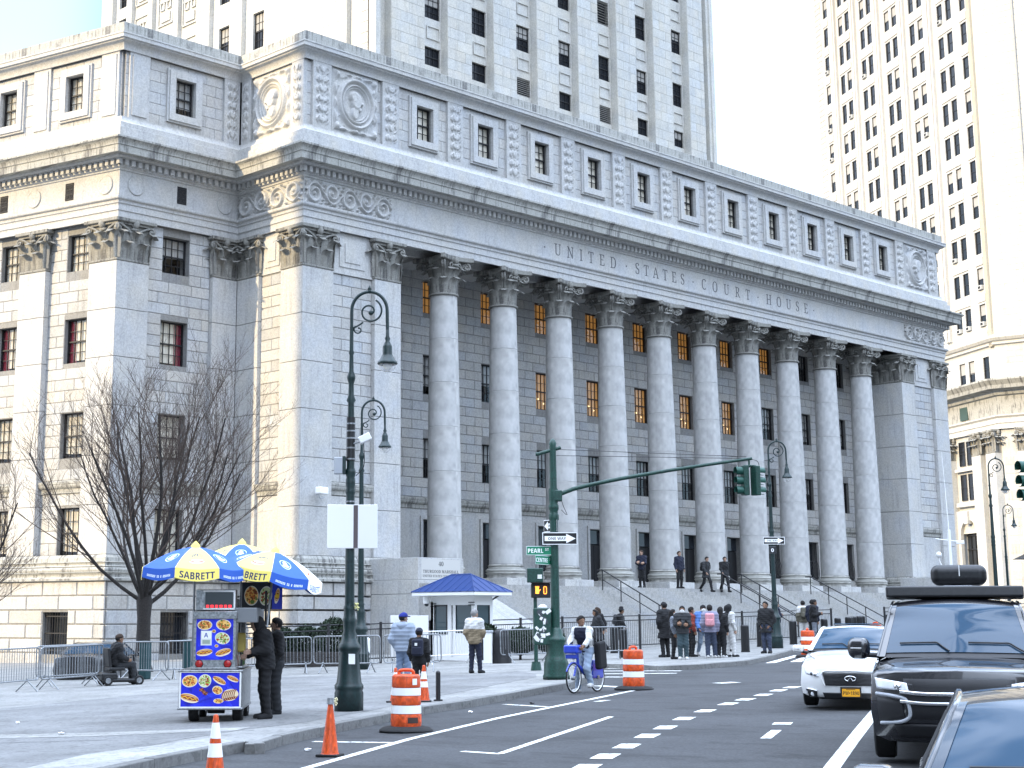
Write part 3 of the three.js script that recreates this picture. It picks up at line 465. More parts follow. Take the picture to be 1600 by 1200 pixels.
{ // portico ends: solid piers with ashlar between the pilasters
  for (const [x0, x1, right] of [[-9.1, -3.8, 0], [40.8, 46.05, 1]]) {
    const w = mesh('portico_pier', gb([box(x1 - x0, 22.5, 4.8), T((x0 + x1) / 2, 7.3, -1.8)]), M.joint, court), f = frameM([0, F - 0.25], [1, 0]), u0 = right ? 42.1 : -7.6, u1 = right ? 44.6 : -5.15;
    ashlar(w, f, u0, u1, 7.42, 16.6, { seed: 51 + right, ...A }); belt(FR.front, u0 - XL, u1 - XL, -0.25);
    for (const q of [[box(u1 - u0, 2.55, 0.05), T((u0 + u1) / 2, 5.55, F - 0.22)], [box(u1 - u0, 1.84, 0.05), T((u0 + u1) / 2, 17.58, F - 0.22)], [box(1.5, 1.3, 0.05), T((u0 + u1) / 2, 17.6, F - 0.18)], [box(0.9, 0.85, 0.05), T((u0 + u1) / 2, 17.6, F - 0.14)], [box(u1 - u0, 0.1, 0.1), T((u0 + u1) / 2, 16.66, F - 0.2)]]) mesh('wall_panel', gb(q), M.stone, court);
  }
  const w = mesh('portico_pier', gb([box(0.05, 16, 1.65), T(XL + 0.24, 10.5, -1.45)]), M.joint, court), f = frameM([XL + 0.215, -3.8], [0, 1]);
  ashlar(w, f, 1.56, 3.13, 7.42, 16.6, { seed: 55, ...A, tone: 0.2 }); belt(FR.side, 1.5, 3.2, -0.2);
  for (const q of [[box(0.05, 1.84, 1.6), T(XL + 0.19, 17.58, -1.45)], [box(0.05, 1.3, 1.0), T(XL + 0.15, 17.6, -1.45)], [box(0.05, 0.8, 0.55), T(XL + 0.11, 17.6, -1.45)], [box(0.06, 2.55, 1.6), T(XL + 0.19, 5.55, -1.45)]]) mesh('wall_panel', gb(q), M.stone, court);
  // rusticated base under the left pier
  const bb = mesh('rusticated_base', gb([box(5.8, 4.36, 5.0), T(-6.45, 0.98, -1.7)]), M.joint, court), fs = frameM([XL - 0.0, -3.8], [0, 1]), ff = frameM([XL, F - 0.05], [1, 0]);
  ashlar(bb, fs, 0.0, 4.65 + 0.3, -0.9, 3.16, { h: 0.57, len: 1.9, gap: 0.035, ch: 0.03, out: 0.3, seed: 61, ...A, tone: 0.2 });
  ashlar(bb, frameM([XL - 0.3, F], [1, 0]), 0, 4.1, -0.9, 3.16, { h: 0.57, len: 1.9, gap: 0.035, ch: 0.03, out: 0.3, seed: 62, ...A });
}
{ // wall behind the columns
  const holes = [], fm = FR.back; for (let k = 0; k < 11; k++) { const c = -S / 2 + S * k; for (let r = 0; r < 3; r++) holes.push([c - 0.63, c + 0.63, ...RW[r]]); holes.push([c - 0.7, c + 0.7, [2, 4, 5, 6, 7].includes(k) ? 3.14 : 4.05, 6.35]); }
  const w = wallPart('rear_portico_wall', fm, -4, 41, 3.0, 18.9, holes, 0.7, M.joint); delete w.userData.fm;
  ashlar(w, fm, -3.6, 40.6, 7.42, 18.6, { holes, seed: 71, len: 1.25, ...A, tone: 0.11 }); belt(fm, -3.8, 40.8, 0);
  for (let k = 0; k < 11; k++) { const c = -S / 2 + S * k, y0 = [2, 4, 5, 6, 7].includes(k) ? 3.14 : 4.05; mesh('door_surround', gb([box(0.16, 6.37 - y0, 0.1), T(c - 0.8, (6.37 + y0) / 2, ZB + 0.06)], [box(0.16, 6.37 - y0, 0.1), T(c + 0.8, (6.37 + y0) / 2, ZB + 0.06)], [box(1.76, 0.16, 0.11), T(c, 6.45, ZB + 0.066)]), M.stone, court); }
  const base = mesh('wall_panel', gb([wallPanel(-4, 41, 3.0, 6.85, holes.filter((h) => h[3] < 6.5), 0.03), fm.clone().multiply(T(0, 0, 0.03))]), M.stone, court); base;
  const rr = rng(5);
  for (let k = 0; k < 11; k++) {
    const c = -S / 2 + S * k;
    for (let r = 0; r < 3; r++) setWin(court, fm, c, RW[r][0], 1.26, RW[r][1] - RW[r][0], 0.22, { cols: 4, rows: 4, back: (r === 0 && k < 9) || (r === 1 && k > 2 && k < 8) ? 'lit' : r === 1 ? 'dim' : 'half', seed: k * 3 + r });
    if ([2, 4, 5, 6, 7].includes(k)) { const d = group('entrance_door', court); mesh('door_leaf', gb([rbox(0.68, 2.4, 0.06, 0.02, 1), T(c - 0.35, 4.35, ZB - 0.3)], [rbox(0.68, 2.4, 0.06, 0.02, 1), T(c + 0.35, 4.35, ZB - 0.3)]), M.bronze, d); mesh('transom', gb([box(1.4, 0.72, 0.05), T(c, 5.96, ZB - 0.3)]), M.pane, d); }
    else { const g = group('barred_window', court), b = new GB(); for (let q = 0; q <= 8; q++) { const x = c - 0.66 + q * 0.165; b.add(tube([V(x, 4.1, ZB + 0.0), V(x, 4.35, ZB + 0.14), V(x, 4.8, ZB + 0.12), V(x, 5.2, ZB - 0.02), V(x, 6.3, ZB - 0.04)], 0.016, 5, 14)); } for (const y of [4.12, 5.2, 6.28]) b.add(box(1.36, 0.035, 0.03), T(c, y, ZB - 0.03)); mesh('bars', b, M.iron, g); mesh('pane', gb([box(1.4, 2.3, 0.02), T(c, 5.2, ZB - 0.35)]), M.pane, g); }
  }
  mesh('portico_ceiling', gb([box(45, 0.3, 3.4), T(18.5, 19.0, -1.6)], [box(44.4, 0.9, 0.25), T(18.5, 18.97, -0.75)], ...Array.from({ length: 10 }, (_, k) => [box(1.4, 0.5, 2.3), T(S * k, 18.77, -1.9)])), M.stone, court);
}
// the ten columns
{
  const c0 = group('column', court), drum = (y0, y1) => { const R = (y) => { const t = (y - 4.2) / 12.44; return 0.80 - 0.155 * Math.pow(t, 1.5); }; return lathe([[R(y0) - 0.02, y0], [R(y0) - 0.012, y0 + 0.006], [R(y0), y0 + 0.016], [R((y0 + y1) / 2), (y0 + y1) / 2], [R(y1), y1 - 0.016], [R(y1) - 0.012, y1 - 0.006], [R(y1) - 0.02, y1]], 40); };
  mesh('pedestal', gb([rbox(2.15, 0.42, 2.15, 0.015, 1), T(0, 3.33, 0)]), M.stone, c0);
  mesh('base', lathe([[0.6, 3.54], [1.0, 3.54], ...arc(1.0, 3.54, 0.98, 3.78, -0.45, 8), [0.93, 3.80], [0.92, 3.83], ...arc(0.92, 3.83, 0.88, 3.98, 0.4, 6), [0.90, 4.0], ...arc(0.90, 4.0, 0.88, 4.13, -0.45, 6), [0.84, 4.15], [0.80, 4.2]], 44), M.ledge, c0);
  const h = 12.44 / 6; for (let k = 0; k < 6; k++) mesh('drum', drum(4.2 + k * h, 4.2 + (k + 1) * h), M.stone, c0);
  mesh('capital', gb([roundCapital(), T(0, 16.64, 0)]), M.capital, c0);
  for (let k = 1; k < 10; k++) { const c = c0.clone(); c.position.x = S * k; court.add(c); c.children.forEach((q) => { q.rotation.y = (k * 0.37) * (q.name === 'drum' ? 1 : 0); }); }
}
// attic storey
function atticPanel(fm, u0, u1, wins, strips, meds, plain, seed) {
  const holes = wins.map((c) => [c - 0.54, c + 0.54, 23.72, 25.38]), w = wallPart('attic_wall', fm, u0, u1, 22.8, 26.3, holes, 0.6, M.joint, -0.15), f2 = w.userData.fm; delete w.userData.fm;
  ashlar(w, f2, u0, u1, 23.0, 26.03, { holes, seed, h: 0.5, len: 1.0, out: 0.02, ch: 0.008, gap: 0.012, tone: 0.08, ...A });
  for (const c of wins) {
    setWin(court, f2, c, 23.72, 1.08, 1.66, 0.16, { cols: 3, rows: 4, back: seed % 2 ? 'curtain' : 'dim', seed: Math.round(c) });
    const ring = (i, o, z0, z1) => [[box(o * 2, o - i, z1 - z0), f2.clone().multiply(T(c, 24.55 + 0.29 + (i + o) / 2, (z0 + z1) / 2))], [box(o * 2, o - i, z1 - z0), f2.clone().multiply(T(c, 24.55 - 0.29 - (i + o) / 2, (z0 + z1) / 2))], [box(o - i, 2 * i + 0.58, z1 - z0), f2.clone().multiply(T(c - (i + o) / 2, 24.55, (z0 + z1) / 2))], [box(o - i, 2 * i + 0.58, z1 - z0), f2.clone().multiply(T(c + (i + o) / 2, 24.55, (z0 + z1) / 2))]];
    mesh('window_surround', gb(...ring(0.54, 0.86, 0, 0.20), ...ring(0.86, 0.95, 0, 0.13)), M.stone, court);
  }
  for (const [c, wd] of strips) { const g = group('carved_strip', court); mesh('slab', gb([rbox(wd + 0.28, 3.04, 0.22, 0.012, 1), fm.clone().multiply(T(c, 24.53, -0.09))]), M.stone, g); mesh('carving', gb([relief(wd - 0.04, 2.78, 26, 100, candelabra(0.075, Math.round(c * 7))), fm.clone().multiply(T(c, 23.14, 0.022))]), M.carve, g); }
  for (const [c, flip] of meds) { const g = group('medallion', court); mesh('slab', gb([rbox(2.76, 3.04, 0.14, 0.012, 1), fm.clone().multiply(T(c, 24.53, -0.14))]), M.stone, g); mesh('carving', gb([relief(2.6, 2.8, 84, 90, medallion(0.21, flip)), fm.clone().multiply(T(c, 23.13, -0.068))]), M.carve, g); }
  for (const c of plain) mesh('plain_strip', gb([rbox(1.05, 3.04, 0.18, 0.012, 1), fm.clone().multiply(T(c, 24.53, -0.11))], [rbox(0.78, 2.75, 0.06, 0.012, 1), fm.clone().multiply(T(c, 24.53, 0.0))]), M.stone, court);
}
{
  const wins = [], strips = [[0.98, 0.8], [XR - XL - 0.98, 0.8]]; for (let k = 0; k < 11; k++) wins.push(-S / 2 + S * k - XL); for (let k = -1; k < 11; k++) strips.push([S * k - XL + (k === -1 ? -0.12 : k === 10 ? 0.12 : 0), 0.77]);
  atticPanel(FR.front, 0.02, XR - XL, wins, strips, [[2.99, 0], [XR - XL - 2.99, 1]], [], 81);
  atticPanel(FR.side, 0, 4.4, [], [[4.13, 0.55], [0.42, 0.42]], [[2.25, 1]], [], 83);
  atticPanel(FR.wing, 0.2, 6.4, [3.3], [[5.9, 0.6]], [], [0.88], 84);
  atticPanel(FR.left, 0, WL - 0.2, [WL - 2.87, WL - 7.0, WL - 11.1], [], [], [WL - 0.8, WL - 4.95, WL - 9.1], 85);
}
// body of the building behind, roofs, far walls
mesh('roof', gb([new THREE.ExtrudeGeometry(new THREE.Shape([[WC[0] + 0.4, -WC[1] + 0.5], [WF[0] + 0.4, -WF[1]], [XR - 0.5, 47], [XR - 0.5, 4]].map((q) => new THREE.Vector2(...q))), { depth: 0.3, bevelEnabled: false }).rotateX(-Math.PI / 2), T(0, 26.4, 0)], [box(XR - XL - 1.2, 0.3, 5), T((XL + XR) / 2, 26.45, -1.6)]), M.joint, court);
mesh('rear_wall', gb([box(XR - WF[0] - 0.4, 28, 0.6), T((XR + WF[0]) / 2, 12.6, -47.2)], [box(0.6, 28, 43), T(XR - 0.35, 12.6, -26)], [box(XR - XL, 0.4, 4), T((XL + XR) / 2, 22.6, -1.6)]), M.joint, court);
// platform, sixteen steps, cheek blocks
{
  const st = group('entrance_stair', court), pl = mesh('platform', gb([box(44.4, 3.4, 8.5), T(18.5, 3.12 - 1.7, 0.05)]), M.step, st); pl;
  for (let k = 1; k < 17; k++) mesh('step', gb([box(43.3, 0.4, 0.42), T(18.85, 3.12 - 0.164 * k - 0.2, 4.3 + 0.33 * k - 0.21)]), M.step, st);
  mesh('stair_mass', gb([new THREE.ExtrudeGeometry(new THREE.Shape([[4.2, -1], [4.2, 2.5], [9.4, -0.1], [9.4, -1]].map((q) => new THREE.Vector2(...q))), { depth: 43, bevelEnabled: false }).rotateY(-Math.PI / 2), T(40.4, 0, 0)]), M.joint, st);
  for (const [x0, x1] of [[-5.51, -2.8], [39.7, 42.5]]) {
    const ck = group('cheek_block', court), c = (x0 + x1) / 2, w = x1 - x0;
    mesh('course', gb([rbox(w, 0.92, 3.6, 0.02, 1), T(c, 3.72, 2.2)]), M.stone, ck); mesh('course', gb([rbox(w + 0.1, 0.58, 3.6, 0.02, 1), T(c, 2.96, 2.26)]), M.stone, ck); mesh('course', gb([rbox(w + 0.1, 3.6, 3.6, 0.02, 1), T(c, 0.86, 2.26)]), M.stone, ck);
    mesh('sloping_cheek', gb([new THREE.ExtrudeGeometry(new THREE.Shape([[4.0, -0.9], [4.0, 3.1], [4.6, 3.1], [9.6, 0.75], [9.6, -0.9]].map((q) => new THREE.Vector2(...q))), { depth: w - 0.06, bevelEnabled: false }).rotateY(-Math.PI / 2), T(x1 - 0.02, 0, 0)]), M.step, ck);
    if (x0 < 0) {
      const cv = document.createElement('canvas'); cv.width = 1024; cv.height = 384; const x = cv.getContext('2d'); x.fillStyle = '#fbfaf7'; x.fillRect(0, 0, 1024, 384); x.fillStyle = '#2b2b30'; x.textAlign = 'center'; x.font = 'bold 120px serif'; x.fillText('40', 512, 128);
      x.font = 'bold 78px serif'; x.fillText('THURGOOD MARSHALL', 512, 262, 980); x.font = 'bold 62px serif'; x.fillText('UNITED STATES COURTHOUSE', 512, 342, 980);
      const tx = new THREE.CanvasTexture(cv); tx.colorSpace = THREE.SRGBColorSpace; const g = new THREE.PlaneGeometry(2.3, 0.84); g.translate(c, 3.70, 4.005);
      mesh('carved_name', g, mat('name panel', STONE, 0.86, { map: tx }), ck);
    }
  }
}
// the tower
{
  const TX = 2.8, TZ = -8, TW = 31, tf = frameM([TX, TZ], [1, 0]), TD = 27.6, tl = frameM([TX, TZ - TD], [0, 1]), B = { owner: 'tower', mat: M.towerBlock, h: 0.62, len: 1.25, out: 0.014, ch: 0.008, gap: 0.016, tone: 0.1 };
  const rows = [[32.25, 33.35], [35.05, 36.65], [38.75, 40.35], [42.45, 44.05], [46.15, 47.75]], bays = []; for (let k = 0; k < 7; k++) bays.push(4.22 + 3.77 * k);
  const holes = bays.flatMap((u) => rows.map(([a, b]) => [u, u + 1.22, a, b])), w = mesh('tower_wall', gb([wallPanel(0, TW, 20, 62, holes, 0.6), tf.clone().multiply(T(0, 0, -0.55))]), M.tower, court);
  const piers = [[0, 0.35], [1.15, 3.68], ...bays.map((u, k) => [u + 1.28, k < 6 ? bays[k + 1] - 0.54 : TW - 1.2]), [TW - 0.35, TW]];
  for (const [a, b] of piers) { const p = mesh('tower_pier', gb([box(b - a, 42, 0.62), tf.clone().multiply(T((a + b) / 2, 41, -0.31))]), M.tower, court); if (b - a > 1) ashlar(p, tf, a, b, 27.2, 48.3, { ...B, seed: Math.round(a * 9) }); }
  bays.forEach((u, k) => rows.forEach(([a, b], r) => {
    const lou = (k === 2 && r === 0) || (k === 4 && (r === 0 || r === 2));
    const f2 = tf.clone().multiply(T(0, 0, -0.55));
    if (lou) { const g = group('louver', court), q = new GB(); for (let e = 0; e < 9; e++) q.add(box(1.2, 0.02, 0.14), f2.clone().multiply(TR(u + 0.61, a + (b - a) * (e + 0.5) / 9, -0.06, 0.6))); mesh('slats', q, M.shade, g); mesh('recess', gb([box(1.22, b - a, 0.02), f2.clone().multiply(T(u + 0.61, (a + b) / 2, -0.3))]), M.dark, g); }
    else setWin(court, f2, u + 0.61, a, 1.22, b - a, 0.16, { cols: 3, rows: r ? 4 : 2, far: true, seed: k * 5 + r, fr: 0.06 });
    if (r) { const y = (rows[r - 1][1] + a) / 2, q = new GB(), n = 0.6; for (const [x, yy, ww, hh] of [[0.61, y + 0.36, 1.0, 0.05], [0.61, y - 0.36, 1.0, 0.05], [0.13, y, 0.05, 0.67], [1.09, y, 0.05, 0.67]]) q.add(box(ww, hh, 0.07), f2.clone().multiply(T(u + x, yy, 0.035))); mesh('spandrel_frame', q, M.tower, court); }
  }));
  const zs = (z) => z - TZ + TD, lw = [], LW = (z, a, b) => lw.push([zs(z) - 0.52, zs(z) + 0.52, a, b]);
  for (const z of [-18.75, -22.15, -33.4]) for (const [a, b] of [[34.9, 37.2], [38.7, 40.9], [41.7, 43.9], [45.3, 47.5]]) LW(z, a, b);
  const lwall = mesh('tower_wall', gb([wallPanel(0, TD - 0.6, 20, 62, lw, 0.6), tl.clone().multiply(T(0, 0, -0.3))]), M.tower, court), tl2 = tl.clone().multiply(T(0, 0, -0.3));
  lw.forEach(([a, b, c, d], k) => setWin(court, tl2, (a + b) / 2, c, 1.04, d - c, 0.2, { cols: 3, rows: 4, far: true, seed: k, fr: 0.06 }));
  const st = [[-9.6, -8.64], [-17.6, -10.4], [-21.2, -20.0], [-24.7, -23.3], [-27.2, -26.7], [-30.1, -29.6], [-32.6, -32.0], [-35.6, -34.3]];
  for (const [a, b] of st) { const p = mesh('tower_pier', gb([box(b - a, 42, 0.32), tl.clone().multiply(T(zs((a + b) / 2), 41, -0.16))]), M.tower, court); if (b - a > 0.9) ashlar(p, tl, zs(a), zs(b), 30, 48, { ...B, seed: Math.round(-a) }); }
  for (const z of [-25.7, -28.4, -31.05]) for (let k = 0; k < 5; k++) {          // fret panels
    const y = 33.6 + k * 2.9 + (z === -28.4 ? 0.7 : 0), q = new GB(), c = zs(z), e = [[0, 1.0, 1.5, 0.07], [0, -1.0, 1.5, 0.07], [-0.72, 0, 0.07, 2], [0.72, 0, 0.07, 2], [-0.32, 0.55, 0.55, 0.07], [-0.32, 0.05, 0.4, 0.07], [-0.5, 0.3, 0.07, 0.5], [0.32, 0.55, 0.55, 0.07], [0.32, 0.05, 0.4, 0.07], [0.5, 0.3, 0.07, 0.5], [-0.15, 0.3, 0.07, 0.5], [0.15, 0.3, 0.07, 0.5], [0, -0.5, 0.9, 0.6]];
    for (const [x, yy, ww, hh] of e) q.add(box(ww * 1.1, hh, 0.1), tl2.clone().multiply(T(c + x * 1.1, y + yy, 0.05))); mesh('fret_panel', q, M.tower, court);
  }
  mesh('tower_wall', gb([box(0.6, 42, TD), T(TX + TW - 0.32, 41, TZ - TD / 2 - 0.1)], [box(TW - 0.4, 42, 0.6), T(TX + TW / 2, 41, TZ - TD)], [box(TW + 0.6, 0.5, TD + 0.6), T(TX + TW / 2, 62, TZ - TD / 2)]), M.tower, court);
}
flushBlocks('court', 240); flushBlocks('tower', 60);
// ------------------------------------------------------------------ buildings outside the frame: the block up the side street that shades the square, and the sunlit fronts across it
function block(name, label, x0, x1, z0, z1, h, m, fl = 4, bay = 4.2) {
  const t = thing(name, label, 'building'), y0 = -3; mesh('wall', gb([box(x1 - x0, h + 3, z1 - z0), T((x0 + x1) / 2, h / 2 - 1.5, (z0 + z1) / 2)]), m, t); mesh('cornice', gb([box(x1 - x0 + 2, 1.4, z1 - z0 + 2), T((x0 + x1) / 2, h - 2, (z0 + z1) / 2)], [box(x1 - x0 + 1, 0.8, z1 - z0 + 1), T((x0 + x1) / 2, 6, (z0 + z1) / 2)]), m, t);
  const w = new GB(), p = new GB();
  for (const [ox, oz, tx, tz, L] of [[x0, z0, 0, 1, z1 - z0], [x1, z1, 0, -1, z1 - z0], [x1, z0, -1, 0, x1 - x0], [x0, z1, 1, 0, x1 - x0]]) { const f = frameM([ox, oz], [tx, tz]), n = Math.round(L / bay); for (let k = 0; k < n; k++) { for (let y = 2; y < h - 5; y += fl) w.add(box(1.5, 2.2, 0.1), f.clone().multiply(T((k + 0.5) * L / n, y + 1.4, 0.02))); p.add(box(0.9, h - 9, 0.5), f.clone().multiply(T(k * L / n + 0.5, h / 2 + 1.6, 0.25))); } }
  mesh('pilaster', p, m, t); mesh('window', w, M.pane, t).userData.kind = 'stuff'; return t;
}
block('office_building', 'tall pale office block on the side street left of the court house, outside the view', -150, -78, -13.6, 66, 78, M.muni);
block('office_building', 'cream stone office block across the square, outside the view', -70, -5, 120, 160, 46, M.tower);
block('office_building', 'long pale stone office block facing the court house across the square, outside the view', 10, 130, 118, 160, 40, M.tower);

// ------------------------------------------------------------------ the white office tower at the right
{
  const dl = unit(0.54, -0.84), dr = unit(-0.13, -0.99), c0 = [117.88, -30.7], LA = 41.6, LBf = 26;
  const t = thing('office_tower', 'white stone office tower with paired windows and air conditioners at the right edge', 'building', [0, 0.15, 0]);
  const o = [c0[0] + dl[0] * LA, c0[1] + dl[1] * LA], fa = frameM(o, [-dl[0], -dl[1]]), fbm_ = frameM(c0, [-dr[0], -dr[1]]), u = (q) => LA - q;
  const pairs = [[38.1], [33.6, 31.6], [27.25, 25.3], [20.5, 18.55], [14.1, 12.05], [7.3, 5.25], [2.1]], rows = []; for (let y = 34.6; y < 104; y += 4.27) rows.push([y, y + 2.65]);
  const low = [[28.3, 31.1]], holesA = [];
  for (const p of pairs) for (const c of p) { for (const [a, b] of [...rows, ...low]) holesA.push([u(c) - 0.66, u(c) + 0.66, a, b]); }
  const wa = mesh('wall', gb([wallPanel(0, LA, -2, 108, holesA.concat([[u(7.6) - 1.9, u(7.6) + 1.9, 4.5, 11.4]]), 0.8), fa]), M.muni, t);
  const holesB = []; for (const [a, b] of [...rows]) holesB.push([7.2, 8.6, a, b], [12, 13.4, a, b], [17, 18.4, a, b]);
  const wb = mesh('wall', gb([wallPanel(0, LBf, -2, 108, holesB, 0.8), fbm_]), M.muni, t);
  mesh('rear_wall', gb([box(30, 110, 0.8), T(c0[0] + 18, 53, c0[1] + 20)], [box(0.8, 110, 60), T(c0[0] + 36, 53, c0[1] - 8)], [box(42, 0.5, 66), T(c0[0] + 18, 107, c0[1] - 6)]), M.muni, t);
  ashlar(wb, fbm_, 0.9, 5.0, 34, 74, { owner: 'muni', mat: M.muniBlock, h: 0.72, len: 1.5, out: 0.03, ch: 0.015, gap: 0.04, tone: 0.12, seed: 5, holes: holesB }); ashlar(wb, fbm_, 0.9, 4.2, 28.6, 32, { owner: 'muni', mat: M.muniBlock, h: 0.72, len: 1.5, out: 0.03, ch: 0.015, gap: 0.04, seed: 6 }); ashlar(wb, fbm_, 5.4, 11, 34, 74, { owner: 'muni', mat: M.muniBlock, h: 0.72, len: 1.5, out: 0.03, ch: 0.015, gap: 0.04, tone: 0.12, seed: 7, holes: holesB }); ashlar(wb, fbm_, 0.2, 5, 2, 19.5, { owner: 'muni', mat: M.muniBlock, h: 1.0, len: 2.4, out: 0.03, ch: 0.015, gap: 0.04, seed: 8 });
  ashlar(wa, fa, 0.1, 2.0, 60, 100, { owner: 'muni', mat: M.muniBlock, h: 0.8, len: 1.9, out: 0.05, ch: 0.02, gap: 0.05, seed: 9 });
  const rr = rng(77);
  for (const p of pairs) for (const c of p) for (const [a, b] of [...rows, ...low]) {
    if (a > 101) continue; const k = Math.floor(rr() * 6), g = setWin(t, fa, u(c), a, 1.32, b - a, 0.16, { cols: 1, rows: 2, far: true, seed: k, fr: 0.08 });
    if (rr() < (a < 50 ? 0.3 : 0.1)) { const ac = group('air_conditioner', t); mesh('case', gb([rbox(0.78, 0.5, 0.6, 0.03, 1), fa.clone().multiply(T(u(c) + 0.1, a + 0.32, 0.0))]), M.ac, ac); mesh('vent', gb([box(0.5, 0.3, 0.02), fa.clone().multiply(T(u(c) + 0.1, a + 0.32, 0.305))]), M.dark, ac); }
  }
  for (const [h0, h1, a, b] of holesB) if (a < 90) setWin(t, fbm_, (h0 + h1) / 2, a, 1.4, b - a, 0.2, { cols: 1, rows: 2, far: true, seed: 1, fr: 0.08 });
  for (const q of [35.4, 29.5, 22.9, 16.2, 9.6]) mesh('pier_strip', gb([rbox(0.42, 72, 0.5, 0.04, 1), fa.clone().multiply(T(u(q) - 0.3, 70, 0.1))], [rbox(0.42, 72, 0.5, 0.04, 1), fa.clone().multiply(T(u(q) + 0.3, 70, 0.1))]), M.muni, t).userData.kind = 'stuff';
  mesh('pier_strip', gb([rbox(0.7, 76, 0.4, 0.04, 1), fa.clone().multiply(T(u(0.45), 70, 0.1))]), M.muniEdge, t);
  mesh('rain_pipe', gb([cyl(0.09, 0.09, 76, 8), fbm_.clone().multiply(T(4.7, 30, 0.15))]), M.shade, t);
  for (let k = 0; k < pairs.length; k++) for (const [a, b] of rows) if (a < 100) { const c = pairs[k].reduce((s, x) => s + x, 0) / pairs[k].length, w = pairs[k].length > 1 ? 3.5 : 1.6; mesh('spandrel', gb([rbox(w, 0.9, 0.16, 0.03, 1), fa.clone().multiply(T(u(c), a - 0.9, 0.02))]), M.muni, t); }
  const path = [o, c0, [c0[0] - dr[0] * LBf, c0[1] - dr[1] * LBf]], run2 = (name, prof, m) => mesh(name, sweep(new GB(), prof, path), m, t);
  run2('string_course', [[0, 32.1], [0.3, 32.2], [0.3, 32.5], [0.5, 32.6], [0.7, 32.9], [0.7, 33.1], [0, 33.4]], M.muni);
  run2('cornice', [[0, 24.1], [0.2, 26.3], [0.5, 26.4], [0.7, 26.8], [1.5, 27.0], [1.6, 27.4], [2.0, 27.9], [2.0, 28.1], [0.2, 28.3], [0, 28.35]], M.ledge);
  run2('architrave', [[0, 22.6], [0.35, 22.6], [0.35, 23.2], [0.45, 23.25], [0.45, 23.8], [0.65, 24.0], [0.65, 24.15], [0, 24.2]], M.muni);
  for (const q of [7.4, 13.5, 20]) mesh('frieze_vent', gb([box(1.7, 1.5, 0.1), fa.clone().multiply(T(u(q), 25.2, 0.12))]), M.greenVent, t);
  const pil = (q, w) => { const p = group('pilaster', t); mesh('shaft', gb([rbox(w, 19.5, 1.3, 0.05, 1), fa.clone().multiply(T(u(q), 10.2, 0.25))]), M.muni, p); mesh('capital', gb([squareCapital(w - 0.1, 1.2, [0, 1, 3], 2.65), fa.clone().multiply(T(u(q), 19.95, 0.25))]), M.capital, p); };
  pil(10.9, 1.9); pil(4.1, 1.9); pil(1.1, 1.9); pil(16.4, 1.9); { const p = group('pilaster', t); mesh('shaft', gb([rbox(1.9, 19.5, 1.3, 0.05, 1), fbm_.clone().multiply(T(2.9, 10.2, 0.25))]), M.muni, p); mesh('capital', gb([squareCapital(1.8, 1.2, [0, 1, 3], 2.65), fbm_.clone().multiply(T(2.9, 19.95, 0.25))]), M.capital, p); }
  for (const [y0, y1] of [[19.2, 22], [15.2, 18.2]]) for (const d of [-0.85, 0.85]) { mesh('recess', gb([box(1.4, y1 - y0 + 0.1, 0.04), fa.clone().multiply(T(u(7.6) + d, (y0 + y1) / 2, 0.03))]), M.shade, t); setWin(t, fa.clone().multiply(T(0, 0, 0.1)), u(7.6) + d, y0, 1.25, y1 - y0, 0.02, { cols: 1, rows: 2, far: true, seed: 3, fr: 0.09 }); }
  mesh('window_sill', gb([rbox(4.3, 0.5, 0.6, 0.05, 1), fa.clone().multiply(T(u(7.6), 14.7, 0.2))], [rbox(4.3, 0.4, 0.5, 0.05, 1), fa.clone().multiply(T(u(7.6), 18.7, 0.2))]), M.muni, t).userData.kind = 'stuff';
  { // arched doorway
    const g = group('arched_window', t), s = new THREE.Shape(); s.moveTo(-2.6, 4.5); s.lineTo(2.6, 4.5); s.lineTo(2.6, 14); s.lineTo(-2.6, 14); s.closePath(); const h = new THREE.Path(); h.moveTo(-1.75, 4.5); h.lineTo(1.75, 4.5); h.lineTo(1.75, 11.2); h.absarc(0, 11.2, 1.75, 0, Math.PI, false); h.lineTo(-1.75, 4.5); s.holes.push(h);
    mesh('arch_wall', gb([new THREE.ExtrudeGeometry(s, { depth: 0.4, bevelEnabled: false, curveSegments: 16 }), fa.clone().multiply(T(u(7.6), 0, 0.0))]), M.muni, g);
    mesh('pane', gb([box(3.6, 8.8, 0.05), fa.clone().multiply(T(u(7.6), 8.8, -0.5))]), M.pane, g); const fr = new GB(); for (const x of [-0.9, 0, 0.9]) fr.add(box(0.1, 8.6, 0.1), fa.clone().multiply(T(u(7.6) + x, 8.7, -0.42))); for (const y of [7, 9.6, 11.2]) fr.add(box(3.5, 0.14, 0.1), fa.clone().multiply(T(u(7.6), y, -0.41))); mesh('frame', fr, M.bronze, g);
    mesh('keystone', gb([rbox(0.8, 1.5, 0.6, 0.05, 1), fa.clone().multiply(T(u(7.6), 13.2, 0.4))]), M.muni, g);
  }
  flushBlocks('muni', 120);
}
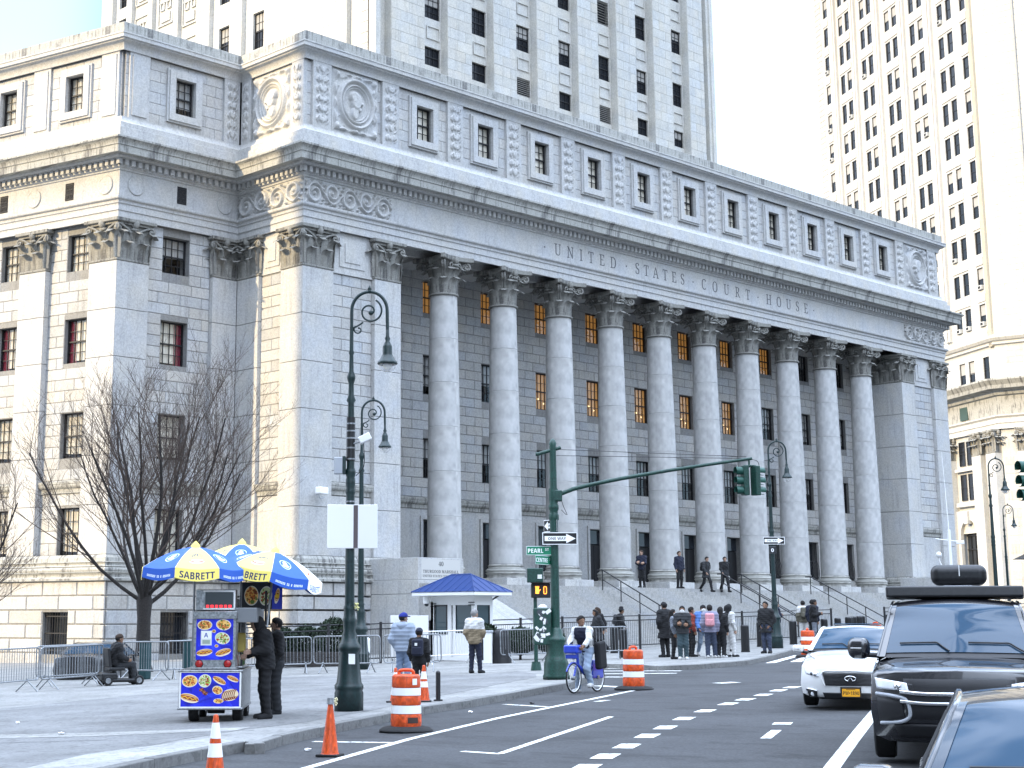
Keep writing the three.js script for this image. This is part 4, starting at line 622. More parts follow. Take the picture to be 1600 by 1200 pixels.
// ------------------------------------------------------------------ street furniture
const VIEWR = unit(0.725, 0.689), faceCam = (x, z) => Math.atan2(CAM.x - x, CAM.z - z);      // turn that points local +z at the camera side of the street
const rough = tex(512, (u, v) => { const k = 205 + (fbm(u, v, 24, 24, 5, 91) - 0.5) * 120; return [k, k, k]; }, 0.8);
Object.assign(M, {
  green: mat('dark green paint', [0.010, 0.034, 0.034], 0.42, { map: rough }), greenPole: mat('green signal paint', [0.014, 0.075, 0.055], 0.45, { map: rough }), orange: mat('orange plastic', [0.92, 0.11, 0.012], 0.45, { map: rough }), band: mat('white reflective band', [0.84, 0.84, 0.83], 0.4), rubber: mat('black rubber', [0.014, 0.014, 0.015], 0.85, { map: rough }), galv: mat('galvanised steel', [0.42, 0.44, 0.46], 0.42, { metalness: 0.55, map: rough }), steel: mat('brushed steel', [0.52, 0.53, 0.54], 0.3, { metalness: 0.85, map: rough }), white: mat('white paint', [0.78, 0.78, 0.77], 0.5), black: mat('black enamel', [0.016, 0.016, 0.018], 0.4, { map: rough }), blueRoof: mat('blue sheet metal', [0.008, 0.036, 0.16], 0.4, { metalness: 0.2 }), lampGlass: phys('clear lamp globe', [1, 1, 1], 0.05, { transmission: 0.85, thickness: 0 }), bulb: mat('lamp reflector', [0.75, 0.75, 0.72], 0.5), bark: mat('bark', [0.045, 0.038, 0.034], 0.95, { map: rough }), barkFine: mat('twigs', [0.085, 0.062, 0.05], 0.95), hedge: mat('dark leaves', [0.014, 0.03, 0.012], 0.7, { side: THREE.DoubleSide }), planter: mat('dark timber', [0.06, 0.052, 0.048], 0.8, { map: rough }), redLens: mat('red lens', [0.35, 0.01, 0.01], 0.2), skinGrey: mat('grey box', [0.36, 0.38, 0.41], 0.5), sticker: mat('paper sticker', [0.78, 0.78, 0.76], 0.7), ledOrange: mat('orange led', [0.5, 0.12, 0.01], 0.5, { emissive: col(1, 0.26, 0.03), emissiveIntensity: 1.5 }),
});
function canvasMat(name, w, h, draw, rough_ = 0.6, o = {}) { const c = document.createElement('canvas'); c.width = w; c.height = h; draw(c.getContext('2d'), w, h); const t = new THREE.CanvasTexture(c); t.colorSpace = THREE.SRGBColorSpace; return mat(name, [1, 1, 1], rough_, { map: t, ...o }); }
const gb2 = (g, m) => g.applyMatrix4(m);
const plane = (w, h) => new THREE.PlaneGeometry(w, h);
// crook-necked lamp posts
function crookLamp(g) {
  const oct = (pts) => lathe(pts, 8), H = 8.6;
  mesh('base', gb([oct([[0.0, 0], [0.29, 0], [0.29, 0.36], [0.27, 0.4], [0.29, 0.44], [0.29, 0.5], [0.25, 0.56], [0.225, 0.8], [0.19, 1.14], [0.23, 1.2], [0.235, 1.26], [0.19, 1.34], [0.145, 1.44], [0.15, 1.5], [0.125, 1.56], [0.13, 1.74], [0.145, 1.78], [0.12, 1.84], [0.11, 1.98], [0.125, 2.02], [0.1, 2.08]])]), M.green, g);
  mesh('pole', gb([lathe([[0.098, 2.05], [0.088, 4.3], [0.1, 4.34], [0.1, 4.4], [0.088, 4.44], [0.1, 4.52], [0.1, 4.6], [0.086, 4.66], [0.105, 4.74], [0.105, 4.8], [0.08, 4.86], [0.066, 6.2], [0.1, 6.25], [0.06, 6.36], [0.055, 6.6], [0.085, 6.7], [0.09, 6.76], [0.05, 6.86], [0.042, 7.2], [0.06, 7.25], [0.042, 7.3], [0.04, 7.8]], 16)]), M.green, g);
  const arm = []; for (let k = 0; k <= 16; k++) { const a = Math.PI - k / 16 * Math.PI; arm.push(V(0.37 + 0.37 * Math.cos(a), 8.15 + 0.40 * Math.sin(a), 0)); } arm.unshift(V(0, 7.75, 0)); arm.push(V(0.745, 7.9, 0), V(0.75, 7.72, 0));
  const sp = []; for (let k = 0; k <= 40; k++) { const a = 1.1 - k / 40 * 8.2, r = 0.27 * (1 - k / 52); sp.push(V(0.38 + r * Math.cos(a), 8.13 + r * Math.sin(a), 0)); }
  const sc = []; for (let k = 0; k <= 18; k++) { const a = 2.2 + k / 18 * 6, r = 0.10 * (1 - k / 26); sc.push(V(0.14 + r * Math.cos(a), 7.74 + r * Math.sin(a), 0)); }
  mesh('crook', gb([tube(arm, 0.036, 8, 50)], [tube(sp, 0.022, 6, 70)], [tube(sc, 0.018, 6, 30)], [sph(0.05, 10, 8), T(0.37, 8.56, 0)], [lathe([[0.0, 0.1], [0.02, 0.06], [0.05, 0], [0, -0.03]], 8), T(0.37, 8.6, 0)], [sph(0.055), T(0.4, 8.1, 0)], [tube([V(0.24, 7.9, 0), V(0.17, 7.85, 0), V(0.05, 7.78, 0)], 0.02, 6, 10)]), M.green, g);
  const L = mesh('lantern', gb([lathe([[0.0, 7.74], [0.035, 7.74], [0.04, 7.6], [0.06, 7.55], [0.045, 7.5], [0.085, 7.42], [0.10, 7.38], [0.105, 7.22], [0.125, 7.18], [0.17, 7.10], [0.205, 7.06], [0.215, 7.02], [0.19, 7.0], [0.1, 7.02]], 18), T(0.75, 0, 0)]), M.green, g);
  mesh('globe', gb([lathe([[0.175, 7.0], [0.17, 6.94], [0.13, 6.87], [0.06, 6.83], [0, 6.82]], 18), T(0.75, 0, 0)]), M.lampGlass, L); mesh('reflector', gb([sph(0.1, 10, 8), T(0.75, 6.97, 0)]), M.bulb, L);
}
const lampTurn = Math.atan2(-VIEWR[1], VIEWR[0]);
const lampA = thing('street_lamp', 'tall dark green crook lamp post in front with sign boards, metal bands and a sticker', 'street lamp', onG(-32.0, 29.9, 0.14), lampTurn, 'crook-necked street lamps'); crookLamp(lampA);
const bareLamp = copyThing(lampA, 'street_lamp', 'dark green crook lamp post just behind the nearest one, white box on its shaft', onG(-17.85, 14.30, 0.14), lampTurn);
const lampC = copyThing(lampA, 'street_lamp', 'green crook lamp post with a ONE WAY sign before the right-hand columns', onG(2.1, 16.35, 0.14), lampTurn);
lampC.scale.setScalar(0.95); copyThing(lampA, 'street_lamp', 'larger of two distant crook lamps at the right edge, by the white office tower', onG(21.66, 15.77, 0), lampTurn);
copyThing(lampA, 'street_lamp', 'smaller farther one of two distant crook lamps at the right edge', onG(60.87, -2.99, 0), lampTurn);
// things fixed to the near lamps
mesh('sticker', gb([plane(0.13, 0.2), TR(0.06, 1.02, 0.205, -0.06)]), canvasMat('sticker', 64, 96, (x) => { x.fillStyle = '#e8e8e6'; x.fillRect(0, 0, 64, 96); x.strokeStyle = '#333'; x.lineWidth = 7; x.beginPath(); x.moveTo(18, 20); x.lineTo(46, 30); x.lineTo(22, 48); x.lineTo(48, 66); x.stroke(); }), lampA);
{ const b = new GB(); for (const y of [3.22, 3.45, 3.98, 4.15, 5.02, 5.25, 5.45, 5.6, 5.75]) b.add(cyl(0.1, 0.1, 0.03, 16), T(0, y, 0)); mesh('clamp_band', b, M.galv, lampA).userData.kind = 'stuff'; mesh('sleeve', gb([cyl(0.092, 0.09, 0.9, 16), T(0, 5.0, 0)]), M.black, lampA); }
{ const r = V(VIEWR[0], 0, VIEWR[1]);
  const at = (dx, y, dz) => { const p = V(lampA.position.x, 0, lampA.position.z).addScaledVector(r, dx); return [p.x - r.z * -dz * 0 + dz * -0.689, lampA.position.y + y * 0.927, p.z + dz * 0.725]; };
  lampA.scale.setScalar(0.927); const sA = thing('sign_board', 'blank white board, back of a sign, on the left of the near lamp post', 'sign', at(-0.16, 3.2, 0.115), lampTurn + 0.06); mesh('board', gb([rbox(0.5, 0.82, 0.02, 0.06, 2), T(-0.02, 0.42, 0)]), M.white, sA); mesh('bracket', gb([box(0.3, 0.04, 0.03), T(0.05, 0.7, -0.025)], [box(0.3, 0.04, 0.03), T(0.05, 0.12, -0.025)]), M.galv, sA).userData.kind = 'stuff';
  const sB = thing('sign_board', 'blank white board with a dark edge on the right of the near lamp post', 'sign', at(0.16, 3.2, 0.10), lampTurn - 0.05); mesh('board', gb([rbox(0.46, 0.82, 0.02, 0.06, 2), T(0.13, 0.42, 0)]), M.white, sB); mesh('edge_channel', gb([box(0.1, 0.8, 0.05), T(-0.06, 0.42, -0.01)]), mat('brown channel', [0.09, 0.07, 0.07], 0.6), sB);
  const bx = thing('equipment_box', 'grey equipment box strapped to the left of the near lamp post', 'box', at(-0.23, 4.72, 0.05), lampTurn); mesh('case', gb([rbox(0.17, 0.32, 0.16, 0.02), T(0, 0.16, 0)]), M.skinGrey, bx); mesh('door', gb([rbox(0.06, 0.34, 0.17, 0.01), T(0.11, 0.17, 0)]), M.green, bx);
  const cb = thing('antenna_box', 'white tilted antenna box on a bracket right of the near lamp post', 'antenna', at(0.27, 5.35, 0.05), lampTurn); mesh('case', gb([rbox(0.24, 0.14, 0.18, 0.02), TR(0, 0.1, 0, 0, 0, 0.45)]), M.white, cb); mesh('bracket', gb([bar(V(-0.22, 0, 0), V(0, 0.05, 0), 0.015)], [bar(V(0.02, 0.15, 0), V(0.12, 0.28, 0), 0.006)]), M.galv, cb).userData.kind = 'stuff';
  const cbl = thing('cable', 'black cable hanging beside the near lamp post', 'cable', at(0, 0, 0), lampTurn); mesh('loop', tube([V(0.22, 5.3, 0.02), V(0.25, 4.9, 0.02), V(0.24, 4.5, 0.02), V(0.1, 4.35, 0.02)], 0.008, 5, 20), M.rubber, cbl);
}
{ const g = thing('flower_tuft', 'small tuft of yellow plastic flowers tied to the near lamp post base', 'flowers', [lampA.position.x - 0.0, lampA.position.y + 1.84, lampA.position.z], lampTurn), r = rng(4), b = new GB(); for (let k = 0; k < 24; k++) b.add(sph(0.016, 5, 4), T(0.1 + r() * 0.08, r() * 0.12, 0.02 + r() * 0.08)); mesh('petals', b, mat('pale yellow petals', [0.7, 0.66, 0.3], 0.8), g).userData.kind = 'stuff'; }
// arrow signs
const oneWay = (dir) => canvasMat('one way arrow', 384, 140, (x, w, h) => { x.fillStyle = '#f2f2f0'; x.fillRect(0, 0, w, h); x.fillStyle = '#141416'; x.fillRect(8, 8, w - 16, h - 16); x.save(); if (dir < 0) { x.translate(w, 0); x.scale(-1, 1); } x.fillStyle = '#f6f6f4'; x.beginPath(); x.moveTo(24, 42); x.lineTo(262, 42); x.lineTo(262, 16); x.lineTo(366, 70); x.lineTo(262, 124); x.lineTo(262, 98); x.lineTo(24, 98); x.fill(); x.restore(); x.fillStyle = '#141416'; x.font = 'bold 44px sans-serif'; x.textAlign = 'center'; x.fillText('ONE WAY', dir > 0 ? 160 : w - 160, 86); });
function plate(name, label, w, h, m, pos, turn, back = M.galv) { const t = thing(name, label, 'sign', pos, turn); mesh('plate', gb([rbox(w, h, 0.012, 0.005, 1)]), back, t); const g = plane(w - 0.01, h - 0.01).translate(0, 0, 0.0085); mesh('face', g, m, t); return t; }
// signal pole with its long arm
const PX = -21.0, PZ = 25.3, PY = G0(PX, PZ) + 0.14, pole = thing('signal_pole', 'green traffic signal pole with octagonal base and long upswept arm over the road', 'signal pole', [PX, PY, PZ], lampTurn);
mesh('base', gb([lathe([[0, 0], [0.36, 0], [0.36, 0.1], [0.335, 0.14], [0.33, 0.42], [0.30, 0.5], [0.30, 0.56], [0.26, 0.62], [0.25, 0.95], [0.28, 1.0], [0.28, 1.08], [0.2, 1.14], [0.17, 1.3], [0.12, 1.36]], 8)]), M.greenPole, pole);
mesh('shaft', gb([lathe([[0.118, 1.3], [0.112, 4.2], [0.14, 4.24], [0.14, 4.36], [0.115, 4.4], [0.115, 4.48], [0.14, 4.52], [0.14, 4.62], [0.115, 4.66], [0.13, 4.8], [0.13, 5.05], [0.1, 5.1], [0.09, 6.25], [0.11, 6.3], [0.06, 6.42], [0, 6.45]], 16)]), M.greenPole, pole);
{ const a = []; for (let k = 0; k <= 12; k++) { const t = k / 12; a.push(V(0.1 + 5.35 * t, 4.9 + 1.02 * Math.pow(t, 0.72) - 0.02 * t, 0)); } const b = new GB(); for (let k = 0; k < 12; k++) b.add(bar(a[k], a[k + 1], mix(0.062, 0.042, k / 12), mix(0.062, 0.042, (k + 1) / 12), 10)); b.add(rbox(0.22, 0.3, 0.26, 0.03), T(0.12, 4.88, 0)); mesh('mast_arm', b, M.greenPole, pole); mesh('stub_arm', gb([bar(V(0.22, 6.2, 0), V(-0.42, 6.02, 0), 0.05, 0.05, 8)], [cyl(0.055, 0.055, 0.05, 8), TR(-0.42, 6.02, 0, 0, 0, Math.PI / 2)]), M.greenPole, pole); mesh('guy_wire', gb([bar(V(0.1, 6.15, 0), V(5.3, 5.95, 0), 0.008, 0.008, 5)], [bar(V(0.1, 5.98, 0), V(5.3, 5.9, 0), 0.008, 0.008, 5)]), M.iron, pole).userData.kind = 'stuff'; mesh('loose_cable', tube([V(0.18, 4.85, 0.06), V(0.26, 4.6, 0.06), V(0.36, 4.35, 0.06), V(0.2, 4.5, 0.06)], 0.008, 5, 16), M.rubber, pole); }
pole.scale.setScalar(0.947);
function signalHead(t, turn, dx) { const g = group('signal_head', t), m = M4().makeRotationY(turn).setPosition(dx, 0, 0); mesh('housing', gb([rbox(0.30, 0.98, 0.2, 0.03), m.clone().multiply(T(0, -0.49, 0.02))]), M.greenPole, g); for (let k = 0; k < 3; k++) { const v = new THREE.CylinderGeometry(0.135, 0.125, 0.24, 16, 1, true, Math.PI * 0.25 - 1.2, Math.PI * 1.5 + 0.9).rotateX(Math.PI / 2); mesh('visor', gb([v, m.clone().multiply(T(0, -0.17 - k * 0.32, 0.24))]), M.greenVisor, g); mesh('lens', gb([sph(0.12, 14, 8), m.clone().multiply(TR(0, -0.17 - k * 0.32, 0.12, 0, 0, 0, V(1, 1, 0.25)))]), k === 0 ? M.redLens : M.pane, g); } }
M.greenVisor = mat('green visor', [0.014, 0.075, 0.055], 0.45, { side: THREE.DoubleSide });
{ const p = V(5.35, 5.7, 0).multiplyScalar(0.947).applyAxisAngle(V(0, 1, 0), lampTurn).add(pole.position), t = thing('traffic_light', 'green two-faced traffic light hanging from the end of the long signal arm', 'traffic light', p.toArray(), lampTurn); signalHead(t, -Math.PI / 2 + 0.25, -0.12); signalHead(t, Math.PI / 2 + 0.55, 0.2); t.scale.setScalar(0.78); mesh('hanger', gb([cyl(0.035, 0.035, 0.3, 8), T(0.02, -0.05, 0)], [rbox(0.4, 0.06, 0.1, 0.02), T(0.04, 0.0, 0)]), M.greenPole, t); mesh('cable', tube([V(0.02, 0.22, 0), V(0.3, 0.15, 0), V(0.34, -0.1, 0), V(0.2, -0.16, 0), V(0.06, 0.02, 0)], 0.01, 5, 20), M.rubber, t); }
{ const t = thing('traffic_light', 'dark green traffic light cut by the right edge of the picture', 'traffic light', [-22.2, 4.8, 38.57], lampTurn); t.scale.setScalar(0.85); signalHead(t, -Math.PI / 2 + 0.2, 0.1); mesh('hanger', gb([cyl(0.035, 0.035, 0.9, 8), T(0.1, 0, 0)]), M.greenPole, t); }
{ const rel = (dx, y, dz = 0.14) => { const v = V(dx, y, dz).multiplyScalar(0.947).applyAxisAngle(V(0, 1, 0), lampTurn).add(pole.position); return v.toArray(); };
  const ow = oneWay(1);
  plate('arrow_sign', 'wide ONE WAY sign pointing right across the signal pole', 0.90, 0.32, ow, rel(0.14, 3.72, 0.16), lampTurn - 0.05);
  plate('arrow_sign', 'small ONE WAY sign pointing left, turned edgewise behind the signal pole', 0.6, 0.32, oneWay(-1), rel(-0.08, 4.08, -0.16), lampTurn - 1.05);
  plate('street_sign', 'green PEARL ST street sign left of the signal pole', 0.66, 0.24, canvasMat('pearl sign', 384, 140, (x, w, h) => { x.fillStyle = '#0f7a58'; x.fillRect(0, 0, w, h); x.strokeStyle = '#eee'; x.lineWidth = 6; x.strokeRect(5, 5, w - 10, h - 10); x.fillStyle = '#f4f4f2'; x.font = 'bold 92px sans-serif'; x.fillText('PEARL', 18, 104, 240); x.font = 'bold 56px sans-serif'; x.fillText('ST', 282, 72); }), rel(-0.42, 3.40, 0.05), lampTurn);
  plate('street_sign', 'green CENTRE ST street sign below the PEARL ST one, turned aside', 0.9, 0.24, canvasMat('centre sign', 512, 140, (x, w, h) => { x.fillStyle = '#0f7a58'; x.fillRect(0, 0, w, h); x.strokeStyle = '#eee'; x.lineWidth = 6; x.strokeRect(5, 5, w - 10, h - 10); x.fillStyle = '#f4f4f2'; x.font = 'bold 92px sans-serif'; x.fillText('CENTRE', 18, 104, 350); x.font = 'bold 56px sans-serif'; x.fillText('ST', 400, 72); }), rel(-0.3, 3.14, 0.22), lampTurn + 0.95);
  const v = V(0.05, 3.62, 0.12).applyAxisAngle(V(0, 1, 0), lampTurn).add(lampC.position); plate('arrow_sign', 'ONE WAY sign pointing right on the lamp post before the right-hand columns', 0.86, 0.3, ow, [v.x, v.y + 0.55, v.z], lampTurn);
  const v2 = V(-0.02, 3.4, 0.12).applyAxisAngle(V(0, 1, 0), lampTurn).add(lampC.position); plate('small_sign', 'small dark sign with a white number under the distant ONE WAY sign', 0.3, 0.28, canvasMat('small sign', 96, 96, (x) => { x.fillStyle = '#1c1e22'; x.fillRect(0, 0, 96, 96); x.fillStyle = '#e8e8e8'; x.font = 'bold 70px sans-serif'; x.fillText('0', 28, 74); }), [v2.x, v2.y + 0.4, v2.z], lampTurn);
  const ct = thing('controller_box', 'green signal controller box covered in torn stickers beside the signal pole', 'control box', rel(-0.36, 0.90, 0), lampTurn);
  mesh('case', gb([rbox(0.44, 0.92, 0.36, 0.03), T(0, 0.46, 0)]), M.greenPole, ct); mesh('dome', gb([sph(0.12, 14, 8), TR(0.02, 0.94, 0, 0, 0, 0, V(1, 0.6, 1))]), M.white, ct);
  const r = rng(12); for (let k = 0; k < 26; k++) mesh('sticker', gb([plane(0.05 + r() * 0.1, 0.04 + r() * 0.1), TR((r() - 0.5) * 0.36, 0.06 + r() * 0.8, 0.1815 + k * 0.0004, 0, 0, r() * 6)]), r() < 0.7 ? M.sticker : M.stickerDark, ct);
  const ps = onG(-16.9, 20.9, 0.14), sg = thing('pedestrian_signal', 'pedestrian signal on a thin green post, orange hand and countdown lit', 'pedestrian signal', ps, lampTurn); mesh('post', gb([cyl(0.06, 0.05, 2.9, 10)], [cyl(0.16, 0.12, 0.25, 8)]), M.greenPole, sg); mesh('upper_box', gb([rbox(0.46, 0.42, 0.26, 0.03), T(0, 2.72, 0.02)]), M.greenPole, sg); mesh('sticker', gb([plane(0.13, 0.12), T(0.13, 2.68, 0.156)]), M.sticker, sg);
  const sb = group('signal_box', sg); mesh('case', gb([rbox(0.56, 0.42, 0.26, 0.03), T(0.16, 2.28, 0.02)]), M.black, sb); const hand = new GB(); hand.add(rbox(0.1, 0.12, 0.01, 0.004, 1), T(0.05, 2.25, 0.157)); for (let k = 0; k < 4; k++) hand.add(rbox(0.02, 0.11, 0.01, 0.004, 1), TR(0.01 + k * 0.026, 2.35, 0.158, 0, 0, 0.15 - k * 0.1)); hand.add(rbox(0.02, 0.09, 0.01, 0.004, 1), TR(0.115, 2.28, 0.158, 0, 0, -0.7)); mesh('hand_symbol', hand, M.ledOrange, sb);
  const seg = new GB(); const D = (x, s) => { const P = { a: [0, 0.1, 0.07, 0.02], b: [0.04, 0.05, 0.02, 0.09], c: [0.04, -0.05, 0.02, 0.09], d: [0, -0.1, 0.07, 0.02], e: [-0.04, -0.05, 0.02, 0.09], f: [-0.04, 0.05, 0.02, 0.09] }; for (const c of s) { const q = P[c]; seg.add(box(q[2], q[3], 0.01), T(x + q[0], 2.29 + q[1], 0.157)); } }; D(0.28, 'abcdef'); mesh('countdown', seg, M.ledOrange, sb); mesh('hood', gb([box(0.6, 0.02, 0.24), T(0.16, 2.5, 0.24)]), M.black, sb);
}
M.stickerDark = M.stickerDark || M.black;
// drums and cones
function drumThing(label, x, z, h = 0.06, turn = 0, first) {
  if (first) return copyThing(first, 'traffic_drum', label, onG(x, z, 0), turn, undefined);
  const t = thing('traffic_drum', label, 'traffic drum', onG(x, z, 0), turn, 'orange and white traffic drums');
  mesh('base', gb([lathe([[0, 0], [0.46, 0], [0.46, 0.03], [0.40, 0.07], [0.3, 0.09], [0, 0.09]], 10)]), M.rubber, t);
  const P = [[0.245, 0.07], [0.255, 0.16], [0.25, 0.28], [0.23, 0.285], [0.228, 0.43], [0.245, 0.435], [0.242, 0.57], [0.222, 0.575], [0.22, 0.71], [0.236, 0.715], [0.232, 0.88], [0.2, 0.915], [0, 0.92]];
  mesh('body', lathe(P, 28), M.orange, t); mesh('band', gb([cyl(0.2495, 0.2475, 0.13, 28, true), T(0, 0.2925, 0)]), M.band, t); mesh('band', gb([cyl(0.2425, 0.2405, 0.12, 28, true), T(0, 0.582, 0)]), M.band, t); mesh('handle', gb([tube([V(-0.12, 0.9, 0), V(-0.11, 0.965, 0), V(0, 0.985, 0), V(0.11, 0.965, 0), V(0.12, 0.9, 0)], 0.028, 8, 20)]), M.orange, t); mesh('sticker', gb([plane(0.09, 0.1), TR(0.14, 0.80, 0.192, 0, 0.62)]), M.sticker, t);
  return t;
}
const d1 = drumThing('orange and white drum with a scuffed black patch, nearest to the camera', -33.6, 33.15, 0, faceCam(-33.6, 33.15)); mesh('scuff', gb([new THREE.CylinderGeometry(0.257, 0.259, 0.09, 10, 1, true, 0.1, 0.75), T(0, 0.19, 0)]), mat('scuff', [0.05, 0.03, 0.025], 0.9), d1);
const d2 = copyThing(d1, 'traffic_drum', 'orange and white drum in the road right of the cyclist', onG(-22.03, 28.61, 0), faceCam(-22, 28.6) + 0.9); d2.children.filter((c) => c.name === 'scuff').forEach((c) => d2.remove(c));
copyThing(d2, 'traffic_drum', 'orange and white drum half hidden behind the white car, left of it', onG(-2.8, 20.95, 0), 0.4); copyThing(d2, 'traffic_drum', 'orange drum showing only its top above the white car roof', onG(8.6, 16.9, 0), 1.4);
function cone(label, x, z, hgt, turn, bands, lift) {
  const t = thing('traffic_cone', label, 'traffic cone', onG(x, z, lift), turn), k = hgt / 0.9; mesh('base', gb([rbox(0.38 * k, 0.035, 0.38 * k, 0.012), T(0, 0.018, 0)]), bands ? M.black : M.rubber, t);
  const R = (y) => mix(0.15, 0.035, y / 0.9) * k; mesh('body', lathe([[R(0) + 0.01, 0.03], [R(0.05), 0.06 * k], [R(0.45), 0.45 * k], [R(0.88), 0.88 * k], [0.02 * k, 0.9 * k], [0, 0.895 * k]], 24), M.orange, t);
  for (const [a, b] of bands || []) mesh('band', gb([cyl(R(a) + 0.003, R(b) + 0.003, (b - a) * k, 24, true), T(0, a * k, 0)]), M.band, t); return t;
}
{ const c = cone('plain orange cone with a faded taped tip on the road', -37.25, 35.5, 0.74, 0.5); mesh('tape', gb([cyl(0.056, 0.046, 0.08, 16, true), T(0, 0.70, 0)]), M.galv, c); const r = rng(8), b = new GB(); for (let k = 0; k < 16; k++) b.add(sph(0.014, 5, 4), T(0.05 + r() * 0.07, 0.68 + r() * 0.1, 0.03 + r() * 0.05)); mesh('tuft', b, mat('dry grass tuft', [0.6, 0.55, 0.35], 0.9), c).userData.kind = 'stuff'; }
cone('orange cone with two white bands at the kerb, bottom left', -39.8, 36.3, 0.74, 0.2, [[0.28, 0.48], [0.55, 0.78]], 0); cone('orange cone with white bands on the pavement behind the near drum', -29.35, 29.15, 0.72, 0.8, [[0.36, 0.50], [0.56, 0.74]], 0.14); cone('mostly hidden pale cone between the near drum and the child with a backpack', -29.75, 28.75, 0.68, 0.3, [[0.2, 0.78]], 0.14);
{ const t = thing('delineator_post', 'short dark grey delineator post right of the pavement cone', 'post', onG(-29.0, 29.2, 0.14)); mesh('post', gb([cyl(0.05, 0.05, 0.55, 12)], [sph(0.05, 12, 6), T(0, 0.55, 0)]), M.black, t); mesh('foot', gb([cyl(0.1, 0.09, 0.03, 12)]), M.rubber, t); }
// crowd barriers
function barrier(a, b, label, flip = 1, m = M.galv) {
  const L = Math.hypot(b[0] - a[0], b[1] - a[1]), t = unit(b[0] - a[0], b[1] - a[1]), g = thing('crowd_barrier', label, 'barrier', onG(a[0], a[1], 0.14), turnOf(t), 'steel crowd barriers'), H = 1.08, y0 = 0.28, r = 0.1, R = 0.021;
  g.rotation.z = Math.atan2(G0(b[0], b[1]) - G0(a[0], a[1]), L); g.rotation.order = 'YXZ';
  const p = []; for (const [cx, cy, s] of [[r, y0 + r, Math.PI], [L - r, y0 + r, -Math.PI / 2], [L - r, H - r, 0], [r, H - r, Math.PI / 2]]) for (let k = 0; k <= 3; k++) { const q = s + k * Math.PI / 6; p.push(V(cx + r * Math.cos(q), cy + r * Math.sin(q), 0)); }
  const f = new GB(); for (let k = 0; k < p.length; k++) f.add(bar(p[k], p[(k + 1) % p.length], R, R, 7)); mesh('frame', f, m, g);
  const n = Math.max(4, Math.round(L / 0.105)), bb = new GB(); for (let k = 1; k < n; k++) bb.add(cyl(0.009, 0.009, H - y0, 6), T(L * k / n, y0, 0)); mesh('bars', bb, m, g).userData.kind = 'stuff';
  for (const x of [L * 0.14, L * 0.86]) mesh('foot', gb([bar(V(x, y0, 0), V(x, 0.0, 0.33), 0.018, 0.018, 6)], [bar(V(x, y0, 0), V(x, 0.0, -0.33), 0.018, 0.018, 6)], [bar(V(x - 0.02, y0 + 0.02, 0), V(x + 0.02, y0 + 0.02, 0), 0.03, 0.03, 6)]), m, g);
  return g;
}
for (const [a, b, l, m] of [[[-33.39, 17.33], [-30.25, 15.87], 'steel crowd barrier leftmost, cut by the frame'], [[-30.17, 15.83], [-27.81, 15.05], 'steel crowd barrier second from left, ending by the seated scooter rider'], [[-29.4, 14.3], [-27.2, 13.9], 'steel crowd barrier behind the second one, before the parked dark car'], [[-25.5, 12.5], [-25.3, 14.5], 'steel crowd barrier between the two green bollards left of the cart'], [[-24.9, 13.8], [-23.3, 14.6], 'steel crowd barrier just left of the food cart'], [[-23.26, 13.94], [-21.6, 14.5], 'steel crowd barrier behind the food cart'], [[-21.48, 14.26], [-20.41, 14.98], 'steel crowd barrier right of the person in black, before the planter'], [[-20.39, 15.05], [-19.45, 17.0], 'steel crowd barrier behind the near lamp post'], [[-19.38, 17.08], [-18.18, 18.29], 'steel crowd barrier right of the second lamp base, behind the child'], [[-14.6, 13.6], [-12.35, 14.2], 'white crowd barrier in front of the guard booth', M.white], [[-13.02, 15.83], [-10.78, 16.23], 'steel crowd barrier between guard booth and signal pole'], [[-9.75, 15.68], [-8.6, 17.6], 'steel crowd barrier behind the cyclist']]) barrier(a, b, l, 1, m || M.galv);
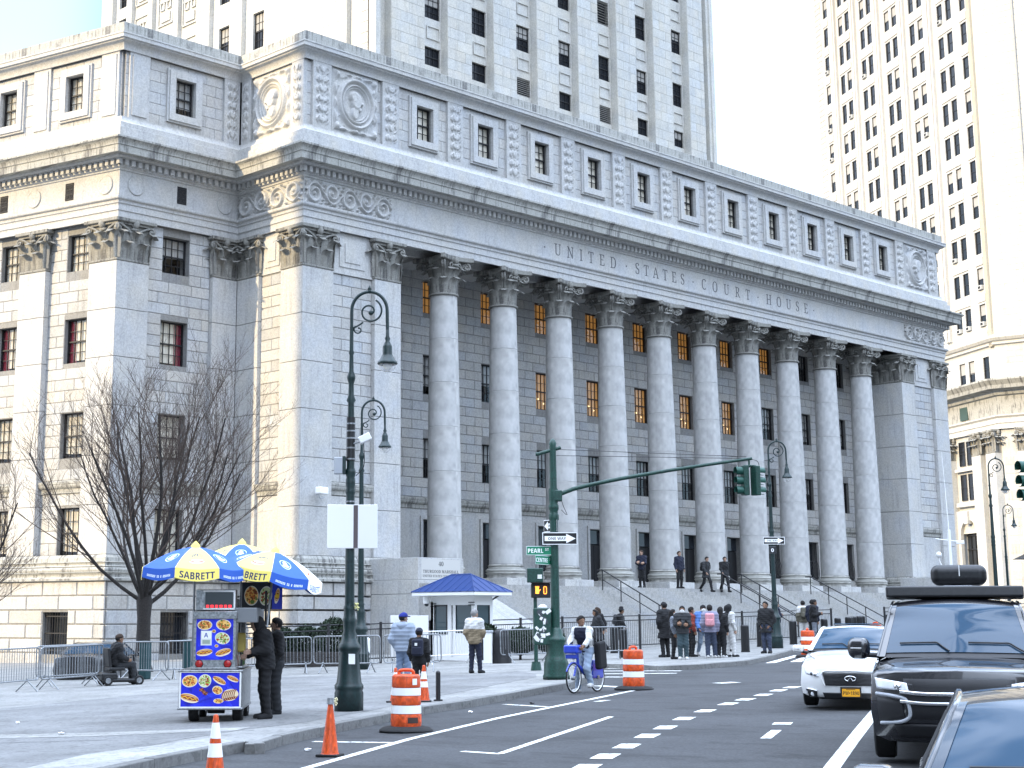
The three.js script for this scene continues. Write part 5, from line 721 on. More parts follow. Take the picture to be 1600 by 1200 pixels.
// guard booth
{
  const W = 0.94, D = 2.2, H = 2.27, t = thing('guard_booth', 'white guard booth with blue standing-seam hip roof before the steps', 'guard booth', onG(-10.9, 11.9, 0.14), 0);
  const wall = new GB(); const post = (x, z) => wall.add(box(0.14, H, 0.14), T(x, H / 2, z)); for (const x of [-W / 2 + 0.07, W / 2 - 0.07]) for (const z of [-D / 2 + 0.07, D / 2 - 0.07, 0.1]) post(x, z);
  wall.add(box(W - 0.002, 0.12, D - 0.002), T(0, 0.06, 0)).add(box(W - 0.003, 0.34, D - 0.003), T(0, H - 0.17, 0)).add(box(0.08, 0.95, D / 2), T(W / 2 - 0.05, 0.52, D / 4)).add(box(0.08, 0.95, D / 2 - 0.1), T(-W / 2 + 0.05, 0.52, D / 4)).add(box(W - 0.1, 0.95, 0.08), T(0, 0.52, D / 2 - 0.05)).add(box(W - 0.1, H - 0.2, 0.08), T(0, H / 2, -D / 2 + 0.05)).add(box(0.08, H - 0.2, D / 2), T(W / 2 - 0.06, H / 2, -D / 4));
  mesh('wall', wall, M.white, t); const dr = group('door', t); mesh('leaf', gb([wallPanel(-0.52, 0.52, 0.1, 2.06, [[-0.3, 0.3, 0.95, 1.9]], 0.06), TR(-W / 2 + 0.0, 0, -D / 4 - 0.02, 0, -Math.PI / 2)]), M.white, dr); mesh('pane', gb([box(0.02, 0.95, 0.6), T(-W / 2 + 0.03, 1.42, -D / 4 - 0.02)]), M.boothGlass, dr); mesh('frame', gb([box(0.03, 0.04, 0.66), T(-W / 2 - 0.01, 1.92, -D / 4 - 0.02)], [box(0.03, 0.04, 0.66), T(-W / 2 - 0.01, 0.93, -D / 4 - 0.02)], [box(0.03, 1.0, 0.04), T(-W / 2 - 0.01, 1.42, -D / 4 - 0.33)], [box(0.03, 1.0, 0.04), T(-W / 2 - 0.01, 1.42, -D / 4 + 0.29)]), M.bronze, dr); mesh('handle', gb([rbox(0.06, 0.03, 0.1, 0.01), T(-W / 2 - 0.05, 1.0, -D / 4 - 0.44)]), M.steel, dr);
  const wn = (w, m) => { const g = group('window', t); mesh('pane', gb([box(w, 1.05, 0.02), m]), M.boothGlass, g); const f = new GB(), q = m.clone(); for (const [x, y, a, b] of [[0, 0.52, w, 0.05], [0, -0.52, w, 0.05], [-w / 2 + 0.025, 0, 0.05, 1.0], [w / 2 - 0.025, 0, 0.05, 1.0]]) f.add(box(a, b, 0.05), q.clone().multiply(T(x, y, 0.01))); mesh('frame', f, M.bronze, g); };
  wn(0.92, TR(-W / 2 + 0.04, 1.5, D / 4 + 0.05, 0, -Math.PI / 2)); wn(W - 0.28, TR(0, 1.5, D / 2 - 0.04)); wn(0.92, TR(W / 2 - 0.04, 1.5, D / 4 + 0.05, 0, Math.PI / 2));
  mesh('fascia', gb([rbox(1.92, 0.13, 3.16, 0.02, 1), T(0, H + 0.05, 0)]), M.white, t);
  const rf = group('roof', t), a = [[-0.98, 1.6], [0.98, 1.6], [0.98, -1.6], [-0.98, -1.6]].map(([x, z]) => V(x, H + 0.12, z)), r0 = V(0, H + 0.74, 0.5), r1 = V(0, H + 0.74, -0.5);
  for (const f of [[a[0], a[1], r0, r0], [a[1], a[2], r1, r0], [a[2], a[3], r1, r1], [a[3], a[0], r0, r1]]) { const s = new GB(), l = (p, q, u) => p.clone().lerp(q, u), n = Math.round(f[0].distanceTo(f[1]) / 0.35); s.quad(f[0], f[1], f[2], f[3]); for (let k = 0; k <= n; k++) { const base = l(f[0], f[1], k / n), along = V(0, 0, 0).subVectors(f[1], f[0]).normalize(), topA = f[3].clone().sub(f[0]).dot(along), topB = f[2].clone().sub(f[0]).dot(along), L = f[0].distanceTo(f[1]), u = k / n * L, hgt = u < topA ? u / topA : u > topB ? (L - u) / (L - topB) : 1, up = l(f[0], f[1], 0); const foot = f[0].clone().addScaledVector(along, topA), rise = f[3].clone().sub(foot), tip = base.clone().addScaledVector(rise, clamp(hgt)); if (tip.distanceTo(base) > 0.05) s.add(bar(base.clone().setY(base.y + 0.01), tip.setY(tip.y + 0.01), 0.016, 0.016, 4)); } mesh('roof_sheet', s, M.blueRoof, rf); }
  mesh('ridge_cap', gb([bar(r0, r1, 0.035)], ...a.map((p, k) => [bar(p, k === 0 || k === 1 ? r0 : r1, 0.026, 0.026, 6)])), M.blueRoof, rf); mesh('drain_pipe', tube([V(0.95, H + 0.0, 0.95), V(0.75, H - 0.2, 0.7), V(0.56, H - 0.35, 0.6), V(0.54, 0.1, 0.6)], 0.03, 6, 24), M.black, t);
  for (const [z, y] of [[-0.95, 1.98], [0.98, 2.02]]) { mesh('vent_slot', gb([box(0.02, 0.03, 0.3), T(-W / 2 - 0.012, y, z)], [box(0.02, 0.03, 0.3), T(-W / 2 - 0.012, y - 0.09, z)]), M.dark, t).userData.kind = 'stuff'; }
  { const c = group('camera', t); mesh('dome', gb([sph(0.13, 14, 10), T(-W / 2 - 0.25, 2.05, -D / 2 + 0.05)], [cyl(0.13, 0.13, 0.2, 14), T(-W / 2 - 0.25, 2.05, -D / 2 + 0.05)]), M.white, c); mesh('lens', gb([sph(0.085, 12, 8), T(-W / 2 - 0.27, 1.97, -D / 2 + 0.07)]), M.pane, c); }
  const bp = thing('hoarding', 'plain white hoarding left of the guard booth', 'hoarding', onG(-12.2, 11.3, 0.14), -0.78); mesh('board', gb([rbox(1.35, 1.5, 0.05, 0.01), T(-0.5, 0.85, 0)]), M.white, bp); mesh('post', gb([box(0.05, 1.6, 0.05), T(-1.1, 0.8, -0.05)], [box(0.05, 1.6, 0.05), T(0.1, 0.8, -0.05)]), M.galv, bp).userData.kind = 'stuff';
  const cb = thing('white_cabinet', 'small white cabinet with a black slot beside the man in the tan jacket', 'cabinet', onG(-13.2, 15.3, 0.14), faceCam(-13.2, 15.3) - 0.1); mesh('case', gb([rbox(0.46, 1.0, 0.4, 0.02), T(0, 0.5, 0)]), M.white, cb); mesh('slot', gb([box(0.14, 0.68, 0.01), T(-0.12, 0.46, 0.203)]), M.black, cb); mesh('lid', gb([rbox(0.5, 0.08, 0.44, 0.02), T(0, 1.04, 0)]), M.skinGrey, cb);
  const cv = thing('black_cover', 'black plastic sheet draped over a stand right of the white cabinet', 'cover', onG(-12.75, 15.6, 0.14), faceCam(-12.75, 15.6)); mesh('sheet', lathe([[0.34, 0], [0.3, 0.4], [0.27, 0.8], [0.25, 1.05], [0.12, 1.12], [0, 1.13]], 9), M.iron, cv);
}
// black iron fence in front of the steps, panel by panel
{
  const t0 = thing('iron_fence', 'long black iron fence with fine bars along the foot of the steps', 'fence'); let prev = null;
  const pts = []; for (let x = -21; x <= 47; x += 2.4) { if (x > 15.4 && x < 17.6) continue; pts.push([x, 10.8]); }
  pts.forEach((p, k) => {
    const y = G0(p[0], p[1]) + 0.14; mesh('post', gb([box(0.07, 1.42, 0.07), T(p[0], y + 0.71, p[1])]), M.iron, t0);
    if (k && p[0] - pts[k - 1][0] < 3) { const q = pts[k - 1], b = new GB(), A = V(q[0], G0(...q) + 0.14, q[1]), B = V(p[0], y, p[1]), at = (u, h) => A.clone().lerp(B, u).add(V(0, h, 0)); for (const h of [1.36, 1.18, 0.18]) b.add(bar(at(0, h), at(1, h), 0.022, 0.022, 5)); for (let e = 1; e < 20; e++) b.add(bar(at(e / 20, 0.18), at(e / 20, 1.18), 0.007, 0.007, 4)); mesh('fence_panel', b, M.iron, t0); }
  });
}
// hand rails on the steps
[[5.55, 'leftmost'], [14.87, 'second'], [16.5, 'third'], [22.8, 'rightmost']].forEach(([x, w]) => {
  const t = thing('hand_rail', 'black iron hand rail on the court house steps, ' + w + ' of four', 'hand rail', [0, 0.15, 0]), A = (k) => V(x, 2.95 - 0.497 * k, 4.75 + k), e = 4.3, P = (u, h) => A(u * e).add(V(0, h, 0)), r = new GB(); r.add(bar(P(0, 0.92), P(1, 0.92), 0.03)).add(bar(P(0, 0.48), P(1, 0.48), 0.022)).add(bar(P(0, 0.92), P(0, 0.92).add(V(0, 0.0, -0.3)), 0.03)); mesh('rail', r, M.iron, t); for (let k = 0; k <= 4; k++) mesh('post', bar(P(k / 4, 0), P(k / 4, 0.92), 0.026), M.iron, t);
});
// bollards
{
  const b0 = thing('bollard', 'black', 'bollard', [0, 0, 0], 0, 'black cylindrical bollards'); mesh('post', lathe([[0, 0], [0.155, 0], [0.155, 0.92], [0.15, 0.955], [0.12, 0.985], [0, 0.99]], 18), M.black, b0); mesh('collar', gb([cyl(0.165, 0.165, 0.05, 18), T(0, 0, 0)]), M.iron, b0);
  const L = [[-7.6, 16.6, 'black bollard left of the waiting group, beside the man in the black coat'], [-2.05, 17.80, 'black bollard right of the waiting group, standing alone'], [2.6, 15.5, 'black bollard behind the man in the long dark coat'], [3.9, 14.4, 'black bollard just right of the green ONE WAY lamp post'], [6.83, 14.03, 'black bollard standing clear, left of the drum behind the white car'], [-3.6, 12.9, 'black bollard behind the drum near the cyclist'], [10.4, 12.3, 'black bollard behind the drum left of the white car'], [9.3, 13.5, 'black bollard in front of the man facing right'], [11.2, 12.8, 'black bollard below the man looking at his phone'], [13.6, 12.0, 'first bollard of the close row above the white car'], [16.3, 10.9, 'second bollard of the close row above the white car'], [17.1, 10.5, 'third bollard of the close row above the white car'], [18.1, 10.1, 'fourth bollard of the close row above the white car'], [19.1, 9.8, 'fifth bollard of the close row above the white car'], [20.2, 9.3, 'sixth bollard of the close row, by the orange drum top'], [23.5, 8.8, 'tall-looking bollard right of the orange drum top above the white car'], [27.6, 7.0, 'black bollard nearest the roof of the black car']];
  L.forEach(([x, z, l], k) => { const o = k ? copyThing(b0, 'bollard', l, onG(x, z, 0.14), 0) : b0; if (!k) { b0.userData.label = l; b0.position.set(...onG(x, z, 0.14)); } });
  const g0 = thing('green_bollard', 'square dark teal bollard left of the tree trunk', 'bollard', onG(-25.0, 12.9, 0.14), 0.4, 'square teal bollards by the tree'); mesh('post', gb([rbox(0.27, 1.05, 0.27, 0.03), T(0, 0.53, 0)]), M.teal, g0); mesh('cap', gb([rbox(0.31, 0.05, 0.31, 0.02), T(0, 1.07, 0)]), M.teal, g0); copyThing(g0, 'green_bollard', 'square dark teal bollard between tree trunk and food cart', onG(-23.75, 13.3, 0.14), 0.4);
}
// camera mast and wall camera
{
  const t = thing('camera_mast', 'slender white camera mast with a tall whip aerial right of the court house', 'camera mast', onG(28.6, 9.8, 0.14), lampTurn); mesh('pole', gb([cyl(0.10, 0.085, 5.4, 12)], [cyl(0.03, 0.014, 4.2, 8), TR(0, 5.4, 0, 0, 0, 0.03)]), M.white, t); mesh('cross_arm', gb([bar(V(-0.75, 4.9, 0), V(0.55, 4.75, 0), 0.03)]), M.white, t); mesh('camera', gb([rbox(0.45, 0.2, 0.2, 0.03), T(0.55, 4.72, 0)]), M.white, t); mesh('lamp_bracket', tube([V(0, 3.35, 0), V(-0.4, 3.4, 0), V(-0.6, 3.7, 0), V(-0.62, 4.0, 0)], 0.035, 6, 20), M.white, t); mesh('dome_camera', gb([sph(0.16, 12, 8), T(-0.62, 4.05, 0)]), M.white, t);
  const c = thing('wall_camera', 'small white security camera on the corner pier of the court house', 'camera', [-8.5, 6.95, 1.0]); mesh('housing', gb([rbox(0.62, 0.3, 0.3, 0.05), TR(0, 0.15, 0.28, 0, 0.3)]), M.white, c); mesh('bracket', gb([bar(V(0, 0.0, -0.1), V(0, 0.05, 0.3), 0.03)], [tube([V(-0.2, 0, 0.3), V(-0.1, -0.18, 0.3), V(0.15, -0.1, 0.3)], 0.02, 5, 12)]), M.skinGrey, c).userData.kind = 'stuff';
  const k = thing('vendor_canopy', 'dark peaked canopy with a white counter at the right edge, behind the black car', 'canopy', onG(20.5, 18.2, 0), lampTurn); mesh('roof', gb([new THREE.ConeGeometry(2.6, 1.1, 4).rotateY(Math.PI / 4), T(1.6, 4.2, 0)]), M.iron, k); for (const [x, z] of [[0.3, 1.3], [2.9, 1.3], [0.3, -1.3], [2.9, -1.3]]) mesh('leg', gb([cyl(0.05, 0.05, 3.7, 8), T(x, 0, z)]), M.galv, k); mesh('counter', gb([rbox(2.6, 2.9, 0.5, 0.05), T(1.5, 1.45, 1.3)]), M.white, k); mesh('menu_board', gb([rbox(0.9, 0.7, 0.04, 0.01), T(0.9, 2.45, 1.58)]), M.bronze, k);
}
// ------------------------------------------------------------------ the hot dog cart
{
  const CX = -35.25, CZ = 30.0, turn = faceCam(CX, CZ) - 0.10, t = thing('food_cart', 'steel hot dog cart with blue food picture panels, red lamps and a lit display', 'food cart', onG(CX, CZ, 0.14), turn); t.scale.setScalar(0.86);
  const R = rng(31), food = (x, kind, cx, cy, w, h, a) => {
    x.save(); x.translate(cx, cy); x.rotate(a); const el = (px, py, rx, ry, c, q = 0) => { x.fillStyle = c; x.beginPath(); x.ellipse(px, py, rx, ry, q, 0, 7); x.fill(); };
    if (kind === 'dog') { el(0, 0, w, h, '#f3e3c4'); el(0, -h * 0.1, w * 0.97, h * 0.75, '#d89a4e'); el(0, 0, w * 0.92, h * 0.5, '#f1dcb4'); el(0, 0, w, h * 0.42, '#8e2f16'); el(-w * 0.2, -h * 0.1, w * 0.6, h * 0.14, '#b95a2e'); x.strokeStyle = '#f0c22e'; x.lineWidth = h * 0.16; x.beginPath(); for (let k = 0; k <= 12; k++) { const q = -0.85 + k * 0.142; x.lineTo(q * w, Math.sin(k * 1.7) * h * 0.2); } x.stroke(); }
    else if (kind === 'pretzel') { el(0, 0, w, h, '#e9d3ad'); x.strokeStyle = '#7d3a12'; x.lineWidth = h * 0.16; for (let k = -3; k <= 3; k++) { x.beginPath(); x.ellipse(k * w * 0.24, 0, w * 0.22, h * 0.8, 0.4, 0.4, 4.5); x.stroke(); } }
    else if (kind === 'kebab') { for (let k = -3; k <= 3; k++) el(k * w * 0.28, Math.sin(k) * h * 0.2, w * 0.2, h * 0.7, ['#7b3415', '#a8562a', '#5e2510'][(k + 6) % 3]); x.strokeStyle = '#d8c08a'; x.lineWidth = 3; x.beginPath(); x.moveTo(-w * 1.2, 0); x.lineTo(w * 1.2, 0); x.stroke(); }
    else { el(0, 0, w, h, '#e8e4d8'); el(0, 0, w * 0.92, h * 0.88, kind === 'salad' ? '#c8d29a' : '#f0c06a'); for (let k = 0; k < 46; k++) { const q = R() * 6.3, s = Math.sqrt(R()) * 0.8; el(Math.cos(q) * s * w, Math.sin(q) * s * h, w * (0.07 + R() * 0.12), h * (0.06 + R() * 0.12), (kind === 'salad' ? ['#4d7a25', '#8fae44', '#b8391f', '#e8e0c0', '#7a3a1a'] : ['#a8521e', '#c96a26', '#7c3614', '#e09a3e', '#5d7a2a'])[Math.floor(R() * 5)], R() * 3); } }
    x.restore();
  };
  const bg = (x, w, h) => { x.fillStyle = '#1a22c4'; x.fillRect(0, 0, w, h); for (let k = 0; k < 26; k++) { const g = x.createRadialGradient(R() * w, R() * h, 2, R() * w, R() * h, 60 + R() * 120), c = R() < 0.5 ? '60,90,255' : '12,14,120'; g.addColorStop(0, 'rgba(' + c + ',0.55)'); g.addColorStop(1, 'rgba(' + c + ',0)'); x.fillStyle = g; x.fillRect(0, 0, w, h); } };
  const low = canvasMat('lower food print', 1024, 600, (x, w, h) => { bg(x, w, h); food(x, 'plate', 150, 150, 138, 108, -0.1); food(x, 'salad', 415, 145, 112, 118, 0.5); food(x, 'dog', 670, 140, 128, 54, 0.5); food(x, 'dog', 905, 110, 110, 46, 0.4); food(x, 'kebab', 395, 335, 78, 52, 0.6); food(x, 'plate', 640, 310, 92, 76, 0.3); food(x, 'dog', 150, 450, 170, 78, 0.25); food(x, 'pretzel', 862, 395, 150, 104, -0.2); food(x, 'plate', 660, 500, 88, 44, 0); }, 0.25), upp = canvasMat('upper food print', 640, 720, (x, w, h) => { bg(x, w, h); food(x, 'plate', 145, 105, 128, 88, 0); food(x, 'plate', 470, 100, 130, 96, 0.1); food(x, 'salad', 455, 340, 130, 104, 0.3); food(x, 'plate', 305, 215, 34, 30, 0); food(x, 'plate', 355, 475, 32, 28, 0); food(x, 'dog', 150, 590, 140, 62, -0.15); food(x, 'dog', 475, 590, 140, 62, -0.3); x.fillStyle = '#d8dcd6'; x.fillRect(80, 205, 190, 260); x.fillStyle = '#f2f2ee'; x.fillRect(96, 215, 160, 130); x.fillStyle = '#1c3f9e'; x.font = 'bold 110px sans-serif'; x.fillText('A', 135, 325); x.fillStyle = '#9aa79a'; x.fillRect(110, 370, 130, 70); }, 0.25);
  // lower body on two wheels
  mesh('lower_body', gb([rbox(1.26, 0.72, 2.3, 0.02, 1), T(0, 0.63, -1.15)], [rbox(1.30, 0.05, 2.36, 0.02), T(0, 1.0, -1.15)], [rbox(1.30, 0.05, 2.34, 0.02), T(0, 0.27, -1.15)]), M.steel, t); mesh('food_panel', gb2(plane(1.16, 0.66), T(0, 0.64, 0.008)), low, t);
  const edge = new GB(); for (const [x, y, w, h] of [[0, 0.985, 1.22, 0.03], [0, 0.295, 1.22, 0.03], [-0.6, 0.64, 0.03, 0.66], [0.6, 0.64, 0.03, 0.66]]) edge.add(box(w, h, 0.02), T(x, y, 0.012)); mesh('trim', edge, M.white, t);
  for (const [x, z] of [[-0.36, -0.5], [0.52, -0.5], [-0.36, -1.9], [0.52, -1.9]]) { const w = group('wheel', t), m = TR(x, 0.24, z, 0, 0, Math.PI / 2); mesh('tyre', gb([lathe([[0.13, -0.09], [0.22, -0.1], [0.245, -0.07], [0.25, 0], [0.245, 0.07], [0.22, 0.1], [0.13, 0.09]], 26), m]), M.rubber, w); mesh('rim', gb([lathe([[0, -0.11], [0.04, -0.11], [0.06, -0.08], [0.12, -0.09], [0.14, -0.08], [0.14, 0.08], [0.12, 0.09], [0, 0.05]], 20), m]), M.steel, w); } mesh('axle', gb([cyl(0.09, 0.09, 0.34, 12), TR(0.25, 0.24, -0.5, 0, 0, Math.PI / 2)], [box(0.9, 0.06, 0.08), T(0.08, 0.26, -0.5)]), M.iron, t);
  // upper body
  mesh('upper_body', gb([rbox(0.86, 1.0, 0.5, 0.015, 1), T(0.06, 1.54, -0.30)], [rbox(0.92, 0.04, 0.56, 0.01), T(0.06, 1.05, -0.28)], [rbox(0.9, 0.16, 0.54, 0.02), T(0.06, 2.10, -0.28)]), M.steel, t); mesh('food_panel', gb2(plane(0.74, 0.80), T(0.06, 1.62, -0.042)), upp, t);
  for (const x of [-0.24, 0.33]) { const l = group('tail_lamp', t); mesh('bezel', gb([lathe([[0, 0], [0.085, 0], [0.08, 0.02], [0.07, 0.025]], 18), TR(x, 1.14, -0.05, Math.PI / 2)]), M.rubber, l); mesh('lens', gb([sph(0.072, 16, 10), TR(x, 1.14, -0.028, 0, 0, 0, V(1, 1, 0.45))]), M.redLens, l); }
  { const d = group('display_case', t); mesh('case', gb([rbox(0.80, 0.42, 0.42, 0.015), T(0.06, 2.40, -0.30)]), M.steel, d); mesh('window', gb([box(0.56, 0.32, 0.01), T(0.13, 2.40, -0.083)]), M.pane, d); const tr = new GB(); for (const [x, y, w, h] of [[0.13, 2.575, 0.64, 0.03], [0.13, 2.225, 0.64, 0.03], [0.44, 2.4, 0.03, 0.36]]) tr.add(box(w, h, 0.02), T(x, y, -0.075)); mesh('trim', tr, M.white, d); const led = new GB(); for (let k = 0; k < 6; k++) led.add(rbox(0.055, 0.05, 0.008, 0.003, 1), T(-0.10 + k * 0.09, 2.275, -0.074)); mesh('led_sign', led, M.ledRed, d); }
  // serving side, away from the street
  mesh('counter', gb([rbox(1.0, 0.05, 1.7, 0.02), T(0.1, 1.06, -1.4)]), M.steel, t); mesh('back_wall', gb([rbox(0.05, 1.4, 1.7, 0.02), T(-0.36, 1.75, -1.4)], [rbox(0.9, 1.4, 0.05, 0.02), T(0.06, 1.75, -2.25)]), M.steel, t).userData.kind = 'stuff'; mesh('canopy_roof', gb([rbox(1.15, 0.30, 2.1, 0.02), T(0.32, 2.1, -1.2)]), M.steelDull, t);
  mesh('menu_board', gb2(plane(0.95, 0.55), TR(0.92, 2.5, -1.2, 0, 0.55, 0)), canvasMat('menu print', 512, 300, (x, w, h) => { x.fillStyle = '#20242c'; x.fillRect(0, 0, w, h); food(x, 'plate', 120, 150, 90, 110, 0); food(x, 'salad', 300, 150, 80, 110, 0.2); x.fillStyle = '#2138b8'; x.fillRect(380, 0, 132, h); food(x, 'dog', 445, 150, 30, 90, 0.2); }, 0.3), t);
  mesh('rail', gb([cyl(0.025, 0.025, 0.7, 8), T(1.02, 1.9, -0.9)], [cyl(0.025, 0.025, 0.7, 8), T(1.02, 1.9, -2.0)]), M.iron, t).userData.kind = 'stuff';
  const v = (dx, y, dz) => V(dx, y, dz).multiplyScalar(0.86).applyAxisAngle(V(0, 1, 0), turn).add(t.position);
  // goods on the counter
  const cols = [[0.5, 0.35, 0.05], [0.45, 0.04, 0.03], [0.6, 0.58, 0.5], [0.05, 0.05, 0.06], [0.1, 0.2, 0.06]], nm = ['mustard yellow', 'ketchup red', 'cloudy white', 'black', 'green']; for (let k = 0; k < 5; k++) { const p = v(0.40 + 0.03 * k, 1.09, -0.72 - k * 0.16), b = thing('squeeze_bottle', nm[k] + ' squeeze bottle on the cart counter beside the person in black', 'bottle', p.toArray()); mesh('body', lathe([[0, 0], [0.036, 0], [0.038, 0.16], [0.015, 0.2], [0.01, 0.25], [0, 0.26]], 12), mat(nm[k] + ' plastic', cols[k], 0.4), b); }
  { const b = thing('paper_bag', 'yellow and white snack bag hanging inside the cart opening', 'bag', v(0.5, 1.35, -0.95).toArray(), turn); mesh('bag', gb([rbox(0.2, 0.34, 0.1, 0.04), T(0, 0.17, 0)]), mat('yellow film', [0.65, 0.5, 0.12], 0.5), b); }
  // umbrellas: eight gores, valance, pole
  const gore = (side) => canvasMat(side ? 'blue gore' : 'yellow gore', 512, 512, (x, w, h) => {
    x.fillStyle = side ? '#2557b4' : '#f7e372'; x.fillRect(0, 0, w, h); x.textAlign = 'center';
    if (side) { x.strokeStyle = '#dfe8f4'; x.lineWidth = 7; x.beginPath(); x.ellipse(256, 250, 74, 52, 0, 0, 7); x.stroke(); x.fillStyle = '#dfe8f4'; x.beginPath(); x.ellipse(256, 268, 50, 16, 0, 0, 7); x.fill(); x.fillRect(224, 226, 62, 30); x.beginPath(); x.arc(256, 224, 18, 0, 7); x.fill(); for (let k = 0; k < 19; k++) if (![7, 10, 12].includes(k)) { x.fillRect(72 + k * 20, 456, 14, 26); x.fillStyle = '#2557b4'; x.fillRect(76 + k * 20, 462 + (k * 5) % 9, 6, 6); x.fillStyle = '#dfe8f4'; } }
    else { x.fillStyle = '#23306a'; x.font = 'bold 58px sans-serif'; x.save(); x.translate(256, 250); for (let k = 0; k < 7; k++) { x.save(); x.rotate((k - 3) * 0.10); x.fillText('SABRETT'[k], (k - 3) * 18, -22 + 4 * Math.abs(k - 3)); x.restore(); } x.restore(); x.fillStyle = '#f4ead2'; x.beginPath(); x.ellipse(256, 300, 92, 24, -0.05, 0, 7); x.fill(); x.strokeStyle = '#b0482a'; x.lineWidth = 13; x.beginPath(); x.moveTo(168, 296); x.quadraticCurveTo(256, 318, 344, 292); x.stroke(); x.fillStyle = '#16225c'; x.font = 'bold 104px sans-serif'; x.fillText('SABRETT', 256, 494, 420); }
  }, 0.7, { side: THREE.DoubleSide });
  const blue = gore(1), yel = gore(0), white = canvasMat('white gore', 256, 256, (x) => { x.fillStyle = '#f3efe0'; x.fillRect(0, 0, 256, 256); x.strokeStyle = '#b0583a'; x.lineWidth = 8; x.beginPath(); x.moveTo(80, 146); x.quadraticCurveTo(128, 166, 176, 146); x.stroke(); x.fillStyle = '#5a78b8'; x.font = 'bold 44px sans-serif'; x.textAlign = 'center'; x.fillText('SABRETT', 128, 246, 200); }, 0.7, { side: THREE.DoubleSide });
  function umbrella(label, p, y, rad, spin, tilt, tiltDir, pal, foot) {
    const u = thing('umbrella', label, 'umbrella', [p.x, p.y, p.z], 0, 'food cart umbrellas'), m = TR(0, y, 0, Math.cos(tiltDir) * tilt, 0, -Math.sin(tiltDir) * tilt);
    for (let k = 0; k < 8; k++) {
      const g = new GB(); g.keepUV = true; const a0 = spin + k * Math.PI / 4, na = 6, nv = 7, pt = (i, j) => { const a = i / na, v = j / nv, rr = rad * v, sag = 0.05 * Math.sin(a * Math.PI) * v, R0 = rr * (Math.cos(Math.PI / 8) / Math.cos((a - 0.5) * Math.PI / 4)), A = a0 + a * Math.PI / 4; return V(Math.sin(A) * R0, 0.37 * (1 - Math.pow(v, 1.7)) - sag * 0.6, Math.cos(A) * R0); };
      const q = (P, uvs) => { const s = g.p.length / 3, n = V(0, 0, 0).crossVectors(P[1].clone().sub(P[0]), P[2].clone().sub(P[0])).normalize(); if (n.lengthSq() < 0.5) n.set(0, 1, 0); P.forEach((w, e) => { const z = w.clone().applyMatrix4(m); g.p.push(z.x, z.y, z.z); g.n.push(n.x, n.y, n.z); g.uv.push(...uvs[e]); }); g.i.push(s, s + 1, s + 2, s, s + 2, s + 3); };
      for (let i = 0; i < na; i++) { for (let j = 0; j < nv; j++) q([pt(i, j + 1), pt(i + 1, j + 1), pt(i + 1, j), pt(i, j)], [[i, j + 1], [i + 1, j + 1], [i + 1, j], [i, j]].map(([a, b]) => [0.5 + (a / na - 0.5) * Math.max(0.15, b / nv), 1 - b / nv * 0.76])); const d = (i2, e) => { const w = pt(i2, nv), s = Math.sin(i2 / na * Math.PI); return V(w.x * 1.015, w.y - 0.17 - 0.03 * s, w.z * 1.015); }; q([d(i), d(i + 1), pt(i + 1, nv), pt(i, nv)], [[i / na, 0], [(i + 1) / na, 0], [(i + 1) / na, 0.24], [i / na, 0.24]]); }
      mesh('canopy_panel', g, pal[k % pal.length], u);
    }
    const f = foot || V(0, 1.0 - 0, 0); mesh('pole', bar(f, V(0, 0.37, 0).applyMatrix4(m), 0.02), M.galv, u); const rb = new GB(); for (let k = 0; k < 8; k++) { const a = spin + k * Math.PI / 4; rb.add(bar(V(0, 0.34, 0).applyMatrix4(m), V(Math.sin(a) * rad, -0.02, Math.cos(a) * rad).applyMatrix4(m), 0.008, 0.008, 4)); } mesh('ribs', rb, M.galv, u).userData.kind = 'stuff'; mesh('finial', gb([lathe([[0.09, 0], [0.07, 0.06], [0.03, 0.1], [0.0, 0.13]], 12), m.clone().multiply(T(0, 0.35, 0))]), yel, u);
  }
  const sp = faceCam(CX, CZ) - Math.PI / 8;
  umbrella('left blue and yellow lettered umbrella of the food cart', v(-0.42, 0, -0.45), 2.62, 0.98, sp + 0.06, 0.03, 0, [yel, blue, yel, blue, yel, blue, yel, blue]);
  umbrella('rear blue and yellow umbrella of the food cart, mostly hidden', v(0.42, 0, -1.75), 2.72, 0.88, sp + 0.75, 0.04, 2, [yel, blue]);
  umbrella('right blue, yellow and white umbrella of the food cart, tilted down to the right', v(1.10, 0, -1.0), 2.56, 0.95, sp - 0.42, 0.20, turn + Math.PI / 2, [yel, blue, white, blue, yel, blue, yel, blue], V(-0.30, 1.6, 0.3));
}
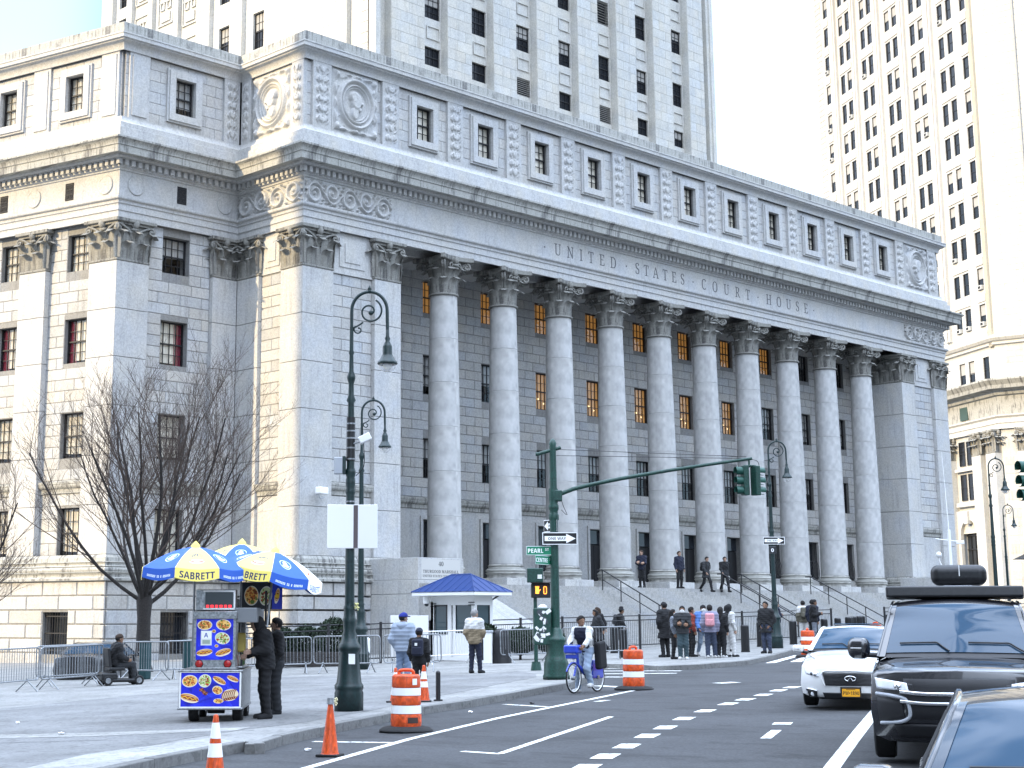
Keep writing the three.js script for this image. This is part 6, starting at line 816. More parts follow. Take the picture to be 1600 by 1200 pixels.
// ------------------------------------------------------------------ bare trees, planter and shrubs
function bareTree(label, pos, H, spread, seed, lim = 9, girth = 0.24, dens = 1, lean = 0) {
  const t = thing('bare_tree', label, 'tree', pos), r = rng(seed), fork = H * 0.25;
  mesh('trunk', gb([lathe([[girth * 1.7, -0.1], [girth * 1.2, 0.25], [girth, 0.8], [girth * 0.92, fork * 0.75], [girth * 1.12, fork], [girth * 0.7, fork + 0.35], [0, fork + 0.5]], 14)]), M.bark, t);
  const crown = new GB();
  const branch = (b, fine, p, d, len, r0, lvl) => {
    const n = lvl < 2 ? 7 : lvl === 2 ? 4 : 2, step = len / n; let q = p.clone(), dir = d.clone().normalize(); const pts = [q.clone()];
    for (let k = 0; k < n; k++) { dir.add(V((r() - 0.5) * 0.28, 0.07 + (lvl === 1 ? 0.05 : 0.01), (r() - 0.5) * 0.28)).normalize(); const nx = q.clone().addScaledVector(dir, step); const ra = mix(r0, r0 * 0.36, k / n), rb = mix(r0, r0 * 0.36, (k + 1) / n); (lvl > 1 ? fine : b).add(bar(q, nx, ra, rb, lvl === 1 ? 7 : lvl === 2 ? 4 : 3)); q = nx; pts.push(q.clone()); }
    if (lvl >= 4) return;
    const kids = lvl === 1 ? Math.round(10 * dens) : lvl === 2 ? 9 : 5;
    for (let k = 0; k < kids; k++) { const u = 0.22 + 0.78 * (k + r()) / kids, f = u * (pts.length - 1), i = Math.min(pts.length - 2, Math.floor(f)), o = pts[i].clone().lerp(pts[i + 1], f - i), base = pts[i + 1].clone().sub(pts[i]).normalize(), side = V(r() - 0.5, (r() - 0.35) * 0.5, r() - 0.5).normalize(); branch(b, fine, o, base.multiplyScalar(0.85).addScaledVector(side, 0.62), len * (lvl === 1 ? 0.50 : 0.46) * (0.7 + 0.6 * r()) * (1.15 - 0.45 * u), Math.max(0.005, r0 * 0.42 * (1.1 - u * 0.6)), lvl + 1); }
  };
  for (let k = 0; k < lim; k++) { const a = k / lim * Math.PI * 2 + r() * 0.5, tilt = k === 0 ? 0.08 : 0.2 + 1.0 * ((k * 0.618) % 1), b = new GB(), f = new GB(); branch(b, f, V(Math.cos(a) * girth * 0.3, fork * (0.92 + 0.18 * r()), Math.sin(a) * girth * 0.3), V(Math.cos(a) * Math.sin(tilt) + lean * VIEWR[0], Math.cos(tilt), Math.sin(a) * Math.sin(tilt) + lean * VIEWR[1]), (H - fork) * (0.80 + 0.2 * r()) * (1 - 0.06 * tilt), girth * (0.22 + 0.14 * r()), 1); const lm = mesh('limb', b, M.bark, t); const tw = mesh('twigs', f, M.barkFine, lm); tw.userData.kind = 'stuff'; }
  return t;
}
bareTree('bare spreading tree with fine upswept twigs behind the food cart', onG(-21.54, 7.65, 0.14), 9.2, 4, 23, 15, 0.24, 1, 0.26);
bareTree('bare tree at the left edge, only its right-hand twigs in view', onG(-29.6, 10.0, 0.14), 5.9, 2, 8, 9, 0.2);
{ const leafG = new GB(); leafG.quad(V(-0.02, 0, 0), V(0.02, 0, 0), V(0.026, 0.06, 0.01), V(-0.01, 0.065, 0.01));
  const shrub = (label, x, z, rx, ry, seed) => { const t = thing('shrub', label, 'shrub', onG(x, z, 0.14), 0, 'clipped evergreen shrubs'), r = rng(seed), b = new GB(); for (let k = 0; k < 2600; k++) { const u = r() * 2 - 1, a = r() * 6.283, s = Math.sqrt(1 - u * u), q = 0.72 + 0.3 * Math.pow(r(), 0.5) + 0.06 * Math.sin(a * 5 + u * 6); b.add(leafG.geo || (leafG.geo = leafG.build()), TR(Math.cos(a) * s * rx * q, 0.25 + ry + u * ry * q, Math.sin(a) * s * rx * q, r() * 6, r() * 6, r() * 6, 0.8 + r() * 0.9)); } mesh('foliage', b, M.hedge, t).userData.kind = 'stuff'; mesh('stem', gb([cyl(0.05, 0.03, 0.6, 6)]), M.bark, t); };
  shrub('round dark shrub right behind the person in black', -16.55, 8.75, 0.5, 0.52, 1); shrub('round dark shrub second from the left, behind the barrier', -15.67, 8.95, 0.5, 0.55, 2); shrub('taller dark shrub behind the barrier just left of the near lamp post', -15.61, 10.36, 0.55, 0.66, 3); shrub('dark shrub at the right wall of the guard booth', -11.0, 13.2, 0.45, 0.5, 5); shrub('low wide dark shrub right of the guard booth', -10.1, 14.0, 0.62, 0.42, 6); shrub('low dark shrub left of the signal controller', -9.2, 14.6, 0.5, 0.4, 7);
  const pl = thing('planter', 'long dark timber planter box under the round shrubs', 'planter', onG(-16.7, 10.6, 0.14), Math.atan2(-2.04, 2.13)); for (let k = 0; k < 3; k++) mesh('board', gb([rbox(3.6, 0.14, 0.6, 0.01, 1), T(0, 0.08 + k * 0.155, 0)]), M.planter, pl); mesh('soil', gb([box(3.4, 0.04, 0.5), T(0, 0.46, 0)]), M.bark, pl);
  const sk = thing('white_sack', 'white and yellow sack of sand standing behind the barrier by the shrubs', 'sack', onG(-15.1, 11.4, 0.14), 0.3); mesh('bag', gb([rbox(0.42, 0.62, 0.3, 0.11, 3), T(0, 0.62, 0)]), M.white, sk); mesh('neck', gb([cyl(0.1, 0.05, 0.2, 8), T(0, 0.9, 0)]), mat('yellow tape', [0.6, 0.4, 0.05], 0.7), sk);
}
// small litter on the road and pavement
{ const r = rng(19); [[-29.8, 30.9], [-27.2, 30.1], [-33.2, 32.4], [-36.0, 34.1], [-36.9, 34.6], [-38.2, 30.1], [-37.2, 27.0]].forEach(([x, z], k) => { const t = thing('litter', ['crumpled white paper at the kerb right of the near drum', 'dark scrap at the kerb before the pavement cone', 'small white scrap in the gutter left of the near drum', 'white scrap in the gutter by the plain orange cone', 'tiny white scrap in the gutter left of the plain orange cone', 'white scrap on the pavement left of the food cart', 'tiny white scrap on the pavement far left of the food cart'][k], 'litter', onG(x, z, k > 4 ? 0.15 : 0.006), r() * 6); const g = new THREE.IcosahedronGeometry(0.036, 1), P = g.attributes.position; for (let q = 0; q < P.count; q++) { const s = 0.6 + 0.7 * hash2(Math.round(P.getX(q) * 900), Math.round(P.getZ(q) * 900 + P.getY(q) * 500), k); P.setXYZ(q, P.getX(q) * s * 1.5, Math.max(0, P.getY(q) * s * 0.6 + 0.02), P.getZ(q) * s); } g.computeVertexNormals(); mesh('paper', g, k === 1 ? M.black : M.white, t); }); }
// ------------------------------------------------------------------ people: one continuous skinned surface each, meshed from tapered bones, with clothing over it
function boneMesh(bones, cell, k, clip) {
  let lo = [1e9, 1e9, 1e9], hi = [-1e9, -1e9, -1e9];
  for (const b of bones) { const R = Math.max(b[2], b[3]) + 0.03; for (const p of [b[0], b[1]]) [p.x, p.y, p.z].forEach((v, i) => { lo[i] = Math.min(lo[i], v - R); hi[i] = Math.max(hi[i], v + R); }); }
  const n = lo.map((v, i) => Math.ceil((hi[i] - v) / cell) + 3), [nx, ny, nz] = n, sum = new Float32Array(nx * ny * nz), o = lo.map((v) => v - cell);
  for (const [a, b, ra, rb] of bones) {
    const R = Math.max(ra, rb) + 5 * k + cell, d = b.clone().sub(a), L = Math.max(1e-9, d.lengthSq()), r0 = [0, 1, 2].map((i) => Math.max(0, Math.floor((Math.min(a.getComponent(i), b.getComponent(i)) - R - o[i]) / cell))), r1 = [0, 1, 2].map((i) => Math.min(n[i] - 1, Math.ceil((Math.max(a.getComponent(i), b.getComponent(i)) + R - o[i]) / cell)));
    for (let z = r0[2]; z <= r1[2]; z++) for (let y = r0[1]; y <= r1[1]; y++) for (let x = r0[0]; x <= r1[0]; x++) { const px = o[0] + x * cell - a.x, py = o[1] + y * cell - a.y, pz = o[2] + z * cell - a.z, t = clamp((px * d.x + py * d.y + pz * d.z) / L), q = Math.hypot(px - d.x * t, py - d.y * t, pz - d.z * t) - (ra + (rb - ra) * t); if (q < 5 * k) sum[(z * ny + y) * nx + x] += Math.exp(-Math.max(q, -0.3) / k); }
  }
  const F = new Float32Array(sum.length); for (let z = 0, i = 0; z < nz; z++) for (let y = 0; y < ny; y++) for (let x = 0; x < nx; x++, i++) { let f = sum[i] > 0 ? -k * Math.log(sum[i]) : 5 * k; if (clip) f = clip(o[0] + x * cell, o[1] + y * cell, o[2] + z * cell, f); F[i] = f; }
  const id = new Int32Array(sum.length).fill(-1), P = [], I = [], st = [1, nx, nx * ny];
  for (let z = 0; z < nz - 1; z++) for (let y = 0; y < ny - 1; y++) for (let x = 0; x < nx - 1; x++) {
    const i = (z * ny + y) * nx + x; let m = 0; for (let c = 0; c < 8; c++) if (F[i + (c & 1) + (c >> 1 & 1) * nx + (c >> 2) * nx * ny] < 0) m |= 1 << c; if (m === 0 || m === 255) continue;
    let s = [0, 0, 0], w = 0; for (let c = 0; c < 8; c++) for (let e = 0; e < 3; e++) if (!(c >> e & 1)) { const c2 = c | 1 << e; if ((m >> c & 1) !== (m >> c2 & 1)) { const off = (q) => i + (q & 1) + (q >> 1 & 1) * nx + (q >> 2) * nx * ny, fa = F[off(c)], fb = F[off(c2)], t = fa / (fa - fb), g = [c & 1, c >> 1 & 1, c >> 2]; g[e] += t; for (let q = 0; q < 3; q++) s[q] += g[q]; w++; } }
    id[i] = P.length / 3; P.push(o[0] + (x + s[0] / w) * cell, o[1] + (y + s[1] / w) * cell, o[2] + (z + s[2] / w) * cell);
  }
  for (let z = 1; z < nz - 1; z++) for (let y = 1; y < ny - 1; y++) for (let x = 1; x < nx - 1; x++) { const i = (z * ny + y) * nx + x; for (let e = 0; e < 3; e++) { const a = F[i] < 0, b = F[i + st[e]] < 0; if (a === b) continue; const u = st[(e + 1) % 3], v = st[(e + 2) % 3], q = [id[i], id[i - u], id[i - u - v], id[i - v]]; if (q.some((w) => w < 0)) continue; a ? I.push(q[0], q[1], q[2], q[0], q[2], q[3]) : I.push(q[0], q[2], q[1], q[0], q[3], q[2]); } }
  const g = new THREE.BufferGeometry(); g.setAttribute('position', new THREE.Float32BufferAttribute(P, 3)); g.setIndex(I); g.computeVertexNormals(); return g;
}
const fabric = tex(512, (u, v) => { const k = 216 + (fbm(u, v, 64, 64, 3, 101) - 0.5) * 70 + (fbm(u, v, 8, 8, 4, 102) - 0.5) * 50; return [k, k, k]; }, 0.5), clothM = new Map();
const cloth = (c) => { const k = c.join(); if (!clothM.has(k)) clothM.set(k, mat('cloth', c, 0.92, { map: fabric })); return clothM.get(k); };
const SK = { light: [0.52, 0.33, 0.24], mid: [0.34, 0.19, 0.12], dark: [0.10, 0.055, 0.035] }, C = { black: [0.012, 0.012, 0.014], navy: [0.014, 0.018, 0.04], char: [0.03, 0.032, 0.036], grey: [0.22, 0.24, 0.28], puff: [0.36, 0.42, 0.52], jean: [0.20, 0.27, 0.40], pale: [0.36, 0.45, 0.58], white: [0.74, 0.73, 0.71], tan: [0.30, 0.235, 0.15], teal: [0.05, 0.085, 0.10], blue: [0.10, 0.22, 0.55], red: [0.28, 0.05, 0.035], lav: [0.28, 0.28, 0.38], pink: [0.75, 0.34, 0.38], dkjean: [0.05, 0.065, 0.11], olive: [0.14, 0.13, 0.10], cap: [0.015, 0.03, 0.26], hair: [0.012, 0.009, 0.008], brown: [0.05, 0.03, 0.018], ash: [0.30, 0.29, 0.28] };
const JOINTS = { pelvis: [0, 0.95, 0], chest: [0, 1.28, -0.01], neck: [0, 1.46, -0.01], head: [0, 1.62, 0.01], shL: [0.175, 1.41, -0.01], elL: [0.235, 1.13, -0.03], wrL: [0.235, 0.89, 0.05], hipL: [0.085, 0.92, 0], knL: [0.10, 0.50, 0.02], anL: [0.10, 0.085, -0.03] };
for (const k of ['sh', 'el', 'wr', 'hip', 'kn', 'an']) { const [x, y, z] = JOINTS[k + 'L']; JOINTS[k + 'R'] = [-x, y, z]; }
const POSE = {
  stand: {}, relaxed: { knR: [-0.12, 0.50, 0.05], anR: [-0.14, 0.085, 0.05], elL: [0.25, 1.13, -0.05], wrL: [0.22, 0.92, 0.09] },
  walk: { knL: [0.09, 0.51, 0.20], anL: [0.09, 0.10, 0.28], knR: [-0.09, 0.49, -0.06], anR: [-0.09, 0.16, -0.36], elR: [-0.23, 1.14, 0.08], wrR: [-0.20, 0.95, 0.22], elL: [0.23, 1.14, -0.14], wrL: [0.24, 0.92, -0.16], chest: [0, 1.28, 0.03], neck: [0, 1.45, 0.05], head: [0, 1.61, 0.09] },
  phone: { elL: [0.22, 1.14, 0.02], wrL: [0.07, 1.16, 0.25], elR: [-0.22, 1.14, 0.02], wrR: [-0.05, 1.20, 0.26], head: [0, 1.60, 0.05] },
  pockets: { elL: [0.27, 1.14, -0.06], wrL: [0.17, 0.93, 0.06], elR: [-0.27, 1.14, -0.06], wrR: [-0.17, 0.93, 0.06] },
  arms: { elL: [0.21, 1.15, 0.08], wrL: [-0.03, 1.18, 0.20], elR: [-0.21, 1.15, 0.08], wrR: [0.05, 1.14, 0.21] },
  serve: { elL: [0.22, 1.16, 0.06], wrL: [0.18, 1.12, 0.30], elR: [-0.22, 1.15, 0.06], wrR: [-0.16, 1.06, 0.30], chest: [0, 1.27, 0.05], neck: [0, 1.44, 0.09], head: [0, 1.575, 0.17], shL: [0.175, 1.39, 0.06], shR: [-0.175, 1.39, 0.06] },
  sit: { pelvis: [0, 0.56, 0], chest: [0, 0.88, 0.02], neck: [0, 1.06, 0.04], head: [0, 1.21, 0.08], shL: [0.18, 1.01, 0.02], shR: [-0.18, 1.01, 0.02], elL: [0.24, 0.75, 0.06], wrL: [0.18, 0.68, 0.28], elR: [-0.24, 0.75, 0.06], wrR: [-0.18, 0.68, 0.28], hipL: [0.09, 0.53, 0.04], hipR: [-0.09, 0.53, 0.04], knL: [0.12, 0.55, 0.44], knR: [-0.12, 0.55, 0.44], anL: [0.12, 0.14, 0.48], anR: [-0.12, 0.14, 0.48] },
  bike: { pelvis: [0, 0.99, -0.04], hipL: [0.09, 0.96, -0.03], hipR: [-0.09, 0.96, -0.03], chest: [0, 1.30, 0.06], neck: [0, 1.47, 0.12], head: [0, 1.62, 0.16], shL: [0.18, 1.42, 0.11], shR: [-0.18, 1.42, 0.11], elL: [0.27, 1.22, 0.28], wrL: [0.26, 1.07, 0.50], elR: [-0.25, 1.18, 0.24], wrR: [-0.14, 1.06, 0.44], knL: [0.13, 0.55, 0.16], anL: [0.15, 0.22, 0.02], knR: [-0.15, 0.53, 0.06], anR: [-0.20, 0.085, 0.0] },
};
function handBones(wr, el, curl, side) {
  const d = wr.clone().sub(el).normalize(), palmN = V(-side, 0, 0).addScaledVector(d, d.x * side).normalize(), across = V(0, 0, 0).crossVectors(d, palmN).normalize(), b = [], at = (f, s, p) => wr.clone().addScaledVector(d, f).addScaledVector(across, s).addScaledVector(palmN, p);
  for (const s of [-0.026, -0.009, 0.009, 0.026]) b.push([at(0.01, s * 0.7, 0), at(0.085, s, 0.004), 0.015, 0.0125]);
  [-0.03, -0.01, 0.01, 0.028].forEach((s, k) => { const L = [0.062, 0.078, 0.074, 0.06][k], c = curl; b.push([at(0.088, s, 0.004), at(0.088 + L * 0.5 * (1 - c * 0.3), s * 1.06, 0.006 + c * L * 0.35), 0.0105, 0.0095], [at(0.088 + L * 0.5 * (1 - c * 0.3), s * 1.06, 0.006 + c * L * 0.35), at(0.088 + L * (0.95 - c * 0.8), s * 1.06, 0.008 + c * L * 0.95), 0.0095, 0.008]); });
  b.push([at(0.025, -0.03, 0.004), at(0.06, -0.055, 0.018), 0.0135, 0.0115], [at(0.06, -0.055, 0.018), at(0.092, -0.058, 0.03), 0.0115, 0.0095]); return b;
}
function person(label, px, pz, face, o) {
  const h = o.h || 1.75, t = thing('person', label, 'person', o.at || onG(px, pz, 0.14), face); t.scale.setScalar(h / 1.75); if (o.group) t.userData.group = o.group;
  const J = {}; for (const [k, v] of Object.entries({ ...JOINTS, ...POSE[o.pose || 'stand'], ...(o.J || {}) })) J[k] = V(...v);
  const far = o.far, cell = far ? 0.02 : 0.0135, yaw = o.look || 0, pit = o.nod || 0, hd = J.head, H = (x, y, z) => V(x, y, z).applyEuler(new THREE.Euler(pit, yaw, 0, 'YXZ')).add(hd), S2 = ['L', 'R'], f = o.fat || 1;
  const legs = (e) => S2.flatMap((s) => [[J['hip' + s], J['kn' + s], 0.082 * f + e, 0.056 + e], [J['kn' + s], J['an' + s], 0.057 + e, 0.040 + e * 1.15]]).concat([[J.hipL, J.hipR, 0.095 * f + e * 0.8, 0.095 * f + e * 0.8], [J.pelvis, J.pelvis.clone().lerp(J.chest, 0.3), 0.11 * f + e * 0.6, 0.105 * f + e * 0.6]]);
  const toes = {}; for (const s of S2) { const fw = J['an' + s].clone().sub(J['kn' + s]); toes[s] = J['an' + s].clone().add(V((s === 'L' ? 1 : -1) * 0.03, -0.055, 0.15)); if (fw.z < -0.2) toes[s] = J['an' + s].clone().add(V(0, -0.10, 0.11)); }
  const feet = (e) => S2.flatMap((s) => [[J['an' + s].clone().add(V(0, -0.04, -0.03)), toes[s], 0.042 + e, 0.036 + e], [J['an' + s], J['an' + s].clone().add(V(0, -0.03, 0.02)), 0.042 + e, 0.045 + e]]);
  const torso = (e) => [[J.pelvis.clone().add(V(0.055, 0.04, 0)), J.chest.clone().add(V(0.075, 0.02, 0)), 0.095 * f + e, 0.105 * f + e], [J.pelvis.clone().add(V(-0.055, 0.04, 0)), J.chest.clone().add(V(-0.075, 0.02, 0)), 0.095 * f + e, 0.105 * f + e], [J.shL, J.shR, 0.064 + e, 0.064 + e], [J.chest, J.neck.clone().add(V(0, -0.06, 0)), 0.11 * f + e, 0.08 + e * 0.7]];
  const arms = (e) => S2.flatMap((s) => [[J['sh' + s], J['el' + s], 0.054 * f + e, 0.042 + e], [J['el' + s], J['wr' + s], 0.043 + e, 0.030 + e * 0.9]]);
  const skull = (e) => [[H(0, 0.035, -0.022), H(0, 0.055, 0.006), 0.083 + e, 0.080 + e], [H(0, 0.0, 0.02), H(0, -0.045, 0.042), 0.070 + e, 0.048 + e]];
  const neck = [[J.neck.clone().add(V(0, -0.04, 0)), H(0, -0.03, -0.015), 0.056, 0.052]], nose = [[H(0, 0.018, 0.088), H(0, -0.016, 0.106), 0.009, 0.013], [H(0, -0.078, 0.058), H(0, -0.06, 0.07), 0.02, 0.02]], ears = [-1, 1].map((s) => [H(s * 0.083, 0.018, -0.012), H(s * 0.083, -0.014, -0.008), 0.016, 0.012]);
  const body = new GB(); body.add(boneMesh([...legs(0), ...feet(0), ...torso(0), ...arms(0), ...neck, ...skull(0)], cell, 0.016)).add(boneMesh([...skull(0.001), ...nose, ...ears, [H(0, -0.03, 0), H(0, -0.08, -0.012), 0.05, 0.052]], far ? 0.011 : 0.007, 0.007));
  for (const s of S2) body.add(boneMesh(handBones(J['wr' + s], J['el' + s], o.grip ?? 0.45, s === 'L' ? 1 : -1), far ? 0.008 : 0.0055, 0.004));
  mesh('body', body, cloth(SK[o.skin || 'light']), t);
  const eyes = new GB(); for (const s of [-1, 1]) eyes.add(sph(0.010, 8, 6), T(...H(s * 0.033, 0.022, 0.080).toArray())).add(rbox(0.034, 0.008, 0.012, 0.003, 1), T(...H(s * 0.034, 0.043, 0.079).toArray())); mesh('eyes', eyes, M.eye, t).userData.kind = 'stuff'; mesh('mouth', gb([sph(0.02, 8, 6), TR(...H(0, -0.042, 0.088).toArray(), pit, yaw, 0, V(1, 0.3, 0.4))]), M.lip, t);
  // legs and feet
  const wide = o.wide || 0.018; mesh('trousers', boneMesh(legs(wide), cell, 0.02, (x, y, z, v) => Math.max(v + 0.004 * Math.sin(y * 60 + x * 30), y - (o.pose === 'sit' ? 0.66 : 1.04), 0.06 - y)), cloth(o.legs || C.dkjean), t);
  mesh('shoes', boneMesh(feet(0.014), 0.0115, 0.012, (x, y, z, v) => Math.max(v, y - Math.max(J.anL.y, J.anR.y) - 0.035, Math.min(toes.L.y, toes.R.y) - 0.044 - y)), cloth(o.shoes || C.black), t);
  // jacket
  const e = o.puff ? 0.05 : o.bulk || 0.028, hem = o.hem ?? (o.pose === 'sit' ? 0.52 : 0.84), tb = [...torso(e), ...arms(e * 0.85), ...(o.coat ? [[J.pelvis.clone().add(V(0.06, 0, 0)), V(J.pelvis.x + 0.09, hem, J.pelvis.z), 0.115 + e * 0.6, 0.14 + e * 0.6], [J.pelvis.clone().add(V(-0.06, 0, 0)), V(J.pelvis.x - 0.09, hem, J.pelvis.z), 0.115 + e * 0.6, 0.14 + e * 0.6]] : [[J.pelvis.clone().add(V(0.05, -0.06, 0)), J.pelvis.clone().add(V(-0.05, -0.06, 0)), 0.105 * f + e, 0.105 * f + e]]), [J.neck.clone().add(V(0, -0.03, 0)), J.neck.clone().add(V(0, 0.02, 0.005)), 0.068 + e * 0.35, 0.066 + e * 0.35]];
  const wrin = (x, y, z) => (o.puff ? 0.011 * Math.abs(Math.sin(y * 33)) - 0.012 : 0.005 * Math.sin(y * 38 + x * 25 + Math.sin(z * 30)) + 0.003 * Math.sin(y * 90 - z * 40)), ws = S2.map((s) => [J['wr' + s], J['wr' + s].clone().sub(J['el' + s]).normalize()]);
  const jk = boneMesh(tb, cell, 0.02, (x, y, z, v) => { let q = Math.max(v + wrin(x, y, z), hem - y); for (const [w, d] of ws) { const s = (x - w.x) * d.x + (y - w.y) * d.y + (z - w.z) * d.z; if (Math.hypot(x - w.x, y - w.y, z - w.z) < 0.16) q = Math.max(q, s - 0.005); } return q; });
  if (o.vest || o.yoke) { // two-tone garment: split by height or by arm
    const A = new GB(), B2 = new GB(), P = jk.attributes.position, N = jk.attributes.normal, I = jk.index.array, cs = V(0, 0, 0); const pick = (i) => { cs.fromBufferAttribute(P, i); return o.vest ? Math.abs(cs.x) < 0.155 && cs.y < J.shL.y + 0.07 : cs.y < o.yoke; }; for (let q = 0; q < I.length; q += 3) { const g = pick(I[q]) ? B2 : A, s = g.p.length / 3; for (let e2 = 0; e2 < 3; e2++) { const i = I[q + e2]; g.p.push(P.getX(i), P.getY(i), P.getZ(i)); g.n.push(N.getX(i), N.getY(i), N.getZ(i)); } g.i.push(s, s + 1, s + 2); }
    mesh('jacket', A, cloth(o.top), t); mesh(o.vest ? 'vest' : 'jacket_lower', B2, cloth(o.vest || o.lower), t);
  } else mesh('jacket', jk, cloth(o.top || C.black), t);
  // hair, hats, hoods
  const hairClip = (x, y, z, v) => { const q = V(x, y, z).sub(hd).applyEuler(new THREE.Euler(0, -yaw, 0)).applyAxisAngle(V(1, 0, 0), -pit); return Math.max(v + 0.004 * Math.sin(x * 160 + y * 90) * Math.cos(z * 140), q.z - (q.y > 0.07 ? 0.085 : q.y > 0.03 ? 0.03 + (q.y - 0.03) * 1.4 : 0.012) * 1, -q.y - (o.long ? 0.5 : 0.05)); };
  if (o.hair !== null) { const hb = skull(0.014); if (o.long) hb.push([H(0, 0.02, -0.06), H(0, -0.20, -0.10), 0.085, 0.075], [H(0.06, 0, -0.02), H(0.07, -0.18, -0.03), 0.045, 0.035], [H(-0.06, 0, -0.02), H(-0.07, -0.18, -0.03), 0.045, 0.035]); mesh('hair', boneMesh(hb, far ? 0.012 : 0.009, 0.008, hairClip), cloth(o.hair || C.hair), t); }
  if (o.hood) mesh('hood', boneMesh([[H(0, 0.03, -0.03), H(0, 0.05, 0.0), 0.112, 0.105], [H(0, -0.02, -0.03), J.neck.clone().add(V(0, 0.0, -0.02)), 0.105, 0.105]], 0.011, 0.012, (x, y, z, v) => { const q = V(x, y, z).sub(hd).applyEuler(new THREE.Euler(0, -yaw, 0)).applyAxisAngle(V(1, 0, 0), -pit); return Math.max(v, q.z - 0.062 + Math.abs(q.y) * 0.1); }), cloth(o.hood), t);
  if (o.hoodDown) mesh('hood', boneMesh([[J.neck.clone().add(V(0.08, 0.0, -0.06)), J.neck.clone().add(V(-0.08, 0.0, -0.06)), 0.075, 0.075], [J.neck.clone().add(V(0, -0.02, -0.09)), J.neck.clone().add(V(0, -0.1, -0.10)), 0.08, 0.05]], 0.013, 0.02), cloth(o.hoodDown), t);
  if (o.cap) { mesh('cap', boneMesh(skull(0.02), 0.009, 0.008, (x, y, z, v) => { const q = V(x, y, z).sub(hd).applyEuler(new THREE.Euler(0, -yaw, 0)); return Math.max(v, 0.045 - q.y); }), cloth(o.cap), t); if (o.brim) mesh('cap_brim', gb([new THREE.CylinderGeometry(0.085, 0.085, 0.012, 20).applyMatrix4(TR(0, 0, 0, 0, 0, 0, V(0.85, 1, 0.75))), TR(...H(0, 0.055, 0.115).toArray(), 0.12, yaw, 0)]), cloth(o.cap), t); }
  if (o.hat) mesh('hat', gb([lathe([[0, 0.16], [0.06, 0.155], [0.092, 0.12], [0.1, 0.03], [0.145, 0.0], [0.14, -0.01], [0.09, 0.0]], 20), TR(...H(0, 0.06, -0.01).toArray(), pit, yaw, 0)]), cloth(o.hat), t);
  if (o.mask) mesh('face_mask', boneMesh([[H(-0.035, -0.045, 0.05), H(0.035, -0.045, 0.05), 0.052, 0.052], [H(0, -0.01, 0.075), H(0, -0.05, 0.075), 0.042, 0.042]], 0.009, 0.01, (x, y, z, v) => { const q = V(x, y, z).sub(hd).applyEuler(new THREE.Euler(0, -yaw, 0)); return Math.max(v, 0.02 - q.z); }), cloth(C.white), t);
  if (o.pack) { const c = J.chest.clone().add(V(0, -0.02, -0.22)), b = group('backpack', t); mesh('sack', gb([rbox(0.31, 0.44, 0.17, 0.07, 4), TR(c.x, c.y, c.z, 0.06)]), cloth(o.pack), b); mesh('pocket', gb([rbox(0.25, 0.2, 0.06, 0.03, 3), TR(c.x, c.y - 0.09, c.z - 0.10, 0.06)]), cloth(o.pack), b); if (o.patch) mesh('patch', gb([rbox(0.07, 0.07, 0.01, 0.004, 1), T(c.x + 0.02, c.y + 0.08, c.z - 0.098)]), M.white, b); for (const s of [-1, 1]) mesh('strap', tube([V(s * 0.10, c.y + 0.16, c.z + 0.05), V(s * 0.115, J.shL.y + 0.085, J.chest.z), V(s * 0.12, J.shL.y - 0.05, J.chest.z + 0.15), V(s * 0.14, c.y - 0.12, J.chest.z + 0.12), V(s * 0.13, c.y - 0.16, c.z + 0.06)], 0.014, 6, 24), cloth(o.pack), b); }
  return t;
}
M.eye = mat('eye', [0.02, 0.015, 0.012], 0.3); M.lip = mat('lips', [0.30, 0.12, 0.10], 0.6);
const toR = Math.atan2(VIEWR[0], VIEWR[1]), toL = toR + Math.PI, toC = toR - Math.PI / 2, away = toR + Math.PI / 2;
person('person in blue cap, grey puffer jacket and jeans seen from behind at the near drum', -25.79, 24.75, away - 0.35, { h: 1.74, top: C.puff, puff: 1, hem: 0.86, legs: C.jean, cap: C.cap, brim: 1, look: -0.7, hoodDown: C.puff, pose: 'pockets', hair: C.hair });
person('child in black with a dark backpack seen from behind at the near drum', -28.0, 27.6, away - 0.2, { h: 1.42, top: C.black, legs: C.black, cap: C.navy, pack: C.navy, patch: 1, pose: 'relaxed', skin: 'mid' });
person('bald-crowned man in a white and tan jacket standing before the guard booth', -18.88, 20.35, away - 0.5, { h: 1.77, top: C.white, yoke: 1.22, lower: C.tan, bulk: 0.045, hem: 0.80, legs: C.navy, hair: C.ash, look: -0.5, pose: 'relaxed', J: { wrR: [-0.16, 1.02, 0.20], elR: [-0.24, 1.12, 0.03] } });
person('woman with long dark hair in a dark coat walking left by the fence', -4.6, 12.9, toL + 0.3, { h: 1.66, top: C.char, coat: 1, hem: 0.55, legs: C.black, long: 1, pose: 'walk', far: 1, skin: 'mid' }); person('second woman in a dark coat, partly behind the first by the fence', -3.5, 12.1, toL + 0.2, { h: 1.74, top: C.black, coat: 1, hem: 0.5, legs: C.black, long: 1, hair: C.brown, pose: 'walk', far: 1 });
person('woman in a black hat and coat with backpack walking right by the fence', 0.6, 9.75, toR, { h: 1.68, top: C.black, coat: 1, hem: 0.6, legs: C.black, hat: C.black, pack: C.char, pose: 'walk', far: 1, skin: 'mid' });
person('man in a black coat with his back turned, left of the waiting group', -7.06, 17.99, away + 0.5, { h: 1.86, top: C.black, coat: 1, hem: 0.6, bulk: 0.05, legs: C.black, cap: C.black, fat: 1.1, pose: 'pockets' });
const GRP = (l, x, z, f, o) => person(l, x, z, f, o);
GRP('person in a grey and black hooded top facing away at the left of the group', -8.55, 19.49, toR - 0.1, { h: 1.62, top: C.grey, vest: C.black, legs: C.black, hair: C.hair, long: 1, pose: 'stand', skin: 'mid', mask: 1 });
